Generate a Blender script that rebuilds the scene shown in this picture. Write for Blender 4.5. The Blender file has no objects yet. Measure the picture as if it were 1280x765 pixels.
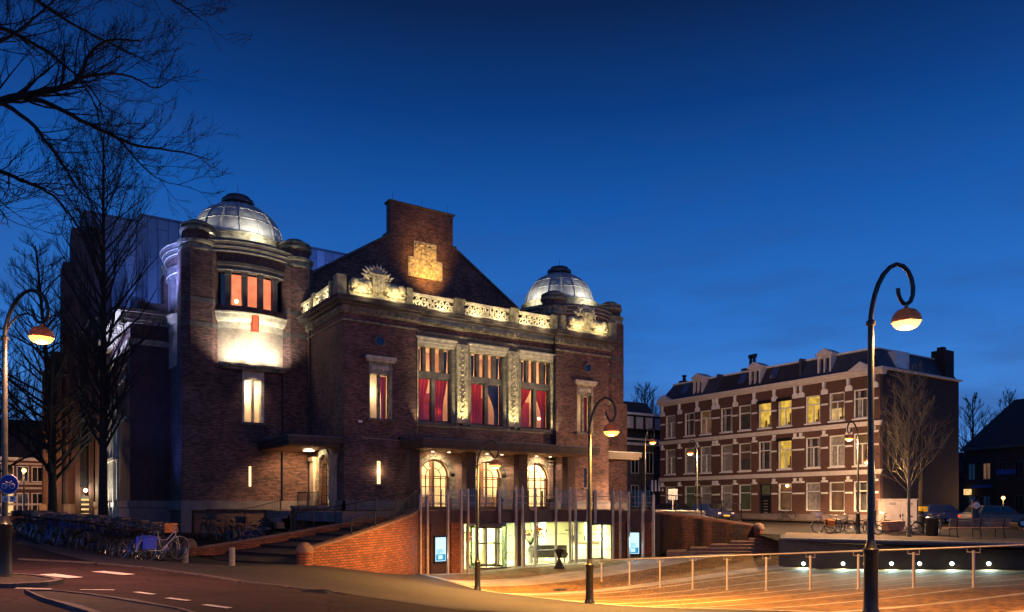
import bpy, bmesh, math, random
import numpy as np
from mathutils import Vector, Matrix
random.seed(7)
R = math.radians
S = bpy.context.scene
COL = S.collection

# ------------------------------------------------------------------ camera
FOC = 941.0
EYE = 1.55
FW = Vector((0.5563, 0.83098)).normalized()
RT = Vector((FW.y, -FW.x))
cam_d = bpy.data.cameras.new('camera')
cam = bpy.data.objects.new('camera', cam_d); COL.objects.link(cam)
cam.location = (0, 0, EYE)
cam.rotation_euler = (R(90), 0, math.atan2(FW.y, FW.x) - R(90))
cam_d.sensor_width = 36.0
cam_d.lens = 36.0 * FOC / 1280.0
cam_d.shift_y = (631 - 382.5) / 1280.0
cam_d.clip_start = 0.1
cam_d.clip_end = 3000
S.camera = cam

# ------------------------------------------------------------------ world: dusk sky after sunset
W = bpy.data.worlds.new('World'); S.world = W
W.use_nodes = True
nt = W.node_tree; nt.nodes.clear()
def wn(t, **k):
    n = nt.nodes.new(t)
    for a, b in k.items(): setattr(n, a, b)
    return n
tc = wn('ShaderNodeTexCoord')
sep = wn('ShaderNodeSeparateXYZ'); nt.links.new(tc.outputs['Generated'], sep.inputs[0])
ramp = wn('ShaderNodeValToRGB')
els = ramp.color_ramp.elements
els[0].position = 0.0; els[0].color = (0.085, 0.20, 0.50, 1)
els[1].position = 1.0; els[1].color = (0.002, 0.006, 0.03, 1)
for p, c in ((0.10, (0.045, 0.17, 0.48, 1)), (0.22, (0.018, 0.118, 0.41, 1)), (0.36, (0.006, 0.068, 0.285, 1)), (0.46, (0.0025, 0.032, 0.155, 1)), (0.55, (0.0025, 0.013, 0.060, 1)), (0.66, (0.001, 0.008, 0.045, 1))):
    e = els.new(p); e.color = c
nt.links.new(sep.outputs['Z'], ramp.inputs[0])
mp = wn('ShaderNodeMapping'); mp.inputs['Scale'].default_value = (1.2, 2.2, 9.0); mp.inputs['Rotation'].default_value = (0.0, 0.12, 0.5)
nt.links.new(tc.outputs['Generated'], mp.inputs[0])
nz = wn('ShaderNodeTexNoise'); nz.inputs['Scale'].default_value = 2.3; nz.inputs['Detail'].default_value = 6; nz.inputs['Roughness'].default_value = 0.55
nt.links.new(mp.outputs[0], nz.inputs['Vector'])
cr = wn('ShaderNodeValToRGB'); cr.color_ramp.elements[0].position = 0.43; cr.color_ramp.elements[1].position = 0.70
cr.color_ramp.elements[0].color = (0, 0, 0, 1); cr.color_ramp.elements[1].color = (0.75, 0.75, 0.75, 1)
nt.links.new(nz.outputs[0], cr.inputs[0])
mx = wn('ShaderNodeMix', data_type='RGBA'); mx.inputs[7].default_value = (0.020, 0.045, 0.15, 1)
lowm = wn('ShaderNodeMapRange'); lowm.inputs[1].default_value = 0.0; lowm.inputs[2].default_value = 0.52; lowm.inputs[3].default_value = 1.0; lowm.inputs[4].default_value = 0.0
nt.links.new(sep.outputs['Z'], lowm.inputs[0])
mm = wn('ShaderNodeMath', operation='MULTIPLY'); nt.links.new(cr.outputs[0], mm.inputs[0]); nt.links.new(lowm.outputs[0], mm.inputs[1])
nt.links.new(mm.outputs[0], mx.inputs[0]); nt.links.new(ramp.outputs[0], mx.inputs[6])
bg = wn('ShaderNodeBackground'); bg.inputs[1].default_value = 0.53
nt.links.new(mx.outputs[2], bg.inputs[0])
wo = wn('ShaderNodeOutputWorld'); nt.links.new(bg.outputs[0], wo.inputs[0])

# the sun is below the horizon: an added violet fill stands in for afterglow on the front walls
sd = bpy.data.lights.new('dusk_fill', 'SUN'); sd.energy = 0.035; sd.angle = R(60); sd.color = (0.8, 0.72, 1.0)
so = bpy.data.objects.new('dusk_fill', sd); COL.objects.link(so); so.rotation_euler = Vector((0.55, 0.75, -0.45)).to_track_quat('-Z', 'Y').to_euler()

S.view_settings.view_transform = 'Standard'; S.view_settings.look = 'None'
S.view_settings.exposure = 1.4; S.view_settings.gamma = 1.0
S.render.engine = 'CYCLES'
S.cycles.use_denoising = True
S.cycles.use_light_tree = True
S.cycles.max_bounces = 6; S.cycles.diffuse_bounces = 3; S.cycles.glossy_bounces = 3; S.cycles.transmission_bounces = 6; S.cycles.transparent_max_bounces = 12
S.cycles.sample_clamp_indirect = 4.0
S.cycles.caustics_reflective = False; S.cycles.caustics_refractive = False

# ------------------------------------------------------------------ measuring helpers (pixel of the photo + a distance -> a point)
def pdir(px):
    t = (px - 640) / FOC
    return FW + RT * t
def PD(px, D, z=0.0):
    d = pdir(px); return Vector((d.x * D, d.y * D, z))
def zpy(py, D): return EYE + (631 - py) / FOC * D
def on_line(px, A, B):
    d = pdir(px); A = Vector(A[:2]); B = Vector(B[:2]); e = B - A
    den = d.x * e.y - d.y * e.x
    s = (A.x * e.y - A.y * e.x) / den
    return d * s

# ------------------------------------------------------------------ materials
MATS = {}
def new_mat(name):
    m = bpy.data.materials.new(name); m.use_nodes = True
    t = m.node_tree; b = t.nodes['Principled BSDF']
    MATS[name] = m
    return m, t, b
def plain(name, col, rough=0.6, metal=0.0, noise=0.25, scale=3.0, bump=0.0, spec=0.5):
    m, t, b = new_mat(name)
    g = t.nodes.new('ShaderNodeNewGeometry')
    n = t.nodes.new('ShaderNodeTexNoise'); n.inputs['Scale'].default_value = scale; n.inputs['Detail'].default_value = 5
    t.links.new(g.outputs['Position'], n.inputs['Vector'])
    r = t.nodes.new('ShaderNodeMapRange'); r.inputs[1].default_value = 0.3; r.inputs[2].default_value = 0.7
    r.inputs[3].default_value = 1 - noise; r.inputs[4].default_value = 1 + noise
    t.links.new(n.outputs[0], r.inputs[0])
    v = t.nodes.new('ShaderNodeVectorMath'); v.operation = 'SCALE'; v.inputs[0].default_value = col
    t.links.new(r.outputs[0], v.inputs['Scale'])
    t.links.new(v.outputs[0], b.inputs['Base Color'])
    b.inputs['Roughness'].default_value = rough; b.inputs['Metallic'].default_value = metal
    b.inputs['Specular IOR Level'].default_value = spec
    if bump:
        n2 = t.nodes.new('ShaderNodeTexNoise'); n2.inputs['Scale'].default_value = scale * 6; n2.inputs['Detail'].default_value = 4
        t.links.new(g.outputs['Position'], n2.inputs['Vector'])
        bm_ = t.nodes.new('ShaderNodeBump'); bm_.inputs['Strength'].default_value = bump; bm_.inputs['Distance'].default_value = 0.02
        t.links.new(n2.outputs[0], bm_.inputs['Height']); t.links.new(bm_.outputs[0], b.inputs['Normal'])
    return m
def wall_uv(t):
    """u along the wall (true normal x up), v = height, so courses stay level on every face"""
    g = t.nodes.new('ShaderNodeNewGeometry')
    c = t.nodes.new('ShaderNodeVectorMath'); c.operation = 'CROSS_PRODUCT'; c.inputs[0].default_value = (0, 0, 1)
    t.links.new(g.outputs['True Normal'], c.inputs[1])
    nn = t.nodes.new('ShaderNodeVectorMath'); nn.operation = 'NORMALIZE'; t.links.new(c.outputs[0], nn.inputs[0])
    d = t.nodes.new('ShaderNodeVectorMath'); d.operation = 'DOT_PRODUCT'
    t.links.new(g.outputs['Position'], d.inputs[0]); t.links.new(nn.outputs[0], d.inputs[1])
    s = t.nodes.new('ShaderNodeSeparateXYZ'); t.links.new(g.outputs['Position'], s.inputs[0])
    k = t.nodes.new('ShaderNodeCombineXYZ')
    t.links.new(d.outputs['Value'], k.inputs[0]); t.links.new(s.outputs[2], k.inputs[1])
    return g, k
def brick(name, c1, c2, mortar, bw=0.22, bh=0.075, ms=0.012, rough=0.85, flat=False, bump=0.6, var=0.35, weather=1.0):
    m, t, b = new_mat(name)
    if flat:
        g = t.nodes.new('ShaderNodeNewGeometry'); vec = g.outputs['Position']
    else:
        g, k = wall_uv(t); vec = k.outputs[0]
    br = t.nodes.new('ShaderNodeTexBrick')
    br.inputs['Scale'].default_value = 1.0
    br.inputs['Brick Width'].default_value = bw; br.inputs['Row Height'].default_value = bh
    br.inputs['Mortar Size'].default_value = ms; br.inputs['Mortar Smooth'].default_value = 0.3
    br.inputs['Color1'].default_value = (*c1, 1); br.inputs['Color2'].default_value = (*c2, 1); br.inputs['Mortar'].default_value = (*mortar, 1)
    t.links.new(vec, br.inputs['Vector'])
    n = t.nodes.new('ShaderNodeTexNoise'); n.inputs['Scale'].default_value = 0.7 * weather; n.inputs['Detail'].default_value = 8; n.inputs['Roughness'].default_value = 0.7
    t.links.new(g.outputs['Position'], n.inputs['Vector'])
    r = t.nodes.new('ShaderNodeMapRange'); r.inputs[1].default_value = 0.3; r.inputs[2].default_value = 0.7
    r.inputs[3].default_value = 1 - var; r.inputs[4].default_value = 1 + var
    t.links.new(n.outputs[0], r.inputs[0])
    v = t.nodes.new('ShaderNodeVectorMath'); v.operation = 'SCALE'
    t.links.new(br.outputs['Color'], v.inputs[0]); t.links.new(r.outputs[0], v.inputs['Scale'])
    t.links.new(v.outputs[0], b.inputs['Base Color'])
    b.inputs['Roughness'].default_value = rough
    bp = t.nodes.new('ShaderNodeBump'); bp.inputs['Strength'].default_value = bump; bp.inputs['Distance'].default_value = 0.012; bp.invert = True
    t.links.new(br.outputs['Fac'], bp.inputs['Height']); t.links.new(bp.outputs[0], b.inputs['Normal'])
    return m
def emit(name, col, strength, noise=0.0, scale=2.0):
    m, t, b = new_mat(name)
    b.inputs['Base Color'].default_value = (*[min(c, 1) * 0.12 for c in col], 1)
    b.inputs['Emission Color'].default_value = (*col, 1); b.inputs['Emission Strength'].default_value = strength
    if noise:
        g = t.nodes.new('ShaderNodeNewGeometry')
        n = t.nodes.new('ShaderNodeTexNoise'); n.inputs['Scale'].default_value = scale; n.inputs['Detail'].default_value = 2
        t.links.new(g.outputs['Position'], n.inputs['Vector'])
        r = t.nodes.new('ShaderNodeMapRange'); r.inputs[1].default_value = 0.3; r.inputs[2].default_value = 0.7
        r.inputs[3].default_value = strength * (1 - noise); r.inputs[4].default_value = strength * (1 + noise)
        t.links.new(n.outputs[0], r.inputs[0]); t.links.new(r.outputs[0], b.inputs['Emission Strength'])
    return m
def glass(name, tint=(0.9, 0.95, 0.95), refl=0.12, rough=0.02):
    m, t, b = new_mat(name)
    t.nodes.remove(b)
    tr = t.nodes.new('ShaderNodeBsdfTransparent'); tr.inputs[0].default_value = (*tint, 1)
    gl = t.nodes.new('ShaderNodeBsdfGlossy'); gl.inputs['Roughness'].default_value = rough
    fr = t.nodes.new('ShaderNodeLayerWeight'); fr.inputs[0].default_value = 0.5
    pw = t.nodes.new('ShaderNodeMath'); pw.operation = 'POWER'; pw.inputs[1].default_value = 4.0; t.links.new(fr.outputs['Facing'], pw.inputs[0])
    ad = t.nodes.new('ShaderNodeMath'); ad.operation = 'MULTIPLY_ADD'; ad.inputs[1].default_value = 0.35; ad.inputs[2].default_value = refl * 0.3; ad.use_clamp = True
    t.links.new(pw.outputs[0], ad.inputs[0])
    mx_ = t.nodes.new('ShaderNodeMixShader'); t.links.new(ad.outputs[0], mx_.inputs[0])
    t.links.new(tr.outputs[0], mx_.inputs[1]); t.links.new(gl.outputs[0], mx_.inputs[2])
    t.links.new(mx_.outputs[0], t.nodes['Material Output'].inputs['Surface'])
    return m

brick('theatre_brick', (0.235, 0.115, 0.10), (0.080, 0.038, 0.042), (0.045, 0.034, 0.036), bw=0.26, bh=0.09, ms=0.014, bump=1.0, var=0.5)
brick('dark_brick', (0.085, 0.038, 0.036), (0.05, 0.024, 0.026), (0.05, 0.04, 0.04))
brick('base_brick', (0.13, 0.05, 0.035), (0.07, 0.03, 0.025), (0.15, 0.11, 0.09), bw=0.24, bh=0.11, ms=0.016)
brick('lit_brick', (0.50, 0.40, 0.33), (0.38, 0.29, 0.24), (0.30, 0.26, 0.22), bh=0.07, ms=0.010, bump=1.0)  # paler copy of the wall brick, floodlight put into the colour
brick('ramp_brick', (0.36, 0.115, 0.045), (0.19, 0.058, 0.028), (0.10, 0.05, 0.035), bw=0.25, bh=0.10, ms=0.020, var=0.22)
brick('house_brick', (0.13, 0.052, 0.038), (0.085, 0.034, 0.028), (0.14, 0.09, 0.07), bh=0.08, ms=0.012, var=0.2)
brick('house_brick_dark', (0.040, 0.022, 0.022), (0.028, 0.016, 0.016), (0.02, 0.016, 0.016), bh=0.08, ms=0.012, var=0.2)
brick('pink_brick', (0.48, 0.30, 0.23), (0.34, 0.20, 0.155), (0.22, 0.16, 0.13), bh=0.08, ms=0.012, bump=0.8)
brick('stone_blocks', (0.27, 0.24, 0.18), (0.16, 0.145, 0.12), (0.10, 0.09, 0.075), bw=0.55, bh=0.25, ms=0.012, rough=0.75, var=0.45, weather=3.0)
plain('stone', (0.25, 0.225, 0.165), 0.8, noise=0.55, scale=3.5, bump=0.8)
plain('carved_stone', (0.50, 0.44, 0.30), 0.8, noise=0.55, scale=5.0, bump=1.0)
plain('stone_light', (0.55, 0.50, 0.40), 0.75, noise=0.3, scale=3.5, bump=0.4)
plain('stone_dark', (0.10, 0.085, 0.085), 0.75, noise=0.45, scale=2.0, bump=0.4)
plain('plinth_stone', (0.17, 0.135, 0.135), 0.8, noise=0.25, scale=1.5, bump=0.3)
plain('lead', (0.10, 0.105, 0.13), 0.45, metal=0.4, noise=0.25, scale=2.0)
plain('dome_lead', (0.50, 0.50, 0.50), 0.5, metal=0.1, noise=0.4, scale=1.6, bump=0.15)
plain('dome_rib', (0.45, 0.45, 0.46), 0.5, metal=0.1, noise=0.2)
plain('roof_tile', (0.045, 0.035, 0.04), 0.7, noise=0.3, scale=4)
plain('slate', (0.055, 0.06, 0.085), 0.5, noise=0.3, scale=3)
plain('canopy_metal', (0.055, 0.026, 0.02), 0.6, noise=0.3, scale=2)
plain('canopy_soffit', (0.30, 0.17, 0.10), 0.6, noise=0.1)
plain('cream_plaster', (0.75, 0.62, 0.45), 0.8, noise=0.08)
plain('pink_plaster', (0.72, 0.52, 0.38), 0.8, noise=0.08)
plain('lobby_wall', (0.78, 0.76, 0.55), 0.8, noise=0.06, scale=1.0)
plain('lobby_green', (0.35, 0.45, 0.38), 0.5, noise=0.1)
plain('lobby_floor', (0.45, 0.42, 0.35), 0.25, noise=0.15)
plain('red_curtain', (0.42, 0.035, 0.03), 0.8, noise=0.2, scale=4)
plain('red_wood', (0.30, 0.05, 0.03), 0.5, noise=0.2)
plain('wood_frame', (0.09, 0.040, 0.018), 0.5, noise=0.2)
plain('dark_frame', (0.05, 0.04, 0.045), 0.5, noise=0.2)
plain('white_paint', (0.80, 0.78, 0.76), 0.5, noise=0.12, scale=4)
plain('cream_paint', (0.66, 0.60, 0.58), 0.55, noise=0.12, scale=4)
plain('iron', (0.02, 0.02, 0.022), 0.4, metal=0.5, noise=0.2)
plain('steel', (0.50, 0.47, 0.48), 0.38, metal=0.75, noise=0.12)
plain('pole_steel', (0.46, 0.40, 0.37), 0.55, metal=0.05, noise=0.15)
plain('lamp_green', (0.035, 0.04, 0.035), 0.35, metal=0.3, noise=0.25, scale=8)
plain('lamp_shade_metal', (0.20, 0.09, 0.04), 0.4, metal=0.3, noise=0.2)
plain('rubber', (0.012, 0.012, 0.013), 0.7, noise=0.1)
plain('chrome', (0.6, 0.6, 0.62), 0.2, metal=0.9, noise=0.05)
plain('black_paint', (0.015, 0.015, 0.018), 0.3, noise=0.1)
plain('blue_paint', (0.02, 0.05, 0.30), 0.3, noise=0.1)
plain('blue_bag', (0.03, 0.07, 0.65), 0.6, noise=0.15, scale=12)
plain('red_paint', (0.35, 0.03, 0.02), 0.35, noise=0.1)
plain('orange_bag', (0.60, 0.22, 0.04), 0.7, noise=0.15)
plain('white_crate', (0.65, 0.62, 0.58), 0.6, noise=0.1)
plain('saddle_leather', (0.03, 0.02, 0.018), 0.5)
plain('earth', (0.035, 0.03, 0.022), 0.95, noise=0.4, scale=3, bump=0.7)
plain('granite', (0.28, 0.26, 0.24), 0.7, noise=0.3, scale=9, bump=0.3)
plain('kerb_stone', (0.10, 0.085, 0.08), 0.8, noise=0.35, scale=5, bump=0.3)
plain('granite_red', (0.22, 0.13, 0.09), 0.75, noise=0.25, scale=6, bump=0.4)
plain('road_paint', (0.72, 0.70, 0.66), 0.6, noise=0.3, scale=6)
plain('basalt', (0.035, 0.037, 0.042), 0.45, noise=0.3, scale=2.5, bump=0.2)
plain('bark', (0.020, 0.015, 0.012), 0.9, noise=0.35, scale=6, bump=0.8)
plain('bark_lit', (0.26, 0.22, 0.13), 0.85, noise=0.35, scale=6, bump=0.5)  # paler copy of bark, lamp light put into its colour
plain('twig', (0.018, 0.013, 0.012), 0.9, noise=0.2)
plain('plank', (0.30, 0.17, 0.10), 0.7, noise=0.3, scale=5)
plain('cabinet', (0.60, 0.50, 0.46), 0.6, noise=0.12, scale=2)
plain('sofa', (0.05, 0.045, 0.04), 0.6)
plain('petal', (0.75, 0.18, 0.12), 0.6)
plain('leaf_yellow', (0.65, 0.5, 0.08), 0.6)
plain('car_dark', (0.02, 0.025, 0.09), 0.25, noise=0.05)
plain('car_grey', (0.10, 0.10, 0.11), 0.3, metal=0.3, noise=0.05)
plain('sign_white', (0.75, 0.75, 0.75), 0.4, noise=0.03)
plain('sign_blue', (0.012, 0.045, 0.36), 0.35, noise=0.05)
plain('sign_red', (0.55, 0.03, 0.03), 0.4, noise=0.05)
plain('sign_yellow', (0.75, 0.45, 0.02), 0.4, noise=0.05)
brick('pavers', (0.027, 0.018, 0.021), (0.018, 0.013, 0.016), (0.02, 0.018, 0.02), bw=0.3, bh=0.3, ms=0.012, flat=True, var=0.25, bump=0.4)
brick('street_klinker', (0.11, 0.06, 0.04), (0.08, 0.045, 0.035), (0.06, 0.05, 0.04), bw=0.2, bh=0.1, ms=0.01, flat=True, var=0.25, bump=0.5)
glass('clear_glass')
glass('green_glass', tint=(0.62, 0.78, 0.60), refl=0.2)
glass('rail_glass', tint=(0.90, 0.94, 0.94), refl=0.1)
glass('window_glass', tint=(0.92, 0.92, 0.9), refl=0.15)
m, t, b = new_mat('dark_pane')
b.inputs['Base Color'].default_value = (0.012, 0.014, 0.02, 1); b.inputs['Roughness'].default_value = 0.08; b.inputs['Specular IOR Level'].default_value = 0.8
# white marks and blinds glow by what is behind them
emit('lamp_sodium', (1.3, 0.42, 0.06), 1.9)
emit('lamp_sodium_near', (0.75, 0.46, 0.19), 1.0)
emit('lamp_warm', (1.0, 0.75, 0.42), 12)
emit('bay_glow', (1.0, 0.26, 0.11), 0.40, 0.2, 2)
emit('niche_glow', (1.0, 0.16, 0.06), 0.42)
emit('bay_bulb', (1.0, 0.62, 0.30), 12)
emit('room_yellow', (1.0, 0.62, 0.10), 0.32, 0.45, 2.5)
emit('room_cream', (1.0, 0.62, 0.24), 0.36, 0.4, 2.5)
emit('room_dim', (1.0, 0.5, 0.25), 0.045, 0.6, 2.0)
emit('room_green', (0.45, 0.42, 0.22), 0.022, 0.4, 2.0)
emit('slit_glow', (1.0, 0.66, 0.28), 0.9)
emit('spot_cool', (0.70, 1.0, 0.86), 6)
emit('screen_glow', (0.50, 0.82, 1.0), 0.55)
emit('screen_teal', (0.02, 0.30, 0.50), 0.4)
emit('downlight', (1.0, 0.75, 0.45), 2)
emit('lobby_strip', (1.0, 0.92, 0.45), 1.2)
emit('far_light', (1.0, 0.55, 0.15), 2)
# curtains behind panes, lit by the street and sky
plain('net_curtain', (0.62, 0.58, 0.60), 0.9, noise=0.35, scale=4)
plain('blind', (0.22, 0.15, 0.11), 0.9, noise=0.15, scale=2)

def translucent(name, col, mixf, rough=0.7):
    m, t, b = new_mat(name)
    b.inputs['Base Color'].default_value = (*col, 1); b.inputs['Roughness'].default_value = rough
    tl = t.nodes.new('ShaderNodeBsdfTranslucent'); tl.inputs[0].default_value = (*col, 1)
    q = t.nodes.new('ShaderNodeMixShader'); q.inputs[0].default_value = mixf
    t.links.new(b.outputs[0], q.inputs[1]); t.links.new(tl.outputs[0], q.inputs[2]); t.links.new(q.outputs[0], t.nodes['Material Output'].inputs['Surface'])
translucent('red_curtain', (0.40, 0.030, 0.008), 0.5)
plain('wine_panel', (0.30, 0.02, 0.03), 0.7)
plain('navy_curtain', (0.03, 0.03, 0.09), 0.8)
translucent('lamp_shade_metal', (0.42, 0.24, 0.10), 0.16, 0.3)
plain('room_plain', (0.14, 0.13, 0.15), 0.8, noise=0.4, scale=1.2)

# zinc cladding: vertical panels of uneven tone
m, t, b = new_mat('zinc_cladding')
g, k = wall_uv(t)
mpn = t.nodes.new('ShaderNodeMapping'); mpn.inputs['Rotation'].default_value = (0, 0, R(90)); t.links.new(k.outputs[0], mpn.inputs[0])
br = t.nodes.new('ShaderNodeTexBrick'); br.inputs['Scale'].default_value = 1; br.inputs['Brick Width'].default_value = 5.2; br.inputs['Row Height'].default_value = 0.85
br.inputs['Mortar Size'].default_value = 0.03; br.inputs['Color1'].default_value = (0.30, 0.33, 0.38, 1); br.inputs['Color2'].default_value = (0.10, 0.12, 0.15, 1); br.inputs['Mortar'].default_value = (0.06, 0.07, 0.10, 1)
t.links.new(mpn.outputs[0], br.inputs[0]); t.links.new(br.outputs[0], b.inputs['Base Color'])
b.inputs['Roughness'].default_value = 0.45; b.inputs['Metallic'].default_value = 0.3

def road(name, col, patch):
    m, t, b = new_mat(name)
    g = t.nodes.new('ShaderNodeNewGeometry')
    def N(kind, sc, **k):
        n = t.nodes.new(kind); n.inputs['Scale'].default_value = sc; t.links.new(g.outputs['Position'], n.inputs['Vector'])
        for a_, v_ in k.items():
            if a_ in n.inputs: n.inputs[a_].default_value = v_
        return n
    big = N('ShaderNodeTexNoise', 0.35, Detail=6, Roughness=0.65); fine = N('ShaderNodeTexNoise', 14, Detail=6, Roughness=0.8)
    vor = t.nodes.new('ShaderNodeTexVoronoi'); vor.feature = 'DISTANCE_TO_EDGE'; vor.inputs['Scale'].default_value = 0.42; 
    wv = t.nodes.new('ShaderNodeVectorMath'); wv.operation = 'ADD'; dn = N('ShaderNodeTexNoise', 1.2, Detail=5)
    t.links.new(g.outputs['Position'], wv.inputs[0]); t.links.new(dn.outputs['Color'], wv.inputs[1]); t.links.new(wv.outputs[0], vor.inputs['Vector'])
    cell = t.nodes.new('ShaderNodeTexVoronoi'); cell.inputs['Scale'].default_value = 0.16; t.links.new(wv.outputs[0], cell.inputs['Vector'])
    def mr(src, a0, a1, b0, b1):
        r = t.nodes.new('ShaderNodeMapRange'); r.inputs[1].default_value = a0; r.inputs[2].default_value = a1; r.inputs[3].default_value = b0; r.inputs[4].default_value = b1; t.links.new(src, r.inputs[0]); return r.outputs[0]
    def mul(p, q):
        n = t.nodes.new('ShaderNodeMath'); n.operation = 'MULTIPLY'; t.links.new(p, n.inputs[0]); t.links.new(q, n.inputs[1]); return n.outputs[0]
    sc = t.nodes.new('ShaderNodeSeparateColor'); t.links.new(cell.outputs['Color'], sc.inputs[0])
    f = mul(mul(mr(big.outputs[0], .32, .68, .55, 1.5), mr(fine.outputs[0], .3, .7, .6, 1.4)), mul(mr(vor.outputs['Distance'], 0, .018, .45, 1.0), mr(sc.outputs[0], 0, 1, 1 - patch, 1 + patch)))
    v = t.nodes.new('ShaderNodeVectorMath'); v.operation = 'SCALE'; v.inputs[0].default_value = col; t.links.new(f, v.inputs['Scale']); t.links.new(v.outputs[0], b.inputs['Base Color'])
    b.inputs['Roughness'].default_value = 0.9; b.inputs['Specular IOR Level'].default_value = 0.15
    bp = t.nodes.new('ShaderNodeBump'); bp.inputs['Strength'].default_value = 0.6; bp.inputs['Distance'].default_value = 0.01; t.links.new(fine.outputs[0], bp.inputs['Height']); t.links.new(bp.outputs[0], b.inputs['Normal'])
road('asphalt', (0.013, 0.0085, 0.010), 0.3)
road('red_asphalt', (0.040, 0.024, 0.026), 0.4)

# plaza paving: clinker field with thin pale stone lines and broad grey bands
m, t, b = new_mat('plaza_paving')
g = t.nodes.new('ShaderNodeNewGeometry')
br = t.nodes.new('ShaderNodeTexBrick'); br.inputs['Scale'].default_value = 1; br.inputs['Brick Width'].default_value = 0.21; br.inputs['Row Height'].default_value = 0.105; br.inputs['Mortar Size'].default_value = 0.012
br.inputs['Color1'].default_value = (0.36, 0.175, 0.028, 1); br.inputs['Color2'].default_value = (0.13, 0.062, 0.014, 1); br.inputs['Mortar'].default_value = (0.05, 0.04, 0.03, 1)
t.links.new(g.outputs['Position'], br.inputs[0])
sp = t.nodes.new('ShaderNodeSeparateXYZ'); t.links.new(g.outputs['Position'], sp.inputs[0])
def M(op, a, bb=None, cl=False):
    n = t.nodes.new('ShaderNodeMath'); n.operation = op; n.use_clamp = cl
    for i, x in enumerate((a, bb)):
        if x is None: continue
        if isinstance(x, (int, float)): n.inputs[i].default_value = x
        else: t.links.new(x, n.inputs[i])
    return n.outputs[0]
fr_ = M('FRACT', M('DIVIDE', M('ADD', sp.outputs[1], 40.0), 1.9))
line = M('LESS_THAN', fr_, 0.11)
broad = M('GREATER_THAN', M('FRACT', M('DIVIDE', sp.outputs[1], 5.6)), 0.55)
farm = M('GREATER_THAN', sp.outputs[1], 21.5)
band = M('MULTIPLY', broad, farm)
nb = t.nodes.new('ShaderNodeTexBrick'); nb.inputs['Scale'].default_value = 1; nb.inputs['Brick Width'].default_value = 0.9; nb.inputs['Row Height'].default_value = 0.6; nb.inputs['Mortar Size'].default_value = 0.012
nb.inputs['Color1'].default_value = (0.46, 0.40, 0.36, 1); nb.inputs['Color2'].default_value = (0.34, 0.29, 0.27, 1); nb.inputs['Mortar'].default_value = (0.07, 0.06, 0.055, 1)
t.links.new(g.outputs['Position'], nb.inputs[0])
allm = M('MAXIMUM', M('MULTIPLY', line, M('SUBTRACT', 1.0, farm)), band)
mxn = t.nodes.new('ShaderNodeMix'); mxn.data_type = 'RGBA'
t.links.new(allm, mxn.inputs[0]); t.links.new(br.outputs[0], mxn.inputs[6]); t.links.new(nb.outputs[0], mxn.inputs[7])
nn_ = t.nodes.new('ShaderNodeTexNoise'); nn_.inputs['Scale'].default_value = 0.6; nn_.inputs['Detail'].default_value = 8
t.links.new(g.outputs['Position'], nn_.inputs[0])
rr = t.nodes.new('ShaderNodeMapRange'); rr.inputs[1].default_value = 0.3; rr.inputs[2].default_value = 0.7; rr.inputs[3].default_value = 0.65; rr.inputs[4].default_value = 1.35
t.links.new(nn_.outputs[0], rr.inputs[0])
vs = t.nodes.new('ShaderNodeVectorMath'); vs.operation = 'SCALE'; t.links.new(mxn.outputs[2], vs.inputs[0]); t.links.new(rr.outputs[0], vs.inputs['Scale'])
t.links.new(vs.outputs[0], b.inputs['Base Color']); b.inputs['Roughness'].default_value = 0.8; b.inputs['Specular IOR Level'].default_value = 0.25
bp = t.nodes.new('ShaderNodeBump'); bp.invert = True; bp.inputs['Strength'].default_value = 0.5; bp.inputs['Distance'].default_value = 0.01
t.links.new(br.outputs['Fac'], bp.inputs['Height']); t.links.new(bp.outputs[0], b.inputs['Normal'])

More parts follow.
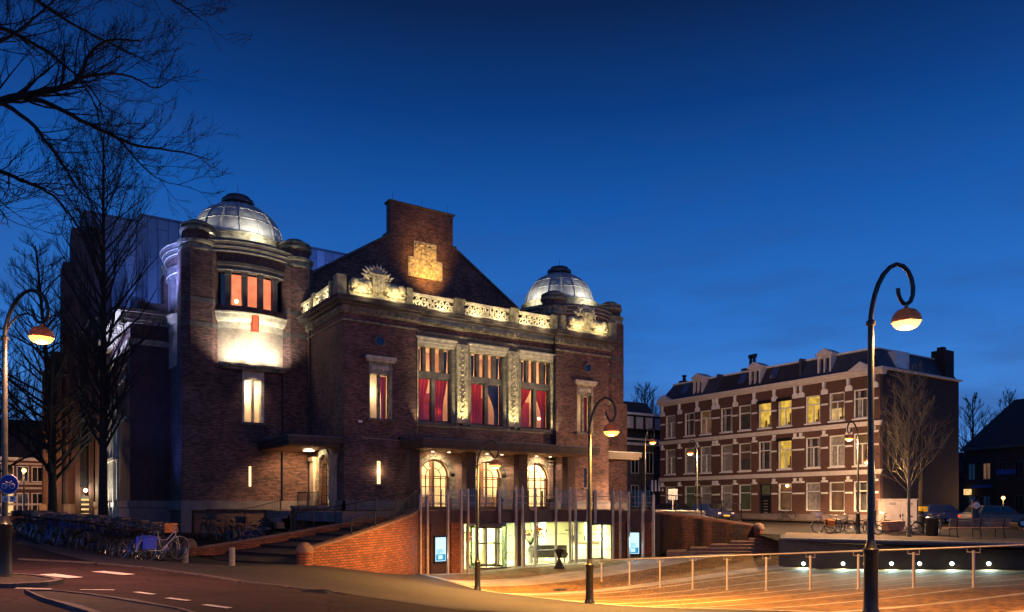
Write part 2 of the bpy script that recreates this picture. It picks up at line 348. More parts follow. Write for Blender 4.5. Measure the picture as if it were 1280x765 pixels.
# ------------------------------------------------------------------ mesh builder
class MB:
    def __init__(s): s.v = []; s.f = []
    def add(s, vs, fs):
        o = len(s.v); s.v += [tuple(v) for v in vs]; s.f += [tuple(i + o for i in f) for f in fs]; return s
    def box(s, x0, x1, y0, y1, z0, z1):
        if x0 > x1: x0, x1 = x1, x0
        if y0 > y1: y0, y1 = y1, y0
        return s.add([(x0,y0,z0),(x1,y0,z0),(x1,y1,z0),(x0,y1,z0),(x0,y0,z1),(x1,y0,z1),(x1,y1,z1),(x0,y1,z1)],
              [(0,3,2,1),(4,5,6,7),(0,1,5,4),(1,2,6,5),(2,3,7,6),(3,0,4,7)])
    def bar(s, a, b, w, h):
        """box beam from a to b, w across (level), h upright"""
        a = Vector(a); b = Vector(b); d = (b - a)
        side = Vector((d.y, -d.x, 0))
        if side.length < 1e-6: side = Vector((1, 0, 0))
        side.normalize(); up = side.cross(d).normalized()
        if up.z < 0: up = -up
        vs = []
        for p in (a, b):
            for i, j in ((-1,-1),(1,-1),(1,1),(-1,1)): vs.append(p + side * (i * w / 2) + up * (j * h / 2))
        return s.add(vs, [(0,1,2,3),(7,6,5,4),(0,4,5,1),(1,5,6,2),(2,6,7,3),(3,7,4,0)])
    def prism(s, poly, z0, z1):
        n = len(poly)
        z0s = z0 if isinstance(z0, (list, tuple)) else [z0] * n
        z1s = z1 if isinstance(z1, (list, tuple)) else [z1] * n
        vs = [(p[0], p[1], z) for p, z in zip(poly, z0s)] + [(p[0], p[1], z) for p, z in zip(poly, z1s)]
        fs = [tuple(reversed(range(n))), tuple(range(n, 2 * n))] + [(i, (i + 1) % n, n + (i + 1) % n, n + i) for i in range(n)]
        return s.add(vs, fs)
    def prismY(s, poly, y0, y1):
        n = len(poly)
        vs = [(p[0], y0, p[1]) for p in poly] + [(p[0], y1, p[1]) for p in poly]
        fs = [tuple(range(n)), tuple(reversed(range(n, 2 * n)))] + [(i, n + i, n + (i + 1) % n, (i + 1) % n) for i in range(n)]
        return s.add(vs, fs)
    def prismX(s, poly, x0, x1):
        n = len(poly)
        vs = [(x0, p[0], p[1]) for p in poly] + [(x1, p[0], p[1]) for p in poly]
        fs = [tuple(range(n)), tuple(reversed(range(n, 2 * n)))] + [(i, n + i, n + (i + 1) % n, (i + 1) % n) for i in range(n)]
        return s.add(vs, fs)
    def tube(s, pts, rad, n=8, caps=True):
        pts = [Vector(p) for p in pts]
        if not isinstance(rad, (list, tuple)): rad = [rad] * len(pts)
        o = len(s.v); prev = None
        for i, p in enumerate(pts):
            d = (pts[min(i + 1, len(pts) - 1)] - pts[max(i - 1, 0)])
            if d.length < 1e-9: d = Vector((0, 0, 1))
            d.normalize()
            if prev is None:
                ref = Vector((0, 0, 1)) if abs(d.z) < 0.9 else Vector((1, 0, 0))
                u = d.cross(ref).normalized()
            else:
                u = (prev - d * prev.dot(d))
                u = u.normalized() if u.length > 1e-6 else d.orthogonal().normalized()
            prev = u; w = d.cross(u)
            for k_ in range(n):
                a = 2 * math.pi * k_ / n
                q = p + (u * math.cos(a) + w * math.sin(a)) * rad[i]
                s.v.append((q.x, q.y, q.z))
        for i in range(len(pts) - 1):
            for k_ in range(n):
                a = o + i * n + k_; b_ = o + i * n + (k_ + 1) % n
                s.f.append((a, b_, b_ + n, a + n))
        if caps:
            s.f.append(tuple(reversed(range(o, o + n)))); e = o + (len(pts) - 1) * n; s.f.append(tuple(range(e, e + n)))
        return s
    def lathe(s, prof, cx=0, cy=0, n=24, a0=0.0, a1=None, z=0):
        full = a1 is None
        if full: a1 = a0 + 2 * math.pi
        m_ = n if full else n + 1
        o = len(s.v)
        for (r, zz) in prof:
            for k_ in range(m_):
                a = a0 + (a1 - a0) * k_ / n
                s.v.append((cx + r * math.cos(a), cy + r * math.sin(a), z + zz))
        for i in range(len(prof) - 1):
            for k_ in range(n):
                a = o + i * m_ + k_; b_ = o + i * m_ + (k_ + 1) % m_
                s.f.append((a, b_, b_ + m_, a + m_))
        return s
    def ball(s, c, r, n=12, m_=8, sc=(1, 1, 1), jit=0.0):
        o = len(s.v); c = Vector(c)
        for i in range(m_ + 1):
            th = math.pi * i / m_
            for k_ in range(n):
                a = 2 * math.pi * k_ / n; j = 1 + random.uniform(-jit, jit)
                s.v.append((c.x + r * sc[0] * j * math.sin(th) * math.cos(a), c.y + r * sc[1] * j * math.sin(th) * math.sin(a), c.z + r * sc[2] * j * math.cos(th)))
        for i in range(m_):
            for k_ in range(n):
                a = o + i * n + k_; b_ = o + i * n + (k_ + 1) % n
                s.f.append((a, a + n, b_ + n, b_))
        return s
    def torus(s, c, axis, R_, r, n=24, m_=6):
        c = Vector(c); ax = Vector(axis).normalized(); u = ax.orthogonal().normalized(); w = ax.cross(u)
        pts = [c + (u * math.cos(2 * math.pi * i / n) + w * math.sin(2 * math.pi * i / n)) * R_ for i in range(n)]
        o = len(s.v)
        for i, p in enumerate(pts):
            d = (p - c).normalized()
            for k_ in range(m_):
                a = 2 * math.pi * k_ / m_; q = p + (d * math.cos(a) + ax * math.sin(a)) * r
                s.v.append((q.x, q.y, q.z))
        for i in range(n):
            for k_ in range(m_):
                a = o + i * m_ + k_; b_ = o + i * m_ + (k_ + 1) % m_; c_ = o + ((i + 1) % n) * m_ + k_; d_ = o + ((i + 1) % n) * m_ + (k_ + 1) % m_
                s.f.append((a, c_, d_, b_))
        return s
    def build(s, name, mat, parent=None, smooth=False, bevel=0.0):
        off = Vector((0, 0, 0)); 
        p = parent
        while p is not None:
            off += p.location; p = p.parent
        me = bpy.data.meshes.new(name)
        ml = parent.get('_local') if parent is not None else None
        vs = s.v if ml else [(x - off.x, y - off.y, z - off.z) for x, y, z in s.v]
        me.from_pydata(vs, [], s.f); me.update()
        mats = mat if isinstance(mat, (list, tuple)) else [mat]
        for q in mats: me.materials.append(MATS[q] if isinstance(q, str) else q)
        o = bpy.data.objects.new(name, me); COL.objects.link(o)
        if parent is not None: o.parent = parent
        if ml: o['_local'] = 1
        if smooth:
            me.polygons.foreach_set('use_smooth', [True] * len(me.polygons))
            me.update()
            try: me.set_sharp_from_angle(angle=R(40))
            except Exception: pass
        if bevel:
            bv = o.modifiers.new('bevel', 'BEVEL'); bv.width = bevel; bv.segments = 2; bv.limit_method = 'ANGLE'
        return o
def tag(o, label=None, cat=None, group=None, kind=None):
    if label: o['label'] = label
    if cat: o['category'] = cat
    if group: o['group'] = group
    if kind: o['kind'] = kind
    return o
def empty(name, loc, label=None, cat=None, group=None, local=False):
    o = bpy.data.objects.new(name, None); COL.objects.link(o); o.location = loc; o.empty_display_size = 0.3
    if local: o['_local'] = 1
    return tag(o, label, cat, group)
def copy_tree(o, parent=None):
    c = o.copy(); COL.objects.link(c); c.parent = parent
    for ch in list(o.children): copy_tree(ch, c)
    return c
def spot(loc, target, watts, angle, col=(1, 0.75, 0.45), size=0.05, blend=0.6, name='floodlight'):
    l = bpy.data.lights.new(name, 'SPOT'); l.energy = watts; l.spot_size = R(angle); l.spot_blend = blend; l.color = col; l.shadow_soft_size = size
    o = bpy.data.objects.new(name, l); COL.objects.link(o); o.location = loc
    o.rotation_euler = (Vector(target) - Vector(loc)).to_track_quat('-Z', 'Y').to_euler(); return o
def point(loc, watts, col=(1, 0.75, 0.45), size=0.08, name='lamp_light', parent=None):
    l = bpy.data.lights.new(name, 'POINT'); l.energy = watts; l.color = col; l.shadow_soft_size = size
    o = bpy.data.objects.new(name, l); COL.objects.link(o); o.location = loc
    if parent is not None: o.parent = parent
    return o
def area(loc, target, watts, sx, sy, col=(1, 0.9, 0.7), name='ceiling_light_source'):
    l = bpy.data.lights.new(name, 'AREA'); l.energy = watts; l.color = col; l.shape = 'RECTANGLE'; l.size = sx; l.size_y = sy
    o = bpy.data.objects.new(name, l); COL.objects.link(o); o.location = loc
    o.rotation_euler = (Vector(target) - Vector(loc)).to_track_quat('-Z', 'Y').to_euler(); return o
# ================================================================== GROUND
_cp = [(0,8,.12),(300,9,.05),(640,10,0),(1000,9,-.05),(1280,9,-.1),(5,14,.12),(205,21.5,-.08),(120,25,0),(60,32,.05),(60,45,.1),
       (231,26,-.62),(383,27,-.6),(525,34.6,-1.65),(597,27.7,-1.6),(737,20.1,-1.1),(1090,11.75,-.2),(787,30.8,-1.68),(1217,19.4,-.6),
       (975,35,-1.3),(1280,29,-1.03),(645,38.6,-1.65),(719,40.5,-1.6),(765,41,-1.4),(815,40,-1.2),(860,38.2,-1.05),(930,37.5,-1.0),(228,42,0),(300,38,-.05),(400,13,-.05),
       (150,38,.05),(1400,12,-.2),(300,17,-.15),(430,20,-.5),(560,17,-.65),(660,14.5,-.5),(310,27,-.6)]
_pts = [tuple(PD(a, d, z)) for a, d, z in _cp]
_pts += [(22, 38, -1.65), (17, 37, -1.65), (28, 36, -1.65), (33, 34, -1.3)]
for a_ in range(0, 360, 20):
    _pts.append((18 + 75 * math.cos(R(a_)), 22 + 75 * math.sin(R(a_)), 0.0))
_P = np.array([(p[0], p[1]) for p in _pts]); _Z = np.array([p[2] for p in _pts])
def _phi(r):
    return np.where(r > 1e-9, r * r * np.log(np.maximum(r, 1e-9)), 0)
_n = len(_P); _A = np.zeros((_n + 3, _n + 3))
_A[:_n, :_n] = _phi(np.linalg.norm(_P[:, None] - _P[None], axis=2)) + np.eye(_n) * 0.3
_A[:_n, _n] = 1; _A[:_n, _n + 1:] = _P; _A[_n:, :_n] = _A[:_n, _n:].T
_w = np.linalg.solve(_A, np.concatenate([_Z, np.zeros(3)]))
def Z(x, y):
    r = np.hypot(_P[:, 0] - x, _P[:, 1] - y)
    z = float(_phi(r) @ _w[:_n] + _w[_n] + _w[_n + 1] * x + _w[_n + 2] * y)
    d = math.hypot(x - 18, y - 22); k_ = min(1, max(0, (d - 45) / 25))
    return max(-1.8, min(0.3, z)) * (1 - k_)
def ZU(x, y):
    D = x * FW.x + y * FW.y
    return -0.16 + max(0, min(45, D - 33)) * 0.0125
def G(px, py, f=Z):
    """point of the ground seen at a pixel of the photograph"""
    d = pdir(px); D = 4.0
    while D < 120:
        x, y = d.x * D, d.y * D
        if f(x, y) >= zpy(py, D): return Vector((x, y, f(x, y)))
        D += 0.05
    return Vector((x, y, 0))

def sheet(name, poly, zf, dz, mat, step=0.5, region=(-20, 50, 0, 48), kind='structure', parent=None):
    bm = bmesh.new()
    f = bm.faces.new([bm.verts.new((p[0], p[1], 0)) for p in poly])
    if f.normal.z < 0: bmesh.ops.reverse_faces(bm, faces=[f])
    bmesh.ops.triangulate(bm, faces=bm.faces[:])
    xs = [p[0] for p in poly]; ys = [p[1] for p in poly]
    def cuts(lo, hi, a, b_):
        lo = max(lo, a); hi = min(hi, b_); v = math.ceil(lo / step) * step; o = []
        while v < hi: o.append(v); v += step
        return o
    for x in cuts(min(xs), max(xs), region[0], region[1]):
        bmesh.ops.bisect_plane(bm, geom=bm.verts[:] + bm.edges[:] + bm.faces[:], plane_co=(x, 0, 0), plane_no=(1, 0, 0))
    for y in cuts(min(ys), max(ys), region[2], region[3]):
        bmesh.ops.bisect_plane(bm, geom=bm.verts[:] + bm.edges[:] + bm.faces[:], plane_co=(0, y, 0), plane_no=(0, 1, 0))
    for v in bm.verts: v.co.z = zf(v.co.x, v.co.y) + dz
    bm.normal_update()
    for f in bm.faces:
        if f.normal.z < 0: f.normal_flip()
        f.smooth = True
    me = bpy.data.meshes.new(name); bm.to_mesh(me); bm.free(); me.materials.append(MATS[mat])
    o = bpy.data.objects.new(name, me); COL.objects.link(o)
    if kind: o['kind'] = kind
    if parent: o.parent = parent
    return o

# the sunken wall line east of the plaza
DW0 = Vector((29.8, 22.2)); DW1 = Vector((33.6, 13.6)); DWD = (DW1 - DW0).normalized(); DW2 = DW0 + DWD * 46
RET = PD(975, 40.9).to_2d()               # return of that wall, along the steps
WR0 = PD(816, 40.0).to_2d(); WR1 = PD(945, 41.6).to_2d()      # right brick wall

tag(MB().add([(-1500,-1500,-2.6),(1500,-1500,-2.6),(1500,1500,-2.6),(-1500,1500,-2.6)], [(0,1,2,3)]).build('ground', 'earth'), kind='structure')
low = [(-150, -60), (DW2.x, -60), tuple(DW2), tuple(DW0), tuple(RET), tuple(WR1), (36, 28.2), (36, 150), (-150, 150)]
sheet('street', low, Z, 0, 'asphalt')
up = [(DW2.x, -60), (260, -60), (260, 150), (36, 150), (36, 28.2), tuple(WR1), tuple(RET), tuple(DW0), tuple(DW2)]
sheet('east_street', up, ZU, 0, 'asphalt', step=2.0, region=(28, 80, 0, 80))
# pavement along the east wall, road beyond with kerb
rw = lambda k_, s: tuple(DW0 + DWD * k_ + Vector((-DWD.y, DWD.x)) * s)
sheet('east_pavement', [rw(.0, .46), rw(38, .46), rw(38, 6.2), rw(-6.0, 6.2), tuple(RET + Vector((.3, -.2)))], ZU, 0.12, 'street_klinker', step=2, region=(28, 80, -20, 80))
sheet('house_pavement', [(51.0, 26.5), (53.6, 26.5), (54.5, 56), (51.8, 56)], ZU, 0.12, 'street_klinker', step=2, region=(28, 80, 0, 80))

# plaza
edge = [(15.7, 31.2), (15.0, 27.5), (14.4, 23.7), (13.6, 19.5), (12.9, 15.6), (12.0, 12.2), (11.3, 8.5), (11.0, 5.5), (10.8, 0), (10.8, -6)]
entr = [(15.9, 31.4), (18.3, 31.75), (21.6, 32.05), (24.6, 32.45), (25.5, 31.9), (27.3, 31.0), tuple(WR0)]
plz = edge[::-1] + entr + [tuple(PD(833, 38.5).to_2d()), tuple(PD(975, 38.3).to_2d()), tuple(DW0), tuple(DW0 + DWD * 30)]
sheet('plaza', plz, Z, 0.012, 'plaza_paving')
# a flush pale kerb band between street and plaza
for i in range(len(edge) - 1): pass
kb = edge[:-1] + [(p[0] + 0.32, p[1]) for p in reversed(edge[:-1])]
sheet('plaza_kerb', kb, Z, 0.024, 'granite')

# reddish cycle road in the foreground; its far edge runs from the left to the lower middle
far = [G(x, y) for x, y in ((-60, 703), (0, 703), (60, 703), (120, 706), (180, 711), (250, 721), (300, 729), (360, 736), (440, 745))]
far = [tuple(p.to_2d()) for p in far] + [(5.9, 10.4), (8.0, 8.0), (10.3, 5.0), (10.4, -8)]
sheet('cycle_road', far + [(-30, -8), (-30, 12)], Z, 0.010, 'red_asphalt')
# sidewalk in front of the theatre's left side
sw = [tuple(G(x, y).to_2d()) for x, y in ((20, 700), (120, 705), (180, 710.5), (250, 720), (300, 728), (360, 735), (430, 743))]
sheet('sidewalk', [(1.0, 60), (0.2, 30)] + sw[1:] + [(5.9, 10.4), (8.0, 8.0), (10.3, 5.0), (10.4, -5.9), (10.75, -5.9), (10.75, 0), (10.95, 5.5), (11.25, 8.5), (11.95, 12.2), (12.85, 15.6), (13.55, 19.5), (14.35, 23.7), (14.95, 27.5), (15.6, 31.0), (14.9, 30.2), (13.6, 29.1), (12.1, 28.0), (10.5, 27.1), (8.9, 26.4), (5.8, 31.6), (6.0, 46), (5.5, 60)], Z, 0.016, 'pavers')

# dark joint and low kerb stones between the cycle road and the pavement
kq = [Vector(p) for p in sw]; km = MB()
for p, q in zip(kq, kq[1:]):
    n_k = max(1, int((q - p).length / .9)); dd_ = (q - p).normalized(); nn_k = Vector((-dd_.y, dd_.x)) * .14
    for i in range(n_k):
        a_k = p.lerp(q, (i + .02) / n_k); b_k = p.lerp(q, (i + .97) / n_k)
        P_ = [a_k, b_k, b_k + nn_k, a_k + nn_k]; km.prism(P_, [Z(*v) - .1 for v in P_], [Z(*v) + .035 for v in P_])
tag(km.build('kerb', 'kerb_stone'), kind='structure')
for px_, py_, r_ in ((392, 741, .30), (700, 738, .25)):
    g0 = G(px_, py_); e_ = empty('manhole_cover', (g0.x, g0.y, g0.z), {392: 'round iron manhole cover on the road below the orange ramp wall', 545: 'iron manhole cover on the dark asphalt by the plaza corner', 80: 'iron manhole cover in the grass verge at lower left', 700: 'small iron cover on the plaza between the two lamp posts'}[px_], 'manhole')
    mh = MB(); mh.lathe([(0, .0), (r_ - .03, .0), (r_ - .03, -.004), (r_, -.004), (r_, .002), (r_ + .02, .002), (r_ + .02, -.08)], g0.x, g0.y, 28, z=g0.z + .05 if px_ == 80 else g0.z + .032)
    for k_ in range(5): mh.box(g0.x - r_ * .7, g0.x + r_ * .7, g0.y - r_ * .6 + k_ * r_ * .28, g0.y - r_ * .6 + k_ * r_ * .28 + .03, g0.z + .03, g0.z + .038)
    mh.build('cover', 'iron', e_)

# painted dashes (each on the ground, width across the lane)
def dash(px0, py0, px1, py1, w):
    a = G(px0, py0); b_ = G(px1, py1)
    d = (b_ - a).to_2d(); n_ = Vector((-d.y, d.x)).normalized() * w / 2
    A = a.to_2d(); B = b_.to_2d()
    return [tuple(A + n_), tuple(B + n_), tuple(B - n_), tuple(A - n_)]
for q in ((59, 719, 95, 723.5, .34), (122, 715.5, 162, 719.5, .34), (170, 741.5, 192, 744.5, .11), (209, 749.0, 236, 752.5, .11), (255, 757.5, 287, 762, .11), (100, 738.5, 143, 739.2, .09), (20, 736.8, 64, 737.6, .09)):
    sheet('road_marking', dash(*q), Z, 0.022, 'road_paint', step=0.5)

# two kerbed islands at the lower left
def island(pts, h, name):
    P = [G(x, y).to_2d() for x, y in pts]
    c = sum(P, Vector((0, 0))) / len(P)
    inner = [p + (c - p).normalized() * 0.13 for p in P]
    k_ = MB()
    n = len(P)
    for i in range(n):
        a, b_, c_, d_ = P[i], P[(i + 1) % n], inner[(i + 1) % n], inner[i]
        k_.prism([a, b_, c_, d_], [Z(*q) - .1 for q in (a, b_, c_, d_)], [Z(*q) + h for q in (a, b_, c_, d_)])
    o = k_.build('kerb', 'kerb_stone'); tag(o, kind='structure')
    sheet(name, [tuple(p) for p in inner], Z, h - 0.02, 'earth')
island([(-120, 727), (0, 722), (40, 723), (70, 727), (79, 730.5), (60, 734), (20, 736), (-30, 737), (-120, 737)], 0.09, 'verge')
island([(30, 743), (60, 743), (110, 748), (170, 756), (230, 768), (330, 800), (200, 800), (90, 765), (50, 753)], 0.08, 'verge')

# left stepped ramp up to the terrace
ML = Vector((6.0, 31.9)); MR = Vector((8.9, 26.5))
TL = Vector((17.2, 34.2)); TR_ = Vector((15.9, 31.4))
lk = [Vector((6.0, 31.9)), Vector((8.6, 32.3)), Vector((11.0, 32.9)), Vector((13.2, 33.4)), Vector((15.4, 33.8)), Vector((17.2, 34.2))]
rk = [Vector((8.9, 26.5)), Vector((10.5, 27.1)), Vector((12.1, 28.0)), Vector((13.6, 29.1)), Vector((14.9, 30.2)), Vector((15.9, 31.4))]
def poly_at(P, s):
    s = max(0, min(1, s)) * (len(P) - 1); i = min(int(s), len(P) - 2); return P[i].lerp(P[i + 1], s - i)
NS = 9
zr = lambda s: -0.62 + 1.82 * s ** 0.92
st = MB()
for i in range(NS):
    a, b_ = i / NS, (i + 1) / NS
    o_ = Vector((-.12, .24)); q = [poly_at(rk, a) + o_, poly_at(rk, b_) + o_, poly_at(lk, b_), poly_at(lk, a)]
    st.prism(q, -1.9, [zr(a + .02), zr(b_ - .03), zr(b_ - .03), zr(a + .02)])
tag(st.build('ramp', 'pavers'), kind='structure')

# terrace deck in front of the facade
TERR = 1.2
deck = [(13.0, 46.1), (13.0, 33.7), (15.4, 33.8), (17.2, 34.2), (15.9, 31.4)] + entr[1:-1] + [tuple(WR0), (33.0, 29.5), (36, 34), (35, 40.0), (15.6, 40.0), (15.6, 46.1)]
d_ = MB(); d_.prism([(p[0], p[1]) for p in deck], 0.72, TERR)
tag(d_.build('terrace', 'plinth_stone'), kind='structure')
# fascia of the terrace edge over the entrance
fa = MB()
for i in range(len(entr) - 1):
    a = Vector(entr[i]); b_ = Vector(entr[i + 1]); fa.bar((a.x, a.y - .06, 0.96), (b_.x, b_.y - .06, 0.96), 0.14, 0.62)
tag(fa.build('terrace_edge', 'canopy_metal'), kind='structure')

# right ramp down to the east street behind the brick wall
rr_ = MB(); rr_.prism([tuple(WR0), tuple(WR1), (39, 31), (36, 34)], -2.0, [1.12, 0.35, 0.2, 1.12])
tag(rr_.build('ramp', 'pavers'), kind='structure')

# steps from the plaza up to the east street
sp_ = MB()
lx = [833, 862, 888, 912, 935]
for i in range(5):
    D0 = 38.5 + i * 0.5; z_ = -1.0 + 0.15 * (i + 1)
    A = PD(lx[i], D0).to_2d(); B = PD(974, D0).to_2d(); C = PD(974, 41.2).to_2d(); Dd = PD(lx[i] + 3, 41.0).to_2d()
    sp_.prism([A, B, C, Dd], -1.9, z_)
tag(sp_.build('steps', 'granite_red'), kind='structure')

# ---- brick retaining wall left of the entrance
def wallrun(mb, P, z0, z1, w):
    n = len(P)
    for i in range(n - 1):
        a, b_ = P[i], P[i + 1]; d = (b_ - a); nn = Vector((-d.y, d.x)).normalized() * w
        mb.prism([a, b_, b_ + nn, a + nn], [z0[i], z0[i + 1], z0[i + 1], z0[i]], [z1[i], z1[i + 1], z1[i + 1], z1[i]])
def rs(P, n):
    return [poly_at(P, i / n) for i in range(n + 1)]
def build_retaining(name, label, P, ztop, parts=16, w=0.4, side=1, ball=None):
    e = empty(name, (P[0].x, P[0].y, Z(*P[0])), label, 'retaining wall')
    Q = rs(P, parts)
    z1 = [ztop(i / parts) for i in range(parts + 1)]; z0 = [-2.2] * (parts + 1)
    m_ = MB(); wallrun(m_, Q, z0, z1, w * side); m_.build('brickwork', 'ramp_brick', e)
    c = MB(); Qc = [q + Vector((0, 0)) for q in Q]
    wallrun(c, Qc, [z + .003 for z in z1], [z + .075 for z in z1], (w + .0) * side); c.build('coping', 'granite_red', e)
    return e
zt = lambda s: (-0.12 + 1.36 * (1 - (1 - s) ** 1.25))
build_retaining('retaining_wall', 'curved orange brick wall rising beside the ramp to the left info screen', rk, zt, side=1)
kl = build_retaining('retaining_wall', 'low dark brick wall climbing the far side of the stepped ramp', lk, lambda s: -0.25 + 1.55 * s, side=1, w=.35)
build_retaining('retaining_wall', 'long red brick wall falling to the right behind the glowing blue screen', [WR0, WR0.lerp(WR1, .25), WR0.lerp(WR1, .5), WR0.lerp(WR1, .75), WR1],
                lambda s: 1.14 - 0.75 * s ** 1.3, side=1)
def finial(p, z, r, label):
    e = empty('stone_finial', (p.x, p.y, z), label, 'stone ball')
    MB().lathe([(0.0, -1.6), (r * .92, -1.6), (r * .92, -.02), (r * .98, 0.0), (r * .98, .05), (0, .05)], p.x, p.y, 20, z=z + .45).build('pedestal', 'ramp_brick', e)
    MB().lathe([(r, 0), (r * .99, .1), (r * .9, r * .55), (r * .7, r * .85), (r * .4, r * 1.08), (0, r * 1.15)], p.x, p.y, 20, z=z + .5).build('ball_cap', 'granite_red', e, smooth=True)
finial(Vector((8.75, 26.3)), -.62, .30, 'round stone cap at the foot of the orange brick ramp wall')
finial(Vector((5.95, 31.85)), -.62, .30, 'weathered round stone cap behind the two short bollards')
finial(WR1 + Vector((.1, -.1)), -.28, .30, 'lit round stone cap above the steps at the right brick wall end')
# bollards at the mouth of the ramp
for px, D, lb in ((231.5, 25.2, 'left one of two short granite bollards at the ramp mouth'), (290, 25.6, 'right one of two short granite bollards at the ramp mouth')):
    p = PD(px, D); z = Z(p.x, p.y)
    e = empty('bollard', (p.x, p.y, z), lb, 'bollard', 'granite bollards at the ramp mouth')
    MB().lathe([(0, -.2), (.105, -.2), (.10, .60), (.085, .66), (0, .67)], p.x, p.y, 16, z=z).build('post', 'granite', e)

# ---- dark plaza wall with recessed spotlights
e = empty('plaza_wall', (DW0.x, DW0.y, -1.3), 'low dark basalt wall with a row of cool round spotlights', 'retaining wall')
m_ = MB(); n_ = Vector((-DWD.y, DWD.x))
if n_.x < 0: n_ = -n_
A = DW0; B = DW0 + DWD * 40
m_.prism([A, B, B + n_ * .45, A + n_ * .45], -2.3, -0.05)
RD = (RET - DW0).normalized(); RN = Vector((-RD.y, RD.x))
m_.prism([DW0, RET, RET - RN * .3, DW0 - RN * .3] if False else [DW0 + n_ * .45, RET, RET + Vector((.3, -.25)), DW0 + n_ * .45 + Vector((.3, -.25))], -2.3, -0.055)
m_.build('wall_face', 'basalt', e)
c = MB(); L_ = 0
while L_ < 39:
    a = DW0 + DWD * (L_ + .01); b_ = DW0 + DWD * (L_ + 1.99)
    c.prism([a - n_ * .02, b_ - n_ * .02, b_ + n_ * .46, a + n_ * .46], -0.047, 0.02); L_ += 2
c.build('coping', 'granite', e)
for i, px in enumerate((1004.5, 1054, 1082, 1114.5, 1149.5, 1190, 1236)):
    p = on_line(px, DW0, DW0 + DWD * 10); D = p.dot(FW)
    z = zpy(704.5, D); q = p - n_ * 0.012
    fx = MB(); ax = -n_.to_3d()
    pts = [Vector((q.x, q.y, z)) + n_.to_3d() * .01, Vector((q.x, q.y, z)) - n_.to_3d() * .02]
    ring = MB().torus(pts[1], ax, .085, .018, 20, 6)
    sp1 = ring.build('spotlight', 'steel', e)
    fx.tube(pts, .072, 20); fx.build('lens', 'spot_cool', sp1)
    l = spot((q.x - n_.x * .08, q.y - n_.y * .08, z), (q.x - n_.x * 2.5, q.y - n_.y * 2.5, z - .9), 45, 150, (.72, 1, .88), .08, 0.8, 'wall_spot_light')

# ---- stainless handrail across the plaza
e = empty('handrail', (20.9, 22.9, -1.6), 'long stainless steel handrail on posts across the plaza', 'handrail')
RX = 20.9
tops = []
for px, pb in ((752, 730), (787, 729), (825, 729), (866, 730), (909, 730.5), (958, 731), (1013, 732), (1073, 733), (1142, 732), (1217, 732), (1302, 735), (1405, 738)):
    d = pdir(px); D = RX / d.x; y = d.y * D
    zg = Z(RX, y); ztop = zpy(700.6 - (px - 740) * 19.3 / 540 if px < 1300 else 680, D)
    ztop = max(ztop, zg + .85)
    q = MB().tube([(RX, y, zg - .1), (RX, y, ztop - .09)], .035, 12); q.lathe([(0, 0), (.07, 0), (.07, .012), (0, .014)], RX, y, 14, z=zg + .012); q.build('post', 'pole_steel', e)
    q = MB(); q.tube([(RX, y - .16, ztop - .03), (RX, y - .16, ztop - .14), (RX, y + .16, ztop - .14), (RX, y + .16, ztop - .03)], .011, 6); q.build('bracket', 'steel', e)
    tops.append((RX, y, ztop))
y0 = tops[0][1] + 1.3
tp = [(RX, y0, tops[0][2] - .05)] + tops
MB().tube(tp, .028, 12).build('rail', 'steel', e, smooth=True)
# ================================================================== THEATRE
TH = empty('theatre', (25, 45, 0), 'large dark brick theatre with two lit lead domes, stone balustrade and central gable', 'theatre')
BR = 'theatre_brick'
XL, XR, YF = 15.57, 35.0, 40.1
XC = 25.2
def wallY(mb, x0, x1, z0, z1, y0, y1, openings=()):
    xs = sorted({x0, x1} | {o[0] for o in openings} | {o[1] for o in openings})
    for a, b_ in zip(xs, xs[1:]):
        mid = (a + b_) / 2; zz = z0
        for o in sorted([o for o in openings if o[0] <= mid <= o[1]], key=lambda o: o[2]):
            if o[2] > zz: mb.box(a, b_, y0, y1, zz, o[2])
            zz = o[3]
        if zz < z1: mb.box(a, b_, y0, y1, zz, z1)
def wallX(mb, y0, y1, z0, z1, x0, x1, openings=()):
    ys = sorted({y0, y1} | {o[0] for o in openings} | {o[1] for o in openings})
    for a, b_ in zip(ys, ys[1:]):
        mid = (a + b_) / 2; zz = z0
        for o in sorted([o for o in openings if o[0] <= mid <= o[1]], key=lambda o: o[2]):
            if o[2] > zz: mb.box(x0, x1, a, b_, zz, o[2])
            zz = o[3]
        if zz < z1: mb.box(x0, x1, a, b_, zz, z1)
def spandrel(cx, r, z0, z1, n=14):
    """the two corner pieces that turn a square opening into a round arch; springing at z0, top at z1=z0+r"""
    out = []
    for s in (-1, 1):
        pts = [(cx + s * r, z1), ]
        arc = [(cx + s * r * math.cos(t_), z0 + r * math.sin(t_)) for t_ in [math.pi / 2 * i / n for i in range(n + 1)]]
        out.append((pts + arc) if s > 0 else (pts + arc)[::-1])
    return out
def arch_ring(mb, cx, r0, r1, zs, y0, y1, n=22, X=None):
    for i in range(n):
        a, b_ = math.pi * i / n, math.pi * (i + 1) / n - .012
        p = [(cx + r0 * math.cos(a), zs + r0 * math.sin(a)), (cx + r1 * math.cos(a), zs + r1 * math.sin(a)), (cx + r1 * math.cos(b_), zs + r1 * math.sin(b_)), (cx + r0 * math.cos(b_), zs + r0 * math.sin(b_))]
        if X: mb.prismX(p, *X)
        else: mb.prismY(p[::-1], y0, y1)

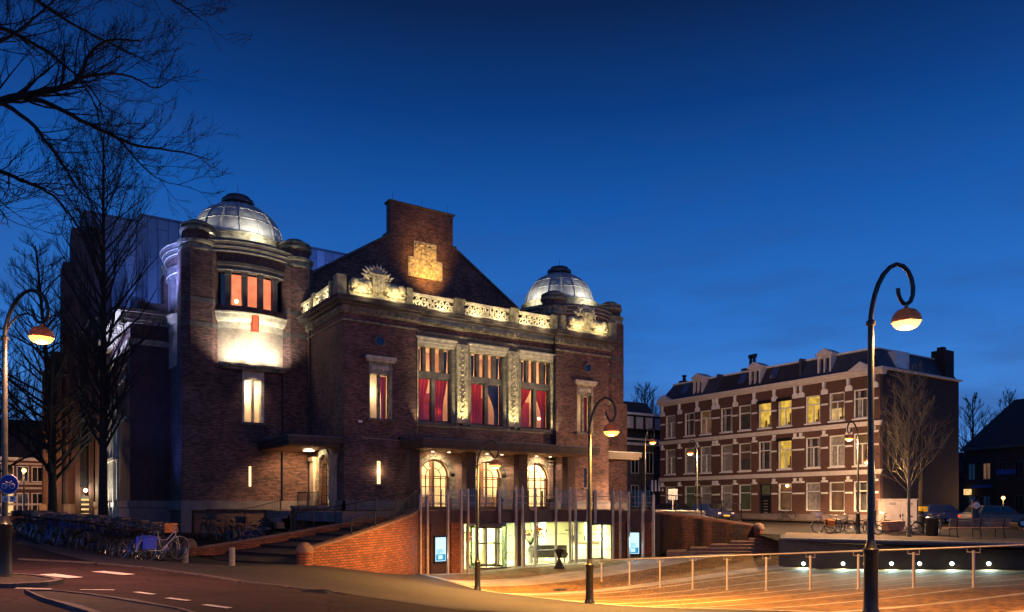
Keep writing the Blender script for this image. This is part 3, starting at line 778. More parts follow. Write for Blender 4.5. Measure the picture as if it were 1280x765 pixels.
BAYX = (21.42, 25.2, 28.98)
SW = [(17.05, 18.48, 6.5, 9.8), (32.15, 33.58, 6.5, 9.8)]
SLIT = [(17.55, 17.78, 2.75, 4.05), (32.78, 33.01, 2.75, 4.05)]
mb = MB()
wallY(mb, XL, 20.05, 0, 12.5, YF, YF + .5, [SW[0], SLIT[0]])
wallY(mb, 30.4, XR, 0, 12.5, YF, YF + .5, [SW[1], SLIT[1]])
CY = YF + .35
ops = [(x - 1.2, x + 1.2, 6.55, 11.05) for x in BAYX] + [(x - 1.02, x + 1.02, 1.25, 4.3) for x in BAYX]
wallY(mb, 20.05, 30.4, 0, 6.25, CY, CY + .5, [o for o in ops if o[2] < 5])
mb.build('wall', BR, TH)
# spandrels of the three arches
mb = MB()
for x in BAYX:
    for p in spandrel(x, 1.02, 3.28, 4.3): mb.prismY(p, CY + .02, CY + .45)
mb.build('wall', 'cream_plaster', TH)
# stone dressed piano nobile
mb = MB(); wallY(mb, 20.05, 30.4, 6.25, 11.6, CY - .02, CY + .5, [o for o in ops if o[2] > 5]); mb.build('wall', 'stone_blocks', TH)
# left side wall of the front block, arched door towards the camera side
mb = MB()
wallX(mb, YF + .5, 52, 0, 12.5, XL, XL + .5, [(42.35, 44.15, 1.25, 4.5)])
for p in spandrel(43.25, .9, 3.6, 4.5): mb.prismX(p, XL + .02, XL + .45)
wallX(mb, YF + .5, 52, 0, 12.5, XR - .5, XR)
mb.build('wall', BR, TH)
# plinth
mb = MB()
mb.box(XL - .12, 20.05, YF - .12, YF + .05, 1.25, 1.62).box(XL - .06, 20.05, YF - .06, YF + .05, 1.62, 1.8).box(30.4, XR + .12, YF - .12, YF + .05, 1.25, 1.8)
mb.box(XL - .12, XL + .05, YF - .12, 42.2, 1.25, 1.62).box(XL - .06, XL + .05, YF - .06, 42.2, 1.62, 1.8).box(XL - .12, XL + .05, 44.3, 46.1, 1.25, 1.8)
mb.build('plinth', 'plinth_stone', TH)
for x in (20.05, 22.56, 26.34, 30.12): MB().box(x, x + (.3 if x in (20.05, 30.12) else 1.5), CY - .1, CY + .05, 1.25, 1.95).build('plinth', 'plinth_stone', TH)

# entablature and cornice around the block
def band(mb, z0, z1, out, ymid=True):
    """strip along the front (following the set-back centre) and both sides"""
    mb.box(XL - out, 20.05 + out * .5, YF - out, YF + .02, z0, z1); mb.box(30.4 - out * .5, XR + out, YF - out, YF + .02, z0, z1)
    mb.box(20.05 + out * .5, 30.4 - out * .5, CY - out, CY + .02, z0, z1)
    mb.box(XL - out, XL + .02, YF + .02, 46.15, z0, z1); mb.box(XR - .02, XR + out, YF + .02, 46.15, z0, z1)
mb = MB(); wallY(mb, 20.05, 30.4, 11.6, 12.5, CY + .01, CY + .5); mb.build('wall', 'stone_blocks', TH)
mb = MB(); band(mb, 11.95, 12.3, .03); mb.build('frieze', BR, TH)
mb = MB(); band(mb, 11.86, 11.95, .10); band(mb, 12.3, 12.36, .12); band(mb, 12.36, 12.42, .2); mb.build('moulding', 'stone', TH)
# ornament band: row of small egg and leaf blocks
mb = MB(); band(mb, 12.42, 12.72, .16)
x = XL - .2
while x < XR + .2:
    y = (YF if (x < 20.05 or x > 30.4) else CY) - .16
    h = random.uniform(.13, .24)
    mb.prismY([(x, 12.44), (x + .15, 12.44), (x + .19, 12.44 + h * .6), (x + .075, 12.45 + h), (x - .03, 12.44 + h * .6)], y - random.uniform(.05, .1), y + .01); x += .26
y = YF
while y < 46: mb.prismX([(y, 12.44), (y + .15, 12.44), (y + .19, 12.58), (y + .075, 12.68), (y - .03, 12.58)], XL - .24, XL - .15); y += .26
mb.build('frieze', 'stone', TH)
mb = MB(); band(mb, 12.72, 12.86, .38); band(mb, 12.86, 13.05, .62); band(mb, 13.05, 13.14, .74); mb.build('cornice', 'stone_dark', TH)
mb = MB().box(XL, XR, YF + .1, 50.8, 12.5, 13.0); mb.build('roof', 'lead', TH)

# balustrade pieces
def balus(mbr, x0, x1, yy, ax='Y', z0=13.14):
    L = x1 - x0
    def bx(a, b_, p, q, c_, d_):
        if ax == 'Y': mbr.box(a, b_, yy + p, yy + q, c_, d_)
        else: mbr.box(yy + p, yy + q, a, b_, c_, d_)
    bx(x0, x1, -.1, .12, z0, z0 + .14); bx(x0, x1, -.13, .15, z0 + .68, z0 + .86); bx(x0, x1, -.085, .08, z0 + .38, z0 + .44)
    n = max(2, int(L / .36)); w = L / n
    for r_ in range(2):
        za = z0 + .14 + r_ * .27
        for i in range(n + 1):
            xa = x0 + (i - .5 * (r_ % 2)) * w
            for s in (-1, 1):
                pts = []
                a = xa if s > 0 else xa + w
                q = [(a, za), (a + .085 * s, za), (a + s * w * .5 + .04 * s, za + .27), (a + s * w * .5 - .06 * s, za + .27)]
                if min(p_[0] for p_ in q) < x0 - .01 or max(p_[0] for p_ in q) > x1 + .01: continue
                if ax == 'Y': mbr.prismY(q, yy - .07, yy + .07)
                else: mbr.prismX(q, yy - .07, yy + .07)
for k_, (a, b_) in enumerate(((19.65, 22.45), (23.25, 26.5), (27.25, 29.75))):
    mb = MB(); balus(mb, a, b_, YF - .1 if a > 20 else YF - .1); mb.build('balustrade', 'stone_light', TH)
mb = MB(); balus(mb, 41.0, 43.4, XL - .35, 'X'); balus(mb, 44.0, 46.1, XL - .35, 'X'); mb.build('balustrade', 'stone_light', TH)
for x0, x1 in ((22.55, 23.15), (26.6, 27.15), (29.85, 30.35)): MB().box(x0, x1, YF - .28, YF + .25, 13.14, 13.98).box(x0 - .05, x1 + .05, YF - .33, YF + .3, 13.98, 14.1).build('balustrade_pedestal', 'stone', TH)
for bb in ((XL - .55, XL - .1, 43.45, 43.95, 13.14, 14.1), (XL - .6, XL - .05, YF - .5, YF + .1, 13.14, 14.25), (XL - .6, XL - .05, 40.6, 40.95, 13.14, 14.1), (19.2, 19.6, YF - .45, YF + .2, 13.14, 14.15), (34.7, 35.3, YF - .5, YF + .1, 13.14, 14.2), (30.5, 30.85, YF - .45, YF + .2, 13.14, 14.15)):
    MB().box(*bb).build('balustrade_pedestal', 'stone', TH)

# two sculpted crests on the cornice: shield, crown, reclining beasts, leaves
def crest(cx, y):
    g_ = MB(); W_ = 1.7
    g_.box(cx - W_, cx + W_, y - .22, y + .25, 13.14, 13.36)
    prof = [(cx - W_, 13.36), (cx + W_, 13.36), (cx + W_ * .98, 14.0), (cx + W_ * .8, 14.22), (cx + W_ * .5, 14.3), (cx + .5, 14.75), (cx, 14.95), (cx - .5, 14.75), (cx - W_ * .5, 14.3), (cx - W_ * .8, 14.22), (cx - W_ * .98, 14.0)]
    g_.prismY(prof, y - .05, y + .2)
    sh = [(cx - .34, 14.45), (cx + .34, 14.45), (cx + .36, 13.85), (cx + .2, 13.58), (cx, 13.5), (cx - .2, 13.58), (cx - .36, 13.85)]
    g_.prismY(sh[::-1], y - .34, y)
    g_.prismY([(cx - .03, 13.65), (cx + .03, 13.65), (cx + .03, 14.35), (cx - .03, 14.35)], y - .40, y - .3)
    for i in range(3): g_.ball((cx - .18 + .18 * i, y - .36, 14.1), .05, 6, 4)
    g_.box(cx - .36, cx + .36, y - .32, y, 14.47, 14.6)
    for i in range(5): g_.ball((cx - .32 + .16 * i, y - .2, 14.66), .085, 6, 5)
    for s in (-1, 1):
        g_.ball((cx + s * .95, y - .12, 13.75), .45, 12, 8, (1.4, .7, .85), .05)
        g_.ball((cx + s * 1.42, y - .2, 13.92), .27, 10, 7, (1, .9, 1.05), .07)
        g_.ball((cx + s * 1.62, y - .3, 13.64), .10, 8, 6)
        g_.ball((cx + s * .55, y - .15, 13.9), .26, 10, 7, (1, .8, 1.2), .07)
        g_.tube([(cx + s * 1.2, y - .25, 13.5), (cx + s * 1.6, y - .38, 13.44)], [.09, .07], 6)
        g_.tube([(cx + s * .5, y - .25, 13.55), (cx + s * .95, y - .36, 13.44)], [.11, .07], 6)
        for i in range(14):
            a = R(random.uniform(15, 80)); rr = random.uniform(.45, .85)
            g_.ball((cx + s * rr * math.cos(a), y - .12, 14.15 + rr * .8 * math.sin(a)), random.uniform(.06, .11), 6, 5, jit=.15)
    g_.build('crest', 'carved_stone', TH)
    lv = MB()
    for i in range(11):
        a = R(22 + i * 13.6); r0, r1 = .62, random.uniform(.95, 1.2)
        c_ = Vector((cx, y, 14.2)); d = Vector((math.cos(a), 0, math.sin(a)))
        lv.tube([c_ + d * r0, c_ + d * (r0 + r1) / 2 + Vector((0, -.08, 0)), c_ + d * r1], [.06, .085, .015], 6)
    lv.build('leaf_crown', 'stone_light', TH)
crest(17.45, YF - .2); crest(32.75, YF - .2)

# windows --------------------------------------------------------
def pane(mbp, x0, x1, z0, z1, y): mbp.box(x0, x1, y, y + .012, z0, z1)
def curtain(x0, x1, z0, z1, y, gather=0.0, side=1):
    """pleated cloth; gather pulls it towards one edge halfway down"""
    n = 22; m_ = 12; vs = []; fs = []
    for j in range(m_ + 1):
        t_ = j / m_
        w = 1 - gather * (math.sin(min(1, t_ * 1.35) * math.pi * .5)) ** 1.5
        for i in range(n + 1):
            u = i / n
            x = (x0 + (x1 - x0) * u * w) if side > 0 else (x1 - (x1 - x0) * (1 - u) * w)
            vs.append((x, y + .07 * math.sin(u * 24 + t_ * .8) + .02 * math.sin(u * 61), z1 - (z1 - z0) * t_))
    for j in range(m_):
        for i in range(n):
            a = j * (n + 1) + i; fs.append((a, a + 1, a + n + 2, a + n + 1))
    return MB().add(vs, fs)
for bi, x in enumerate(BAYX):
    w = MB(); y = CY + .12
    # stone mullions and transom
    w.box(x - .12, x + .12, y, y + .28, 6.6, 11.05).box(x - 1.2, x + 1.2, y - .03, y + .28, 9.22, 9.6)
    for s in (-1, 1): w.box(x + s * .62 - .11, x + s * .62 + .11, y, y + .28, 9.6, 11.05)
    w.box(x - 1.2, x - 1.13, y + .02, y + .28, 6.6, 11.05).box(x + 1.13, x + 1.2, y + .02, y + .28, 6.6, 11.05)
    win = w.build('window', 'stone_dark', TH)
    fr = MB()
    for s in (-1, 1):
        a, b_ = sorted((x + s * .12, x + s * 1.13))
        for q in ((a, a + .05, 6.6, 9.22), (b_ - .05, b_, 6.6, 9.22), (a, b_, 6.6, 6.68), (a, b_, 9.15, 9.22)): fr.box(q[0], q[1], y + .12, y + .2, q[2], q[3])
    fr.build('frame', 'dark_frame', win)
    pn = MB(); pane(pn, x - 1.13, x + 1.13, 6.62, 11.0, y + .155); pn.build('pane', 'window_glass', win)
    # surround: lintel, jambs, sill
    t_ = MB(); t_.box(x - 1.42, x + 1.42, CY - .20, CY - .02, 11.28, 11.5).box(x - 1.34, x + 1.34, CY - .12, CY - .02, 11.1, 11.28).box(x - 1.48, x + 1.48, CY - .27, CY - .02, 11.5, 11.6)
    t_.build('lintel', 'stone_light', win)
    t_ = MB(); t_.box(x - 1.4, x + 1.4, CY - .18, CY + .1, 6.38, 6.54); t_.build('sill', 'stone_dark', win)
    # curtains and room
    for s in (-1, 1):
        gth, sd_ = {(0, -1): (.35, 1), (0, 1): (.30, 1), (1, -1): (.12, 1), (1, 1): (.72, -1), (2, -1): (.86, 1), (2, 1): (.66, -1)}[(bi, s)]
        g_ = curtain(*(sorted((x + s * .16, x + s * 1.1))), 6.7, 9.2, y + .36, gth, sd_)
        g_.build('curtain', 'navy_curtain' if (bi, s) == (1, 1) else 'red_curtain', win)
        curtain(*(sorted((x + s * .76, x + s * 1.1))), 9.62, 10.98, y + .36, .1, s).build('curtain', 'navy_curtain', win)
# rooms behind the three windows
rm = MB()
rm.box(20.2, 30.3, 43.2, 43.3, 6.3, 11.3).box(20.2, 30.3, CY + .52, 43.2, 6.2, 6.3).box(20.2, 30.3, CY + .52, 43.2, 11.3, 11.4)
for x in (20.1, 23.26, 27.04, 30.3): rm.box(x, x + .1, CY + .52, 43.2, 6.3, 11.3)
rm.build('hall', 'pink_plaster', TH)
wd = MB()
for x in BAYX: wd.box(x - 1.4, x + 1.4, 43.12, 43.19, 6.3, 8.7)
wd.build('wainscot', 'wine_panel', TH)
for i, x in enumerate(BAYX):
    point((x + .1, 42.4, 9.6), 62, (1, .62, .32), .15, 'hall_lamp_light')
    px, pz = ((x + .62, 7.25), (x - .95, 7.0), (x + .72, 7.35))[i]
    b_ = MB().ball((px, CY + .66, pz), .085, 10, 8); b_.build('wall_light', 'bay_bulb', TH)

# carved pilasters between the windows (floodlit)
mb = MB(); dr = MB()
for x, w in ((23.31, .33), (27.09, .33)):
    mb.box(x - w, x + w, CY - .12, CY - .02, 6.6, 11.45).box(x - w - .05, x - w, CY - .17, CY - .02, 6.6, 11.45).box(x + w, x + w + .05, CY - .17, CY - .02, 6.6, 11.45)
    for i in range(15):
        z = 6.9 + i * .3
        mb.ball((x + random.uniform(-.04, .04), CY - .12, z), .10, 8, 6, (1.2, .8, .8), .2)
        for s in (-1, 1): mb.ball((x + s * .14, CY - .12, z + .13), .06, 6, 5, (1, .8, .7), .2)
for x in (20.2, 30.28): mb.box(x - .14, x + .1, CY - .1, CY - .02, 6.3, 11.45)
mb.build('pilaster', 'carved_stone', TH)

# small windows in the corner blocks
for bi, (x0, x1, z0, z1) in enumerate(SW):
    w = MB(); y = YF
    w.box(x0, x0 + .1, y + .05, y + .4, z0, z1).box(x1 - .16, x1, y - .02, y + .4, z0, z1).box(x0 + .1, x1 - .16, y + .05, y + .4, 9.05, z1 - .0).box((x0 + x1) / 2 - .08, (x0 + x1) / 2 + .06, y + .2, y + .4, z0, 9.05)
    win = w.build('window', 'stone', TH)
    MB().box(x0 - .22, x1 + .22, y - .22, y + .01, z1 + .05, z1 + .24).box(x0 - .14, x1 + .14, y - .14, y + .01, z1 - .06, z1 + .05).build('lintel', 'stone_light', win)
    o_ = MB()
    for i in range(7): o_.ball((x0 + .25 + i * .16, y + .03, 9.42), .10, 6, 5, (1, .5, 1.4), .25)
    o_.build('panel_relief', 'stone_light', win)
    MB().box(x0 - .12, x1 + .12, y - .15, y + .05, z0 - .15, z0 - .01).build('sill', 'stone_dark', win)
    pn = MB(); pane(pn, x0 + .1, x1 - .16, z0, 9.05, y + .3); pn.build('pane', 'window_glass', win)
    curtain(x1 - .55, x1 - .18, z0, 9.0, y + .5, .3, -1).build('curtain', 'red_curtain', win)
    r_ = MB(); r_.box(x0 - .2, x1 + .2, y + 1.6, y + 1.7, z0 - .3, z1).box(x0 - .3, x0 - .2, y + .52, y + 1.7, z0 - .3, z1).box(x1 + .2, x1 + .3, y + .52, y + 1.7, z0 - .3, z1).box(x0 - .3, x1 + .3, y + .52, y + 1.7, z0 - .4, z0 - .3).box(x0 - .3, x1 + .3, y + .52, y + 1.7, z1, z1 + .1)
    r_.build('room', 'cream_plaster', TH)
    point(((x0 + x1) / 2 - .1, y + 1.1, 8.2), 30 if bi == 0 else 16, (1, .78, .5), .1, 'room_lamp_light')
# oculi
for x in (17.72, 33.1):
    o_ = MB().torus((x, YF - .01, 10.95), (0, 1, 0), .30, .07, 28, 6); oc = o_.build('oculus', 'stone_dark', TH)
    MB().tube([(x, YF + .002, 10.95), (x, YF - .012, 10.95)], .26, 24).build('pane', 'dark_pane', oc)
# slit lamps beside the canopy
for i, (x0, x1, z0, z1) in enumerate(SLIT):
    s_ = MB().box(x0 - .12, x1 + .12, YF - .1, YF + .02, z0 - .12, z0 - .02); s_ = s_.build('wall_lamp', 'stone_dark', TH)
    MB().box(x0 + .01, x1 - .01, YF + .04, YF + .10, z0, z1).build('lamp_glass', 'slit_glow' if i == 0 else 'dark_pane', s_)
point((17.66, YF - .16, 3.5), 8, (1, .7, .35), .06, 'slit_light')

# three arched doors ---------------------------------------------
def arch_door(cx, r, zb, zs, put, mat_frame='wood_frame'):
    """put(x0,x1,z0,z1,d0,d1,poly) maps face coordinates; returns frame builder"""
    f = MB()
    def seg(a, b_, w=.035, d0=.13, d1=.17):
        a = Vector(a); b_ = Vector(b_); d = (b_ - a).normalized(); n = Vector((-d.y, d.x)) * w
        put(f, [tuple(a + n), tuple(b_ + n), tuple(b_ - n), tuple(a - n)], d0, d1)
    top = zs
    seg((cx, zb), (cx, zs + r), .065, .12, .18)
    for s in (-1, 1):
        seg((cx + s * (r - .06), zb), (cx + s * (r - .06), top), .045, .12, .18); seg((cx + s * r * .5, zb), (cx + s * r * .5, top), .03)
        for a in (45,):
            seg((cx + s * r * .5 * math.cos(R(a)), zs + r * .5 * math.sin(R(a))), (cx + s * (r - .02) * math.cos(R(a)), zs + (r - .02) * math.sin(R(a))), .025)
    z = zb + .35
    while z < zs + .05: seg((cx - r, z), (cx + r, z), .028); z += .52
    seg((cx - r, zs), (cx + r, zs), .03); seg((cx - r, zb + .1), (cx + r, zb + .1), .1)
    n = 16
    for rr, w in ((r - .05, .05), (r * .5, .025)):
        for i in range(n):
            a, b_ = math.pi * i / n, math.pi * (i + 1) / n
            seg((cx + rr * math.cos(a), zs + rr * math.sin(a)), (cx + rr * math.cos(b_), zs + rr * math.sin(b_)), w)
    return f
def putY(y):
    def f(mb_, poly, d0, d1):
        mb_.prismY(poly if True else poly, y + d0, y + d1)
    return f
for x in BAYX:
    d = arch_door(x, 1.02, 1.25, 3.28, putY(CY)).build('door', 'wood_frame', TH)
    p_ = MB(); n = 24
    p_.add([(x - 1, CY + .16, 1.25), (x + 1, CY + .16, 1.25)] + [(x + 1.0 * math.cos(math.pi * i / n), CY + .16, 3.28 + 1.0 * math.sin(math.pi * i / n)) for i in range(n + 1)], [tuple(range(n + 3))])
    p_.build('pane', 'window_glass', d)
    a_ = MB(); arch_ring(a_, x, 1.04, 1.38, 3.28, CY - .1, CY + .01)
    for s in (-1, 1):
        z = 1.95
        while z < 3.25: a_.box(x + s * 1.04, x + s * 1.36, CY - .1, CY + .01, z, z + .24); z += .26
    a_.build('archivolt', 'stone', TH)
for x, w in ((20.25, .25), (23.31, .26), (27.09, .26), (30.2, .25)):
    MB().box(x - w + .35 * (x > 21) * (x < 30), x + w + .35 * (x > 21) * (x < 30), CY - .16, CY - .003, 1.95, 4.2).build('pilaster', 'pink_brick', TH)
mb = MB()
for x, w in ((23.66, .3), (27.44, .3), (30.2, .29)):
    mb.box(x - w, x + w, CY - .22, CY - .0, 4.2, 4.3).box(x - w, x + w, CY - .19, CY, 3.95, 4.0).box(x - w - .03, x + w + .03, CY - .25, CY, 4.42, 4.5)
mb.build('capital', 'stone_light', TH)
# plaster field under the canopy
mb = MB()
wallY(mb, 20.3, 30.15, 1.95, 4.72, CY - .03, CY - .005, [(x - 1.04, x + 1.04, 1.2, 4.32) for x in BAYX])
for x in BAYX:
    for p in spandrel(x, 1.04, 3.28, 4.32): mb.prismY(p, CY - .03, CY - .005)
mb.build('wall_panel', 'pink_brick', TH)
# foyer behind the doors
rm = MB(); rm.box(20, 30.4, 44.4, 44.5, 1.2, 5.4).box(20, 20.1, CY + .52, 44.4, 1.2, 5.4).box(30.3, 30.4, CY + .52, 44.4, 1.2, 5.4).box(20, 30.4, CY + .52, 44.5, 5.4, 5.5).box(20, 30.4, CY + .3, 44.5, 1.1, 1.2)
rm.build('foyer', 'cream_plaster', TH)
cl = MB()
for x in (22.6, 24.1, 26.3, 27.9): cl.box(x - .13, x + .13, 42.9, 43.2, 1.2, 5.4)
cl.box(20.5, 23.2, 44.2, 44.38, 1.2, 2.1).box(26.9, 29.9, 44.2, 44.38, 1.2, 2.1)
cl.build('foyer_column', 'wood_frame', TH)
for x in BAYX: point((x + .3, 42.0, 4.6), 260, (1, .80, .45), .15, 'foyer_lamp_light')

# entrance canopy on piers, their shade put into a dark brick colour ----------------------------------
def canopy(x0, x1, y0, y1, z0, z1, name='canopy'):
    c = MB(); c.box(x0, x1, y0, y1, z0 + .16, z1); c.box(x0 + .12, x1 - .12, y0 + .12, y1, z0, z0 + .16)
    o = c.build(name, 'canopy_metal', TH)
    MB().box(x0 - .04, x1 + .04, y0 - .04, y1, z1, z1 + .05).build('edge_trim', 'lead', o)
    MB().box(x0 + .2, x1 - .2, y0 + .2, y1 - .02, z0 - .012, z0 - .002).build('soffit', 'canopy_soffit', o)
    return o
cn = canopy(19.0, 31.7, 37.15, YF + .3, 4.72, 5.2)
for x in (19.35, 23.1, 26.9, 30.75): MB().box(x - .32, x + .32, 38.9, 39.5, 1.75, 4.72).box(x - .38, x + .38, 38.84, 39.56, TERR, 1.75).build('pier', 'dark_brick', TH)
for x in BAYX:
    for dx in (-.55, .55):
        l_ = MB().lathe([(0, 0), (.09, 0), (.09, -.03), (0, -.03)], x + dx, 39.6, 12, z=4.705); l_.build('downlight', 'downlight', TH)
    spot((x, 39.55, 4.66), (x, CY + .25, 2.6), 130, 150, (1, .72, .42), .12, .9, 'canopy_downlight')
for x in (22.05, 25.8, 29.7):
    spot((x + .9, 39.7, 4.6), (x + 1.15, CY, 2.2), 35, 80, (1, .75, .45), .05, .9, 'canopy_downlight')
# side canopy over the left door, and its mirror on the right
cn = canopy(12.45, XL, 40.15, 46.15, 4.82, 5.28)
canopy(XR, 38.2, 40.15, 46.15, 4.82, 5.28)
spot((14.6, 43.2, 4.76), (XL + .2, 43.2, 2.6), 420, 150, (1, .84, .55), .1, .8, 'side_canopy_light')
spot((14.9, 43.6, 4.76), (14.4, 46.2, 2.0), 420, 105, (1, .60, .25), .1, .7, 'side_canopy_light')
MB().lathe([(.06, .12), (.34, -.02), (.3, -.05), (0, .0)], 14.55, 43.0, 18, z=4.72).build('downlight', 'downlight', TH)
# side door
def putX(x):
    def f(mb_, poly, d0, d1): mb_.prismX(poly, x + d0, x + d1)
    return f
d = arch_door(43.25, .9, 1.25, 3.6, putX(XL)).build('door', 'wood_frame', TH)
n = 24
MB().add([(XL + .16, 42.37, 1.25), (XL + .16, 44.13, 1.25)] + [(XL + .16, 43.25 + .88 * math.cos(math.pi * i / n), 3.6 + .88 * math.sin(math.pi * i / n)) for i in range(n + 1)], [tuple(range(n + 3))]).build('pane', 'window_glass', d)
a_ = MB(); arch_ring(a_, 43.25, .92, 1.3, 3.6, 0, 0, X=(XL - .1, XL + .01))
for s in (-1, 1):
    z = 1.85
    while z < 3.55: a_.box(XL - .1, XL + .01, 43.25 + s * .92, 43.25 + s * 1.3, z, z + .28); z += .3
a_.build('archivolt', 'stone', TH)
for ya, yb in ((44.6, 45.3), (41.2, 41.9)):
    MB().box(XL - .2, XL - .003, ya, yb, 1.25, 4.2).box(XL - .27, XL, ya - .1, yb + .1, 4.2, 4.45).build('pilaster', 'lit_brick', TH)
rm = MB(); rm.box(XL + 2.4, XL + 2.5, 41.6, 45, 1.2, 5.2).box(XL + .5, XL + 2.5, 44.9, 45, 1.2, 5.2).box(XL + .5, XL + 2.5, 41.6, 41.7, 1.2, 5.2).box(XL + .5, XL + 2.5, 41.6, 45, 1.1, 1.2).box(XL + .5, XL + 2.5, 41.6, 45, 5.2, 5.3)
rm.build('porch', 'cream_plaster', TH); point((XL + 1.3, 43.2, 4.4), 45, (1, .8, .5), .1, 'porch_lamp_light')
# stair wing with stone cap at the side door
mb = MB(); mb.box(12.9, 14.7, 40.4, 41.0, 0, 1.35); mb.build('stair_wing', 'base_brick', TH)
mb = MB(); mb.box(12.85, 14.75, 40.35, 41.05, 1.35, 1.5); mb.build('stair_cap', 'plinth_stone', TH)
mb = MB()
for i in range(6): mb.box(11.2 + i * .3, 13.0, 41.0, 42.4, -.2, .2 * (i + 1))
mb.build('stair', 'plinth_stone', TH)

# towers ----------------------------------------------------------
def tower(cx, lit, mir):
    """cx: centre; mir flips x"""
    cy = 50.1
    def X(x): return cx + (x - 12.2) * mir
    x0, x1 = 8.28, 16.1
    w = MB()
    def bx(a, b_, y0, y1, z0, z1, mb_=None): (mb_ or w).box(X(a), X(b_), y0, y1, z0, z1)
    wop = (11.6, 12.87, 6.5, 9.6)
    lo, hi = sorted((X(x0), X(x1))); wa, wb = sorted((X(wop[0]), X(wop[1])))
    sa, sb = sorted((X(11.95), X(12.15)))
    ops_ = [(wa, wb, 6.5, 9.6), (sa, sb, 2.65, 3.85)] if lit else []
    wallY(w, lo, hi, 1.8, 9.82, 46.2, 46.8, ops_)
    bx(x0, x0 + .5, 46.8, 54.0, 1.8, 9.82); bx(x1 - .5, x1, 46.8, 54.0, 1.8, 9.82)
    # corner piers above, chamfered
    for a, b_ in ((x0, 10.33), (14.07, x1)):
        for y0, y1 in ((46.2, 48.25), (51.95, 54.0)):
            l_, h_ = sorted((X(a), X(b_))); k_ = .42
            MB().prism([(l_ + k_, y0), (h_ - k_, y0), (h_, y0 + k_), (h_, y1 - k_), (h_ - k_, y1), (l_ + k_, y1), (l_, y1 - k_), (l_, y0 + k_)], 9.82, 16.3).build('corner_pier', BR, TH)
    w.build('tower_wall', BR, TH)
    b_ = MB(); b_.box(lo, hi, 46.2, 46.8, -.3, 1.25); b_.box(X(x0), X(x0 + .5 ), 46.8, 54, -.3, 1.25); b_.box(lo + .6, hi - .6, 46.1, 46.2, -.3, 1.0); b_.build('tower_base', 'base_brick', TH)
    p_ = MB(); p_.box(lo - .14, hi + .0, 46.04, 46.85, 1.25, 1.55).box(lo - .07, hi + .0, 46.12, 46.85, 1.55, 1.8); a, c_ = sorted((X(x0 - .14), X(x0 + .4))); p_.box(a, c_, 46.85, 54, 1.25, 1.8); p_.box(X(x0 - .1), X(x0 + .45), 46.0, 46.2, -.3, 1.25)
    p_.build('plinth', 'plinth_stone', TH)
    # drum
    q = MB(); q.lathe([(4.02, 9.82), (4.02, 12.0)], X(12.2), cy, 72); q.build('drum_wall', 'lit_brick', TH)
    q = MB(); q.lathe([(4.03, 12.0), (4.03, 12.4), (4.12, 12.45), (4.22, 12.62), (4.26, 12.85), (4.3, 12.9), (4.3, 12.98), (3.6, 13.0)], X(12.2), cy, 72); q.build('drum_sill', 'stone_light', TH)
    q = MB(); q.lathe([(4.0, 13.0), (4.0, 13.38), (3.7, 13.38)], X(12.2), cy, 72); q.build('drum_wall', BR, TH)
    # windows: glowing panes behind stone mullions, on the front; dark ones to the sides
    ang0 = -math.pi / 2
    dr = MB(); dr.lathe([(3.72, 13.38), (3.72, 15.4)], X(12.2), cy, 96); dr.build('drum_core', 'dark_pane', TH)
    win_a = []
    for base in (ang0, math.pi, 0.0):
        for k_ in (-1, 0, 1):
            a = base + k_ * R(13.6); win_a.append((a, base == ang0, k_))
    for base in (ang0, math.pi, 0.0):
        for k_ in (-1.5, -.5, .5, 1.5):
            a = base + k_ * R(13.6)
            ww = .15
            pil = MB()
            c0 = Vector((X(12.2), cy)); d2 = Vector((math.cos(a), math.sin(a))); n2 = Vector((-d2.y, d2.x))
            pil.prism([c0 + d2 * 3.6 + n2 * ww, c0 + d2 * 3.6 - n2 * ww, c0 + d2 * 4.0 - n2 * ww, c0 + d2 * 4.0 + n2 * ww][::-1], 13.38, 15.16)
            pil.prism([c0 + d2 * 3.6 + n2 * (ww + .03), c0 + d2 * 3.6 - n2 * (ww + .03), c0 + d2 * 4.06 - n2 * (ww + .03), c0 + d2 * 4.06 + n2 * (ww + .03)][::-1], 15.16, 15.38)
            pil.build('drum_column', 'stone_dark', TH)
    if lit:
        for a, isf, k_ in win_a:
            if not isf: continue
            c0 = Vector((X(12.2), cy)); d2 = Vector((math.cos(a), math.sin(a))); n2 = Vector((-d2.y, d2.x))
            g_ = MB(); g_.prism([c0 + d2 * 3.73 + n2 * .33, c0 + d2 * 3.73 - n2 * .33, c0 + d2 * 3.78 - n2 * .33, c0 + d2 * 3.78 + n2 * .33][::-1], 13.42, 15.25); wn_ = g_.build('window', 'bay_glow', TH)
            f_ = MB()
            for s in (-1, 1): f_.prism([c0 + d2 * 3.76 + n2 * (s * .33 + .055), c0 + d2 * 3.76 + n2 * (s * .33 - .055), c0 + d2 * 3.84 + n2 * (s * .33 - .055), c0 + d2 * 3.84 + n2 * (s * .33 + .055)][::-1], 13.4, 15.25)
            f_.build('frame', 'red_wood', wn_)
        a = ang0 - R(13.6); MB().ball((X(12.2) + 3.86 * math.cos(a), cy + 3.86 * math.sin(a), 13.66), .10, 10, 8).build('wall_light', 'bay_bulb', TH)
        MB().box(X(12.13), X(12.40), 45.80, 45.86, 12.05, 12.85).build('niche_window', 'niche_glow', TH); MB().box(X(12.05), X(12.48), 45.84, 46.2, 11.9, 12.93).build('niche_frame', 'red_wood', TH)
    # lintel ring, mouldings
    q = MB(); q.lathe([(3.7, 15.38), (4.08, 15.38), (4.1, 15.7), (4.14, 15.72), (4.16, 15.9), (4.05, 15.92)], X(12.2), cy, 72); q.build('drum_lintel', 'stone_dark', TH)
    q = MB(); q.lathe([(4.05, 15.92), (4.05, 16.45)], X(12.2), cy, 72); q.build('drum_wall', BR, TH)
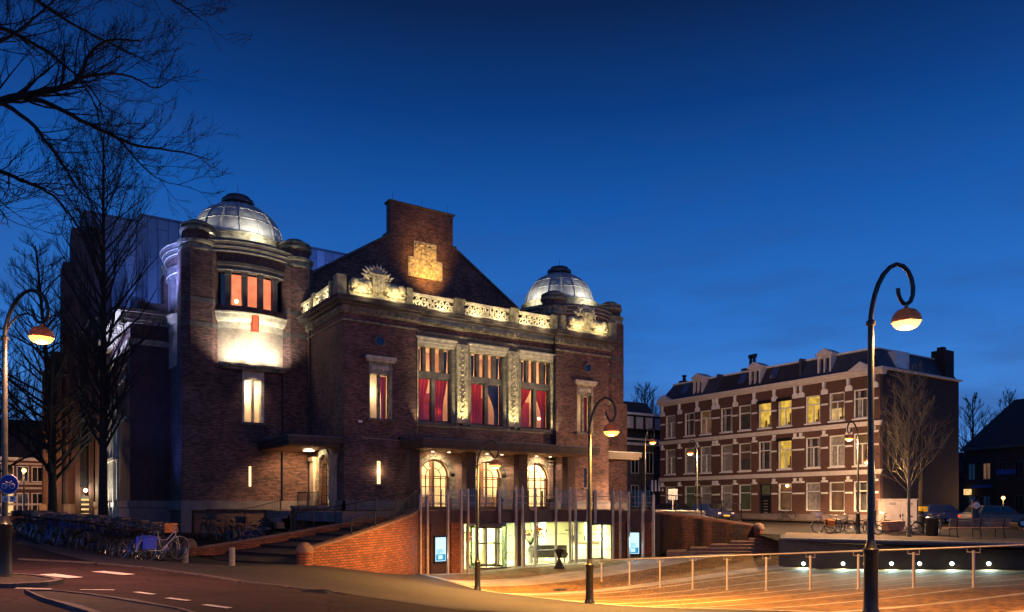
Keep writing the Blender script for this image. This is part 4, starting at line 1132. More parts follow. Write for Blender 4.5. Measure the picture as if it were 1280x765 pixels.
    q = MB(); q.lathe([(4.05, 16.45), (4.18, 16.5), (4.2, 16.66), (4.3, 16.72), (4.32, 16.9), (4.42, 17.0), (4.42, 17.18), (4.2, 17.28), (3.2, 17.35)], X(12.2), cy, 72); q.build('drum_cornice', 'stone_dark', TH)
    q = MB()
    for r_, z_ in ((4.20, 16.5), (4.32, 16.74), (4.45, 17.02), (4.12, 15.74), (4.1, 15.42)): q.lathe([(r_ - .05, z_), (r_ + .02, z_), (r_ + .02, z_ + .05), (r_ - .05, z_ + .05)], X(12.2), cy, 72)
    q.build('moulding', 'stone_light', TH)  # thin paler rings: lit edges of the cornice put into the stone colour
    q = MB(); q.lathe([(3.2, 17.3), (3.2, 17.9), (3.28, 17.95), (3.28, 18.08), (2.8, 18.1)], X(12.2), cy, 64); q.build('dome_base', 'stone', TH)
    # dome: lead sheets with ribs
    rD = 2.86; prof = []
    for i in range(15):
        t_ = R(90 * i / 14 * .93); prof.append((rD * math.cos(t_), 18.05 + rD * .97 * math.sin(t_)))
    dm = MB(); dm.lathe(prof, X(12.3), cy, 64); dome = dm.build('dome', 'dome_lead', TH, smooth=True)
    rb = MB()
    for i in range(16):
        a = 2 * math.pi * (i + .5) / 16
        rb.tube([(X(12.3) + (r_ + .03) * math.cos(a), cy + (r_ + .03) * math.sin(a), z_) for r_, z_ in prof], .05, 5)
    for zz_ in (4, 7):
        r_, z_ = prof[zz_]; rb.torus((X(12.3), cy, z_), (0, 0, 1), r_ + .02, .028, 48, 5)
    rb.build('rib', 'dome_rib', dome)
    MB().lathe([(.75, 20.6), (.75, 20.82), (.98, 20.86), (1.02, 21.0), (.98, 21.1), (.8, 21.2), (.72, 21.34), (.3, 21.44), (0, 21.46)], X(12.3), cy, 40).build('lantern', 'lead', dome)
    MB().tube([(X(12.3), cy, 21.4), (X(12.3), cy, 22.1)], .015, 5).build('lightning_rod', 'iron', dome)
    # pier caps
    for a_, b__ in ((x0, 10.33), (14.07, x1)):
        for yy in (47.2, 52.97):
            xc = (X(a_) + X(b__)) / 2; hw = (b__ - a_) / 2
            pc = MB(); bc = MB(); rp = min(hw, 1.0)
            pc.lathe([(rp + .05, 16.3), (rp + .09, 16.36), (rp + .09, 16.48), (rp + .02, 16.5), (rp + .02, 16.72), (rp + .12, 16.76), (rp + .14, 16.92), (rp + .02, 16.95), (rp - .1, 16.95)], xc, yy, 24)
            bc.lathe([(rp - .1, 16.95), (rp - .1, 17.45)], xc, yy, 24)
            pc.lathe([(rp - .1, 17.45), (rp + .02, 17.5), (rp + .04, 17.62), (rp - .12, 17.66), (rp - .14, 17.78), (rp - .02, 17.82), (rp - .04, 17.95), (rp - .25, 18.05), (rp - .5, 18.22), (rp - .8, 18.3), (0, 18.32)], xc, yy, 24)
            pc.build('pier_cap', 'stone', TH); bc.build('pier_attic', BR, TH)
    # light bands of stone on the pier faces
    for z0_ in (11.9, 13.3):
        for a_, b__ in ((x0, 10.33), (14.07, x1)):
            l_, h_ = sorted((X(a_), X(b__))); MB().prism([(l_ + .41, 46.18), (h_ - .41, 46.18), (h_ + .02, 46.61), (h_ + .02, 47.84), (h_ - .41, 48.27), (l_ + .41, 48.27), (l_ - .02, 47.84), (l_ - .02, 46.61)], z0_, z0_ + .26).build('stone_band', 'stone_dark', TH)
    # niche shelf
    s_ = MB(); l_, h_ = sorted((X(10.2), X(14.2))); s_.box(l_, h_, 45.75, 46.25, 9.72, 9.9).box(l_ + .15, h_ - .15, 45.9, 46.25, 9.56, 9.72)
    s_.build('ledge', 'stone', TH)
    return dome
tower(12.2, True, 1)
tower(38.4, False, -1)
# window, slit lamp and drainpipe of the left tower
x0, x1, z0, z1 = 11.6, 12.87, 6.5, 9.6; y = 46.2
w = MB(); w.box(x0, x0 + .12, y - .02, y + .4, z0, z1).box(x1 - .18, x1, y - .02, y + .4, z0, z1).box(x0 + .12, x1 - .18, y + .05, y + .4, 9.0, z1).box(12.2, 12.32, y + .12, y + .4, z0, 9.0)
win = w.build('window', 'stone_light', TH)
MB().box(x0 - .15, x1 + .15, y - .16, y + .02, z0 - .18, z0 - .02).build('sill', 'stone_dark', win)
pn = MB(); pane(pn, x0 + .1, x1 - .16, z0, 9.0, y + .3); pn.build('pane', 'window_glass', win)
r_ = MB(); r_.box(x0 - .2, x1 + .2, y + 1.6, y + 1.7, z0 - .3, z1).box(x0 - .3, x0 - .2, y + .62, y + 1.7, z0 - .3, z1).box(x1 + .2, x1 + .3, y + .62, y + 1.7, z0 - .3, z1).box(x0 - .3, x1 + .3, y + .62, y + 1.7, z0 - .4, z0 - .3).box(x0 - .3, x1 + .3, y + .62, y + 1.7, z1, z1 + .1)
r_.build('room', 'cream_plaster', TH); point((12.2, y + 1.1, 8.6), 75, (1, .8, .52), .1, 'room_lamp_light')
spot((12.2, 45.6, 9.45), (12.25, 46.3, 8.0), 22, 90, (1, .72, .42), .05, .8, 'window_flood')
MB().box(12.0, 12.12, y + .04, y + .1, 2.65, 3.85).build('wall_lamp', 'slit_glow', TH)
MB().tube([(13.95, 46.12, 1.8), (13.95, 46.12, 9.6)], .05, 8).build('drainpipe', 'iron', TH)

# gable with chimney block ---------------------------------------
g_ = MB(); gx = 25.9
g_.prismY([(17.3, 12.9), (34.5, 12.9), (34.5, 17.5), (gx + 2.62, 21.3), (gx + 2.62, 23.8), (gx - 2.62, 23.8), (gx - 2.62, 21.3), (17.3, 17.4)][::1], 50.8, 51.5)
g_.build('gable_wall', BR, TH)
g_ = MB(); g_.bar((17.15, 51.1, 17.4), (gx - 2.6, 51.1, 21.42), .9, .14).bar((34.65, 51.1, 17.5), (gx + 2.6, 51.1, 21.42), .9, .14).box(gx - 2.75, gx + 2.75, 50.68, 51.62, 23.8, 23.92).box(gx - 2.9, gx - 2.62, 50.7, 51.6, 21.2, 21.5).box(gx + 2.62, gx + 2.9, 50.7, 51.6, 21.2, 21.5)
g_.build('coping', 'stone_dark', TH)
g_ = MB(); g_.prismY([(17.0, 16.0), (34.8, 16.0), (gx + 2.0, 21.2), (gx - 2.0, 21.2)], 51.5, 73); g_.box(17.2, 34.6, 51.5, 73, 12, 16.0); g_.build('roof', 'roof_tile', TH)
for dx in (-2.3, .1, 2.3): MB().tube([(gx + dx, 51.1, 23.9), (gx + dx, 51.1, 24.7)], .012, 4).build('lightning_rod', 'iron', TH)
# relief on the gable: stepped stone panel
g_ = MB(); rx = 26.12; RY = 50.8
g_.box(rx - 1.45, rx + 1.45, RY - .06, RY + .0, 18.6, 20.05).box(rx - .95, rx + .95, RY - .05, RY - .0, 20.05, 21.3)
g_.prismY([(rx - .36, 20.35), (rx + .36, 20.35), (rx + .38, 19.5), (rx, 19.15), (rx - .38, 19.5)][::-1], RY - .13, RY - .04)
for i in range(5): g_.ball((rx - .32 + i * .16, RY - .07, 20.5), .085, 6, 5, (1, .7, 1), jit=.15)
for s in (-1, 1):
    g_.ball((rx + s * .9, RY - .05, 19.3), .34, 10, 8, (1, .22, .9), .2); g_.ball((rx + s * .65, RY - .05, 19.85), .22, 8, 6, (1, .3, 1), .25); g_.ball((rx + s * 1.15, RY - .05, 19.75), .16, 8, 6, (1, .3, 1), .25)
for i in range(60): g_.ball((rx + random.uniform(-.85, .85), RY - .05, random.uniform(20.55, 21.2)), random.uniform(.05, .11), 6, 5, (1, 1.0, 1), .3)
for i in range(90): g_.ball((rx + random.uniform(-1.38, 1.38), RY - .05, random.uniform(18.65, 19.95)), random.uniform(.05, .10), 6, 5, (1, 1.0, 1), .3)
g_.build('gable_relief', 'carved_stone', TH)

# left annex, its cornice and the lit stone porch further back ----
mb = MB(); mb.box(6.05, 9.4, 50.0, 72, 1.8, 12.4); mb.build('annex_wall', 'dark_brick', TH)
mb = MB(); mb.box(6.0, 9.4, 49.95, 72, -.3, 1.4).box(5.9, 9.4, 49.85, 72, 1.4, 1.8); mb.build('plinth', 'plinth_stone', TH)
mb = MB(); mb.box(5.95, 9.4, 49.9, 61.0, 11.15, 11.5).box(5.8, 9.4, 49.75, 61.0, 12.4, 12.55).box(5.55, 9.4, 49.5, 61.0, 12.75, 12.95).box(5.3, 9.4, 49.25, 61.2, 12.95, 13.15).box(5.7, 9.4, 49.6, 61, 12.55, 12.75)
y = 49.8
while y < 61: mb.box(5.5, 5.8, y, y + .22, 12.3, 12.75); y += .7
mb.build('cornice', 'stone', TH)
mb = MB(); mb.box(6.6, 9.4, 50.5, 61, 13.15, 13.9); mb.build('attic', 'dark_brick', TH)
mb = MB()
for zz_ in (9.3, 10.1, 6.8): 
    for y in (51.2, 52.6, 54.0): mb.box(5.93, 6.05, y, y + .7, zz_, zz_ + .12)
mb.build('stone_band', 'stone_light', TH)
mb = MB(); mb.prismX([(55.6, -.2), (63.4, -.2), (63.4, 7.9), (62.6, 8.3), (59.5, 9.2), (56.4, 8.4), (55.6, 8.0)], 5.95, 6.05); mb.build('porch_front', 'stone_light', TH)
pw = MB()
for y in (57.0, 59.2, 61.4):
    for z0_, z1_ in ((2.6, 4.3), (5.2, 7.2)): pw.box(5.90, 5.96, y, y + .9, z0_, z1_)
pw.build('window', 'dark_pane', TH)
mb = MB()
for y in (56.2, 58.2, 60.4, 62.6): mb.box(5.78, 5.96, y, y + .35, .6, 7.8)
mb.box(5.72, 5.96, 55.6, 63.4, 7.8, 8.0).box(5.72, 5.96, 55.6, 63.4, 4.5, 4.7).box(5.8, 5.96, 55.6, 63.4, 1.4, 1.7)
mb.build('pilaster', 'stone_light', TH)

# stage house and rear wings --------------------------------------
mb = MB(); mb.box(9.81, 30.5, 73, 92, 12, 26.9); mb.build('fly_tower', 'zinc_cladding', TH)
mb = MB(); mb.box(5.4, 9.75, 73.4, 92, 12, 26.4); mb.box(9.4, 9.81, 73.2, 92, 12, 26.9); mb.build('fly_tower', 'zinc_cladding', TH)
mb = MB(); mb.box(9.6, 30.6, 72.8, 92.2, 26.9, 27.05).box(5.3, 9.6, 73.2, 92.2, 26.4, 26.55); mb.build('parapet', 'lead', TH)
mb = MB(); mb.box(5.3, 30.5, 72.7, 92, 0, 17.0)
for x0_, x1_, zt_ in ((12.4, 13.6, 23.8), (11.6, 12.4, 20.0), (13.6, 14.6, 19.0), (5.35, 6.6, 25.0), (6.6, 7.4, 21.0), (9.0, 10.0, 19.5), (20, 21.5, 22), (10.9, 11.6, 18)): mb.box(x0_, x1_, 72.75, 74, 17.0, zt_)
mb.build('stage_wall', 'dark_brick', TH)
mb = MB(); mb.box(3.75, 5.3, 72.0, 76, 0, 21.6).box(4.4, 5.3, 72.2, 75, 21.6, 24.6).box(2.4, 3.75, 72.5, 75.5, 0, 12.6).box(2.9, 3.75, 72.5, 75, 12.6, 14.2)
for x_ in (2.6, 3.3, 4.6, 5.6, 6.9, 8.3): mb.box(x_, x_ + .35, 71.7, 72.7, 0, 12 if x_ < 3.7 else 16)
mb.build('rear_wing', 'dark_brick', TH)
mb = MB(); mb.box(2.1, 9.4, 71.85, 72.72, 0, 1.6); mb.build('plinth', 'plinth_stone', TH)
rw_ = MB()
for x_ in (4.95, 7.4): rw_.box(x_, x_ + .55, 71.9, 72.71, 3.0, 6.3).box(x_, x_ + .55, 71.9, 72.71, 8.3, 11.5)
rw_.build('window', 'dark_pane', TH)
dd = MB(); dd.box(4.95, 5.85, 71.8, 71.84, 0.1, 2.3); dd_ = dd.build('door', 'dark_frame', TH)
p_ = MB()
for i in range(4): p_.box(5.05, 5.75, 71.77, 71.80, .7 + i * .4, .85 + i * .4)
p_.build('pane', 'room_cream', dd_)
MB().ball((5.35, 71.5, 2.75), .14, 10, 8).build('wall_lamp', 'lamp_warm', TH); point((5.35, 71.3, 2.75), 60, (1, .85, .5), .12, 'rear_door_light')
# facade floodlights ------------------------------------------------
for x in (23.31, 27.09): spot((x, CY - .85, 6.0), (x, CY - .05, 8.9), 250, 60, (1, .82, .40), .06, .8, 'pilaster_flood')
for x in (20.25, 30.25): spot((x, CY - .8, 5.9), (x, CY - .05, 8.8), 90, 60, (1, .82, .42), .06, .8, 'pilaster_flood')
for x in (23.31, 27.09):
    MB().box(x - .18, x + .18, CY - .42, CY - .12, 6.42, 6.52).build('floodlight_housing', 'iron', TH)
for x in (21.4, 25.2, 29.0): spot((x, CY - 1.9, 5.5), (x, CY, 11.8), 480, 60, (1, .82, .45), .15, 1.0, 'cornice_flood')
for x in (20.2, 21.7, 24.0, 25.7, 27.6, 29.1): spot((x, YF - .75, 13.2), (x, YF - .1, 13.65), 36, 165, (1, .78, .38), .2, 1.0, 'balustrade_flood')
for x in (16.5, 18.4, 31.8, 33.7): spot((x, YF - 1.15, 13.2), (x, YF - .2, 14.3), 42, 160, (1, .80, .40), .2, 1.0, 'crest_flood')
for y in (41.6, 43.3, 45.2): spot((XL - .72, y, 13.2), (XL - .35, y, 13.8), 34, 165, (1, .86, .50), .2, 1.0, 'balustrade_flood')
spot((25.6, 47.6, 16.6), (26.1, 50.8, 20.1), 620, 58, (1, .50, .10), .25, 1.0, 'gable_flood')
spot((26.8, 49.0, 17.2), (26.3, 50.8, 19.3), 200, 95, (1, .55, .13), .2, 1.0, 'gable_flood')
# tower niche and dome floods
for x in (10.9, 12.2, 13.5): spot((x, 45.15, 10.0), (x, 46.3, 11.3), 165, 125, (1, .92, .68), .12, .9, 'niche_flood')
spot((12.2, 44.9, 10.0), (12.3, 46.2, 16.5), 300, 75, (1, .80, .45), .1, 1.0, 'tower_flood')
for cx_, side in ((12.3, 1), (38.3, 1)):
    for a_ in (-165, -125, -85, -45, -5):
        p = (cx_ + 4.5 * math.cos(R(a_)), 50.1 + 4.5 * math.sin(R(a_)), 17.5)
        spot(p, (cx_ + 2.2 * math.cos(R(a_)), 50.1 + 2.2 * math.sin(R(a_)), 19.4), 190, 125, (1, .93, .72), .2, 1.0, 'dome_flood')
# blue floods on the left flank, on the ground and roofs
blue = (.10, .16, 1.0)
spot((11, 63, 13.9), (12, 73, 22), 1900, 80, (.12, .24, 1), .3, 1.0, 'blue_flood')
spot((24, 64, 22.0), (25, 73, 25), 1500, 100, (.12, .24, 1), .3, 1.0, 'blue_flood')
spot((6.2, 47.6, .3), (8.3, 47.9, 11), 420, 60, blue, .3, 1.0, 'blue_flood')
spot((6.9, 47.6, 13.95), (8.3, 49, 16), 800, 130, (.25, .35, 1), .2, 1.0, 'blue_flood')
for y in (50.6, 53.5, 57): spot((4.4, y, 10.9), (5.6, y + .2, 12.7), 520, 130, (.5, .55, 1), .2, 1.0, 'cornice_flood')
for y in (56.8, 59.6, 62.2): spot((4.7, y, .25), (5.9, y + .3, 4.5), 420, 85, (1, .92, .8), .15, 1.0, 'porch_flood')
spot((3.0, 69, .3), (4.0, 72.5, 9), 50, 90, (.6, .5, 1), .2, 1.0, 'wing_flood')

for x, y, z0_, z1_ in ((20.13, YF + .14, 1.9, 12.3), (30.32, YF + .14, 1.9, 12.3), (XL - .08, 45.6, 1.9, 12.3)):
    MB().tube([(x, y, z0_), (x, y, z1_)], .05, 8).build('drainpipe', 'iron', TH)
MB().box(16.4, 16.62, YF - .08, YF + .01, 6.2, 6.32).build('name_plate', 'white_paint', TH)
MB().tube([(16.6, YF - .05, 5.35), (19.1, YF - .05, 5.3)], .018, 5).build('conduit', 'steel', TH)
for x in (18.95, 31.4): MB().box(x - .12, x + .12, YF - .35, YF - .05, 5.32, 5.5).build('roof_floodlight', 'iron', TH)
# ================================================================== GLASS ENTRANCE UNDER THE TERRACE
EZ = -1.64
EN = empty('entrance_pavilion', (23, 32, EZ), 'glass entrance hall glowing yellow green beneath the terrace', 'entrance')
def epos(px):
    """point on the entrance line at a pixel column of the photo"""
    best = None
    for a, b_ in zip(entr, entr[1:]):
        A = Vector(a); B = Vector(b_); p = on_line(px, A, B)
        t_ = (p - A).dot(B - A) / (B - A).length_squared
        if -.001 <= t_ <= 1.001: return p
    return p
fl = MB(); fl.prism([tuple(epos(577)), tuple(epos(640)), tuple(epos(700)), tuple(epos(766)), (31, 38.6), (17.6, 38.6)], -1.8, EZ + .015)
fl.build('lobby_floor', 'lobby_floor', EN)
lw = MB(); lw.box(17.4, 31.2, 38.6, 38.8, -1.8, .74).build('lobby_wall', 'lobby_wall', EN)
for q_ in ((19.2, 20.6, 35.6, 35.8), (23.5, 24.6, 36.6, 36.8), (26.2, 26.9, 37.0, 37.2)): MB().box(*q_, -1.7, .62).build('lobby_partition', 'lobby_green', EN)
for x_, y_ in ((20.9, 34.0), (22.9, 35.2), (25.4, 34.8), (28.0, 34.0)): MB().lathe([(.16, -1.66), (.16, .6)], x_, y_, 16).build('lobby_column', 'lobby_wall', EN)
for x_ in (19.8, 21.8, 24.0, 26.4, 28.6): MB().box(x_ - .03, x_ + .03, 33.3, 33.36, -1.66, .6).box(x_ - .5, x_ + .03, 33.3, 33.34, .1, .16).build('inner_frame', 'dark_frame', EN)
lw = MB()
for pa, q in ((epos(577), (17.6, 38.6)), (epos(768), (31, 38.6))):
    A = Vector(pa); B = Vector(q); lw.bar((A.x, A.y, -.5), (B.x, B.y, -.5), .15, 2.5)
lw.build('lobby_wall', 'lobby_wall', EN)
ce = MB(); ce.prism([tuple(epos(577) + Vector((.1, .2))), tuple(epos(640) + Vector((0, .2))), tuple(epos(700) + Vector((0, .2))), tuple(epos(766) + Vector((0, .2))), (31, 38.6), (17.6, 38.6)], .60, .705); ce.build('lobby_ceiling', 'lobby_wall', EN)
def gpane(pa, pb, z0, z1, frame=True, parent=EN, mat='clear_glass'):
    A = epos(pa); B = epos(pb)
    g_ = MB(); g_.bar((A.x, A.y, (z0 + z1) / 2), (B.x, B.y, (z0 + z1) / 2), .012, z1 - z0); w = g_.build('glass_panel', mat, parent)
    if frame:
        f = MB()
        for z in (z0 + .03, z0 + .78, z0 + 1.62, z1 - .03): f.bar((A.x, A.y, z), (B.x, B.y, z), .05, .035)
        f.bar((A.x, A.y, (z0 + z1) / 2), (A.x + .09, A.y, (z0 + z1) / 2), .12, z1 - z0)
        f.build('frame', 'steel', w)
for pa, pb in ((577.5, 594), (594, 602), (622, 645), (654, 694), (694, 712), (720, 734), (738, 765)): gpane(pa, pb, EZ, .66)
# revolving door drum
dc = epos(612) + Vector((.15, .55)); dr = MB()
dr.lathe([(.98, -1.6), (.98, .45)], dc.x, dc.y, 16, R(-215), R(-150)); dr.lathe([(.98, -1.6), (.98, .45)], dc.x, dc.y, 16, R(-35), R(30)); dro = dr.build('revolving_door', 'green_glass', EN)
f = MB(); f.lathe([(0, .45), (1.03, .45), (1.03, .62), (0, .62)], dc.x, dc.y, 28)
f.lathe([(.9, -1.62), (1.02, -1.62), (1.02, -1.55), (.9, -1.55)], dc.x, dc.y, 28)
for a in (25, 115, 205, 295):
    p = Vector((dc.x + .95 * math.cos(R(a)), dc.y + .95 * math.sin(R(a))))
    f.bar((dc.x, dc.y, .4), (p.x, p.y, .4), .04, .08).bar((dc.x, dc.y, -1.5), (p.x, p.y, -1.5), .04, .1).bar((dc.x, dc.y, -.4), (p.x, p.y, -.4), .03, .05)
    f.tube([(p.x, p.y, -1.6), (p.x, p.y, .45)], .028, 6)
for a in (-215, -150, -35, 30): f.tube([(dc.x + 1.0 * math.cos(R(a)), dc.y + 1.0 * math.sin(R(a)), -1.6), (dc.x + 1.0 * math.cos(R(a)), dc.y + 1.0 * math.sin(R(a)), .45)], .04, 6)
f.tube([(dc.x, dc.y, -1.6), (dc.x, dc.y, .45)], .05, 8); f.build('frame', 'dark_frame', dro)
# sliding door frame on the right
A = epos(737); B = epos(765); C = (A + B) / 2
f = MB()
for p in (A, C, B): f.bar((p.x, p.y - .05, -.5), (p.x + .07, p.y - .05, -.5), .1, 2.3)
f.bar((A.x, A.y - .05, .56), (B.x, B.y - .05, .56), .1, .2); f.build('door', 'dark_frame', EN)
# ceiling lights: long strips that really light the lobby
for x, y in ((20.2, 34.2), (22.8, 34.6), (25.2, 34.4), (27.2, 33.4), (27.6, 36.5), (23.5, 37.4)):
    MB().box(x - .7, x + .7, y - .08, y + .08, .575, .60).build('ceiling_light', 'lobby_strip', EN)
    area((x, y, .56), (x, y, -2), 125, 1.5, .5, (1, .91, .48), 'lobby_light')
# pictures and signs on the lobby back wall
for i, (x, z, w, h, mt) in enumerate(((25.1, -.1, .35, .7, 'lobby_green'), (26.6, -.35, .4, .35, 'dark_frame'), (24.9, -1.0, .8, .9, 'lobby_green'), (22.7, -.3, .3, .5, 'sign_red'))):
    MB().box(x - w / 2, x + w / 2, 38.5 if i != 9 else 38, 38.59, z - h / 2, z + h / 2).build('wall_panel', mt, EN)
# brick piers left and right of the glass with info screens
def info(pa, pb, label, off):
    A = epos(pa) if pa < 766 else on_line(pa, entr[-2], entr[-1]); B = epos(pb) if pb < 766 else on_line(pb, entr[-2], entr[-1])
    d = (B - A).normalized(); n = Vector((d.y, -d.x)); c = (A + B) / 2 + n * .05; w = (B - A).length
    e = empty('info_screen', (c.x, c.y, EZ), label, 'screen', 'illuminated screens beside the entrance')
    def slab(u0, u1, z0, z1, d0, d1, name, mt, par):
        q = MB(); P = [c + d * u0 + n * d0, c + d * u1 + n * d0, c + d * u1 + n * d1, c + d * u0 + n * d1]; q.prism(P, z0, z1); return q.build(name, mt, par)
    slab(-w / 2, w / 2, EZ - .1, .66, -.25, .05, 'surround', 'canopy_metal', e)
    zc = -.55 + off; hw = .30; hh = .56
    h_ = slab(-hw - .08, hw + .08, zc - hh - .1, zc + hh + .1, .05, .12, 'housing', 'black_paint', e)
    sc = slab(-hw, hw, zc - hh, zc + hh, .12, .125, 'display', 'screen_glow', e)
    slab(-hw + .03, hw - .03, zc - hh + .03, zc - hh + .33, .127, .131, 'picture', 'screen_teal', sc)
    slab(-hw + .16, hw - .2, zc - hh + .10, zc - hh + .28, .133, .136, 'picture', 'screen_glow', sc)
    for k_ in range(5): slab(-hw + .07, -hw + .07 + (.2, .34, .42, .3, .38)[k_], zc - .2 + k_ * .045, zc - .178 + k_ * .045, .127, .131, 'caption', 'screen_teal', sc)
    area((c.x + n.x * .2, c.y + n.y * .2, zc), (c.x + n.x * 2, c.y + n.y * 2, zc - .3), 14, .6, 1.1, (.5, .8, 1), 'screen_light')
    return e
info(537, 559, 'left bright poster screen in a brown panel by the brick wall', 0)
info(785, 801, 'right bright poster screen set in the dark wall past the doors', 0.05)
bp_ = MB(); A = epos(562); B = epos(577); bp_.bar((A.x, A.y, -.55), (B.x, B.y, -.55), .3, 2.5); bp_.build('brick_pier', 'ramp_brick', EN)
bp_ = MB()
for pa, pb in ((766, 784.5), (801.5, 817)):
    A = on_line(pa, entr[-2], entr[-1]); B = on_line(pb, entr[-2], entr[-1]); bp_.bar((A.x, A.y + .1, -.5), (B.x, B.y + .1, -.5), .3, 2.4)
bp_.build('brick_pier', 'ramp_brick', EN)
bp_ = MB(); A = epos(527); B = epos(537); bp_.bar((A.x, A.y + .1, -.5), (B.x, B.y + .1, -.5), .2, 2.4); bp_.build('brick_pier', 'ramp_brick', EN)
# freestanding stone column in the lobby
A = epos(649) + Vector((.1, .1)); MB().box(A.x - .13, A.x + .16, A.y, A.y + .3, -1.7, .66).build('column', 'canopy_metal', EN)

# tall steel poles along the entrance
polespx = [(526.5, 619, 0), (535, 619, 0), (560.5, 616, 0), (577, 614, 0), (585.5, 614, 0), (596.5, 613, 1), (624.5, 612, 1), (645, 610, 0), (653, 610, 0), (669, 611, 0), (694.5, 611, 0), (712, 612, 0), (719, 612, 0), (734, 612, 0), (743.5, 613, 1), (765.5, 615, 0), (774.5, 615, 0), (785, 616, 0), (802.5, 618, 0), (815.5, 619, 0)]
pole_proto = None
for i, (px, pt, short) in enumerate(polespx):
    p = epos(px) if px < 766 else on_line(px, entr[-2], entr[-1])
    if px < 530: p = on_line(px, (15.2, 31.2), (16.4, 31.4))
    d = pdir(px); p = p - FW * .28; D = p.dot(FW)
    zb = Z(p.x, p.y) if not short else .7; zt_ = zpy(pt, D)
    side = 'left' if px < 600 else 'right' if px > 700 else 'middle'
    e = empty('steel_pole', (p.x, p.y, zb), 'tall slender steel pole standing in front of the entrance' if not short else 'short steel post fixed to the terrace edge above the glass doors', 'pole', 'tall steel poles along the entrance' if not short else 'short posts on the terrace edge')
    MB().box(p.x - .038, p.x + .038, p.y - .07, p.y + .07, zb - .15, zt_).build('shaft', 'pole_steel', e)
    MB().box(p.x - .035, p.x + .035, p.y - .07, p.y + .07, zt_, zt_ + .03).tube([(p.x, p.y, zt_ + .02), (p.x, p.y, zt_ + .14)], .012, 6).build('tip', 'steel', e)
# glass balustrade on the terrace edge
gb = empty('glass_balustrade', (23, 32, TERR), 'clear glass balustrade with dark posts along the terrace edge', 'balustrade')
GL = [Vector(p) + Vector((0, .12)) for p in entr]
rl = MB()
for A, B in zip(GL, GL[1:]):
    n = max(1, round((B - A).length / 1.2))
    for i in range(n):
        a = A.lerp(B, i / n + .02); b_ = A.lerp(B, (i + 1) / n - .02)
        MB().bar((a.x, a.y, TERR + .62), (b_.x, b_.y, TERR + .62), .014, 1.02).build('glass_panel', 'rail_glass', gb)
        MB().box(a.x - .03, a.x + .03, a.y - .03, a.y + .03, TERR, TERR + 1.1).build('post', 'dark_frame', gb)
    rl.tube([(A.x, A.y, TERR + .45), (B.x, B.y, TERR + .45)], .018, 6); rl.tube([(A.x, A.y, TERR + .8), (B.x, B.y, TERR + .8)], .014, 6)
rl.build('rail', 'steel', gb)

# iron railings on the ramp walls
def railing(P, zs, h, label, spacing=.12, post=1.5, cat='railing'):
    e = empty('iron_railing', (P[0].x, P[0].y, zs[0]), label, cat)
    b_ = MB(); r_ = MB()
    for (A, B, za, zb) in zip(P, P[1:], zs, zs[1:]):
        a3 = Vector((A.x, A.y, za)); b3 = Vector((B.x, B.y, zb))
        r_.tube([a3 + Vector((0, 0, h)), b3 + Vector((0, 0, h))], .022, 6); r_.tube([a3 + Vector((0, 0, .12)), b3 + Vector((0, 0, .12))], .016, 6)
        L_ = (b3 - a3).length; n = max(1, int(L_ / spacing))
        for i in range(n):
            q = a3.lerp(b3, (i + .5) / n); b_.tube([q + Vector((0, 0, .12)), q + Vector((0, 0, h))], .008, 4, False)
        n = max(1, round(L_ / post))
        for i in range(n): q = a3.lerp(b3, i / n); MB().tube([q, q + Vector((0, 0, h + .03))], .028, 6).build('post', 'iron', e)
    q = Vector((P[-1].x, P[-1].y, zs[-1])); MB().tube([q, q + Vector((0, 0, h + .03))], .028, 6).build('post', 'iron', e)
    b_.build('baluster_panel', 'iron', e); r_.build('rail', 'iron', e)
ins = Vector((-.1, .25))
Q = [poly_at(rk, s) + Vector((-.1, .22)) for s in (.28, .45, .62, .8, 1.0)]
railing(Q, [zr(s) + .0 for s in (.28, .45, .62, .8, 1.0)], 1.0, 'black iron railing beside the ramp on the orange brick wall')
Q = [poly_at(lk, s) + Vector((0, .4)) for s in (.35, .55, .75, 1.0)]
railing(Q, [max(0.0, zr(s) - .1) for s in (.35, .55, .75, 1.0)], 1.15, 'black iron railing behind the low dark ramp wall')
railing([Vector((9.0, 43.4)), Vector((11.0, 43.4)), Vector((12.8, 42.6))], [0, 0, .5], 1.3, 'black iron railing in front of the tower base by the side stair')
railing([Vector((13.0, 37)), Vector((13.0, 40.2))], [1.2, 1.2], 1.0, 'short black iron railing at the terrace corner below the side door')
Q = [WR0 + Vector((.2, .45)), WR0.lerp(WR1, .5) + Vector((.2, .45)), WR1 + Vector((-.6, .5))]
railing(Q, [1.15, .95, .55], 1.0, 'black iron railing on the right brick wall')

# things in the lobby
def furn(name, label, cat, loc): return empty(name, loc, label, cat)
A = PD(708, 42.2)
e = furn('lounge_sofa', 'long dark sofa behind the glass left of the sliding doors', 'sofa', (A.x, A.y, EZ))
ax = RT.to_3d(); ay = FW.to_3d()
def ob(mb_, c, u0, u1, v0, v1, z0, z1):
    P = [c + RT * u0 + FW * v0, c + RT * u1 + FW * v0, c + RT * u1 + FW * v1, c + RT * u0 + FW * v1]; mb_.prism(P, z0, z1)
c2 = PD(686, 41.8).to_2d()
q = MB(); ob(q, c2, -1.0, 1.0, 0, .18, EZ + .25, EZ + .95); q.build('backrest', 'sofa', e)
q = MB(); ob(q, c2, -1.0, 1.0, .18, .8, EZ + .25, EZ + .5); q.build('seat', 'sofa', e)
for u in (-.9, .9):
    for v in (.05, .7): q = MB(); ob(q, c2, u - .03, u + .03, v, v + .06, EZ, EZ + .25); q.build('leg', 'steel', e)
e.location = (c2.x, c2.y, EZ)
for ch in e.children: ch.matrix_basis = Matrix.Translation(Vector((A.x - c2.x, A.y - c2.y, 0)))
c2 = PD(739, 43.6).to_2d()
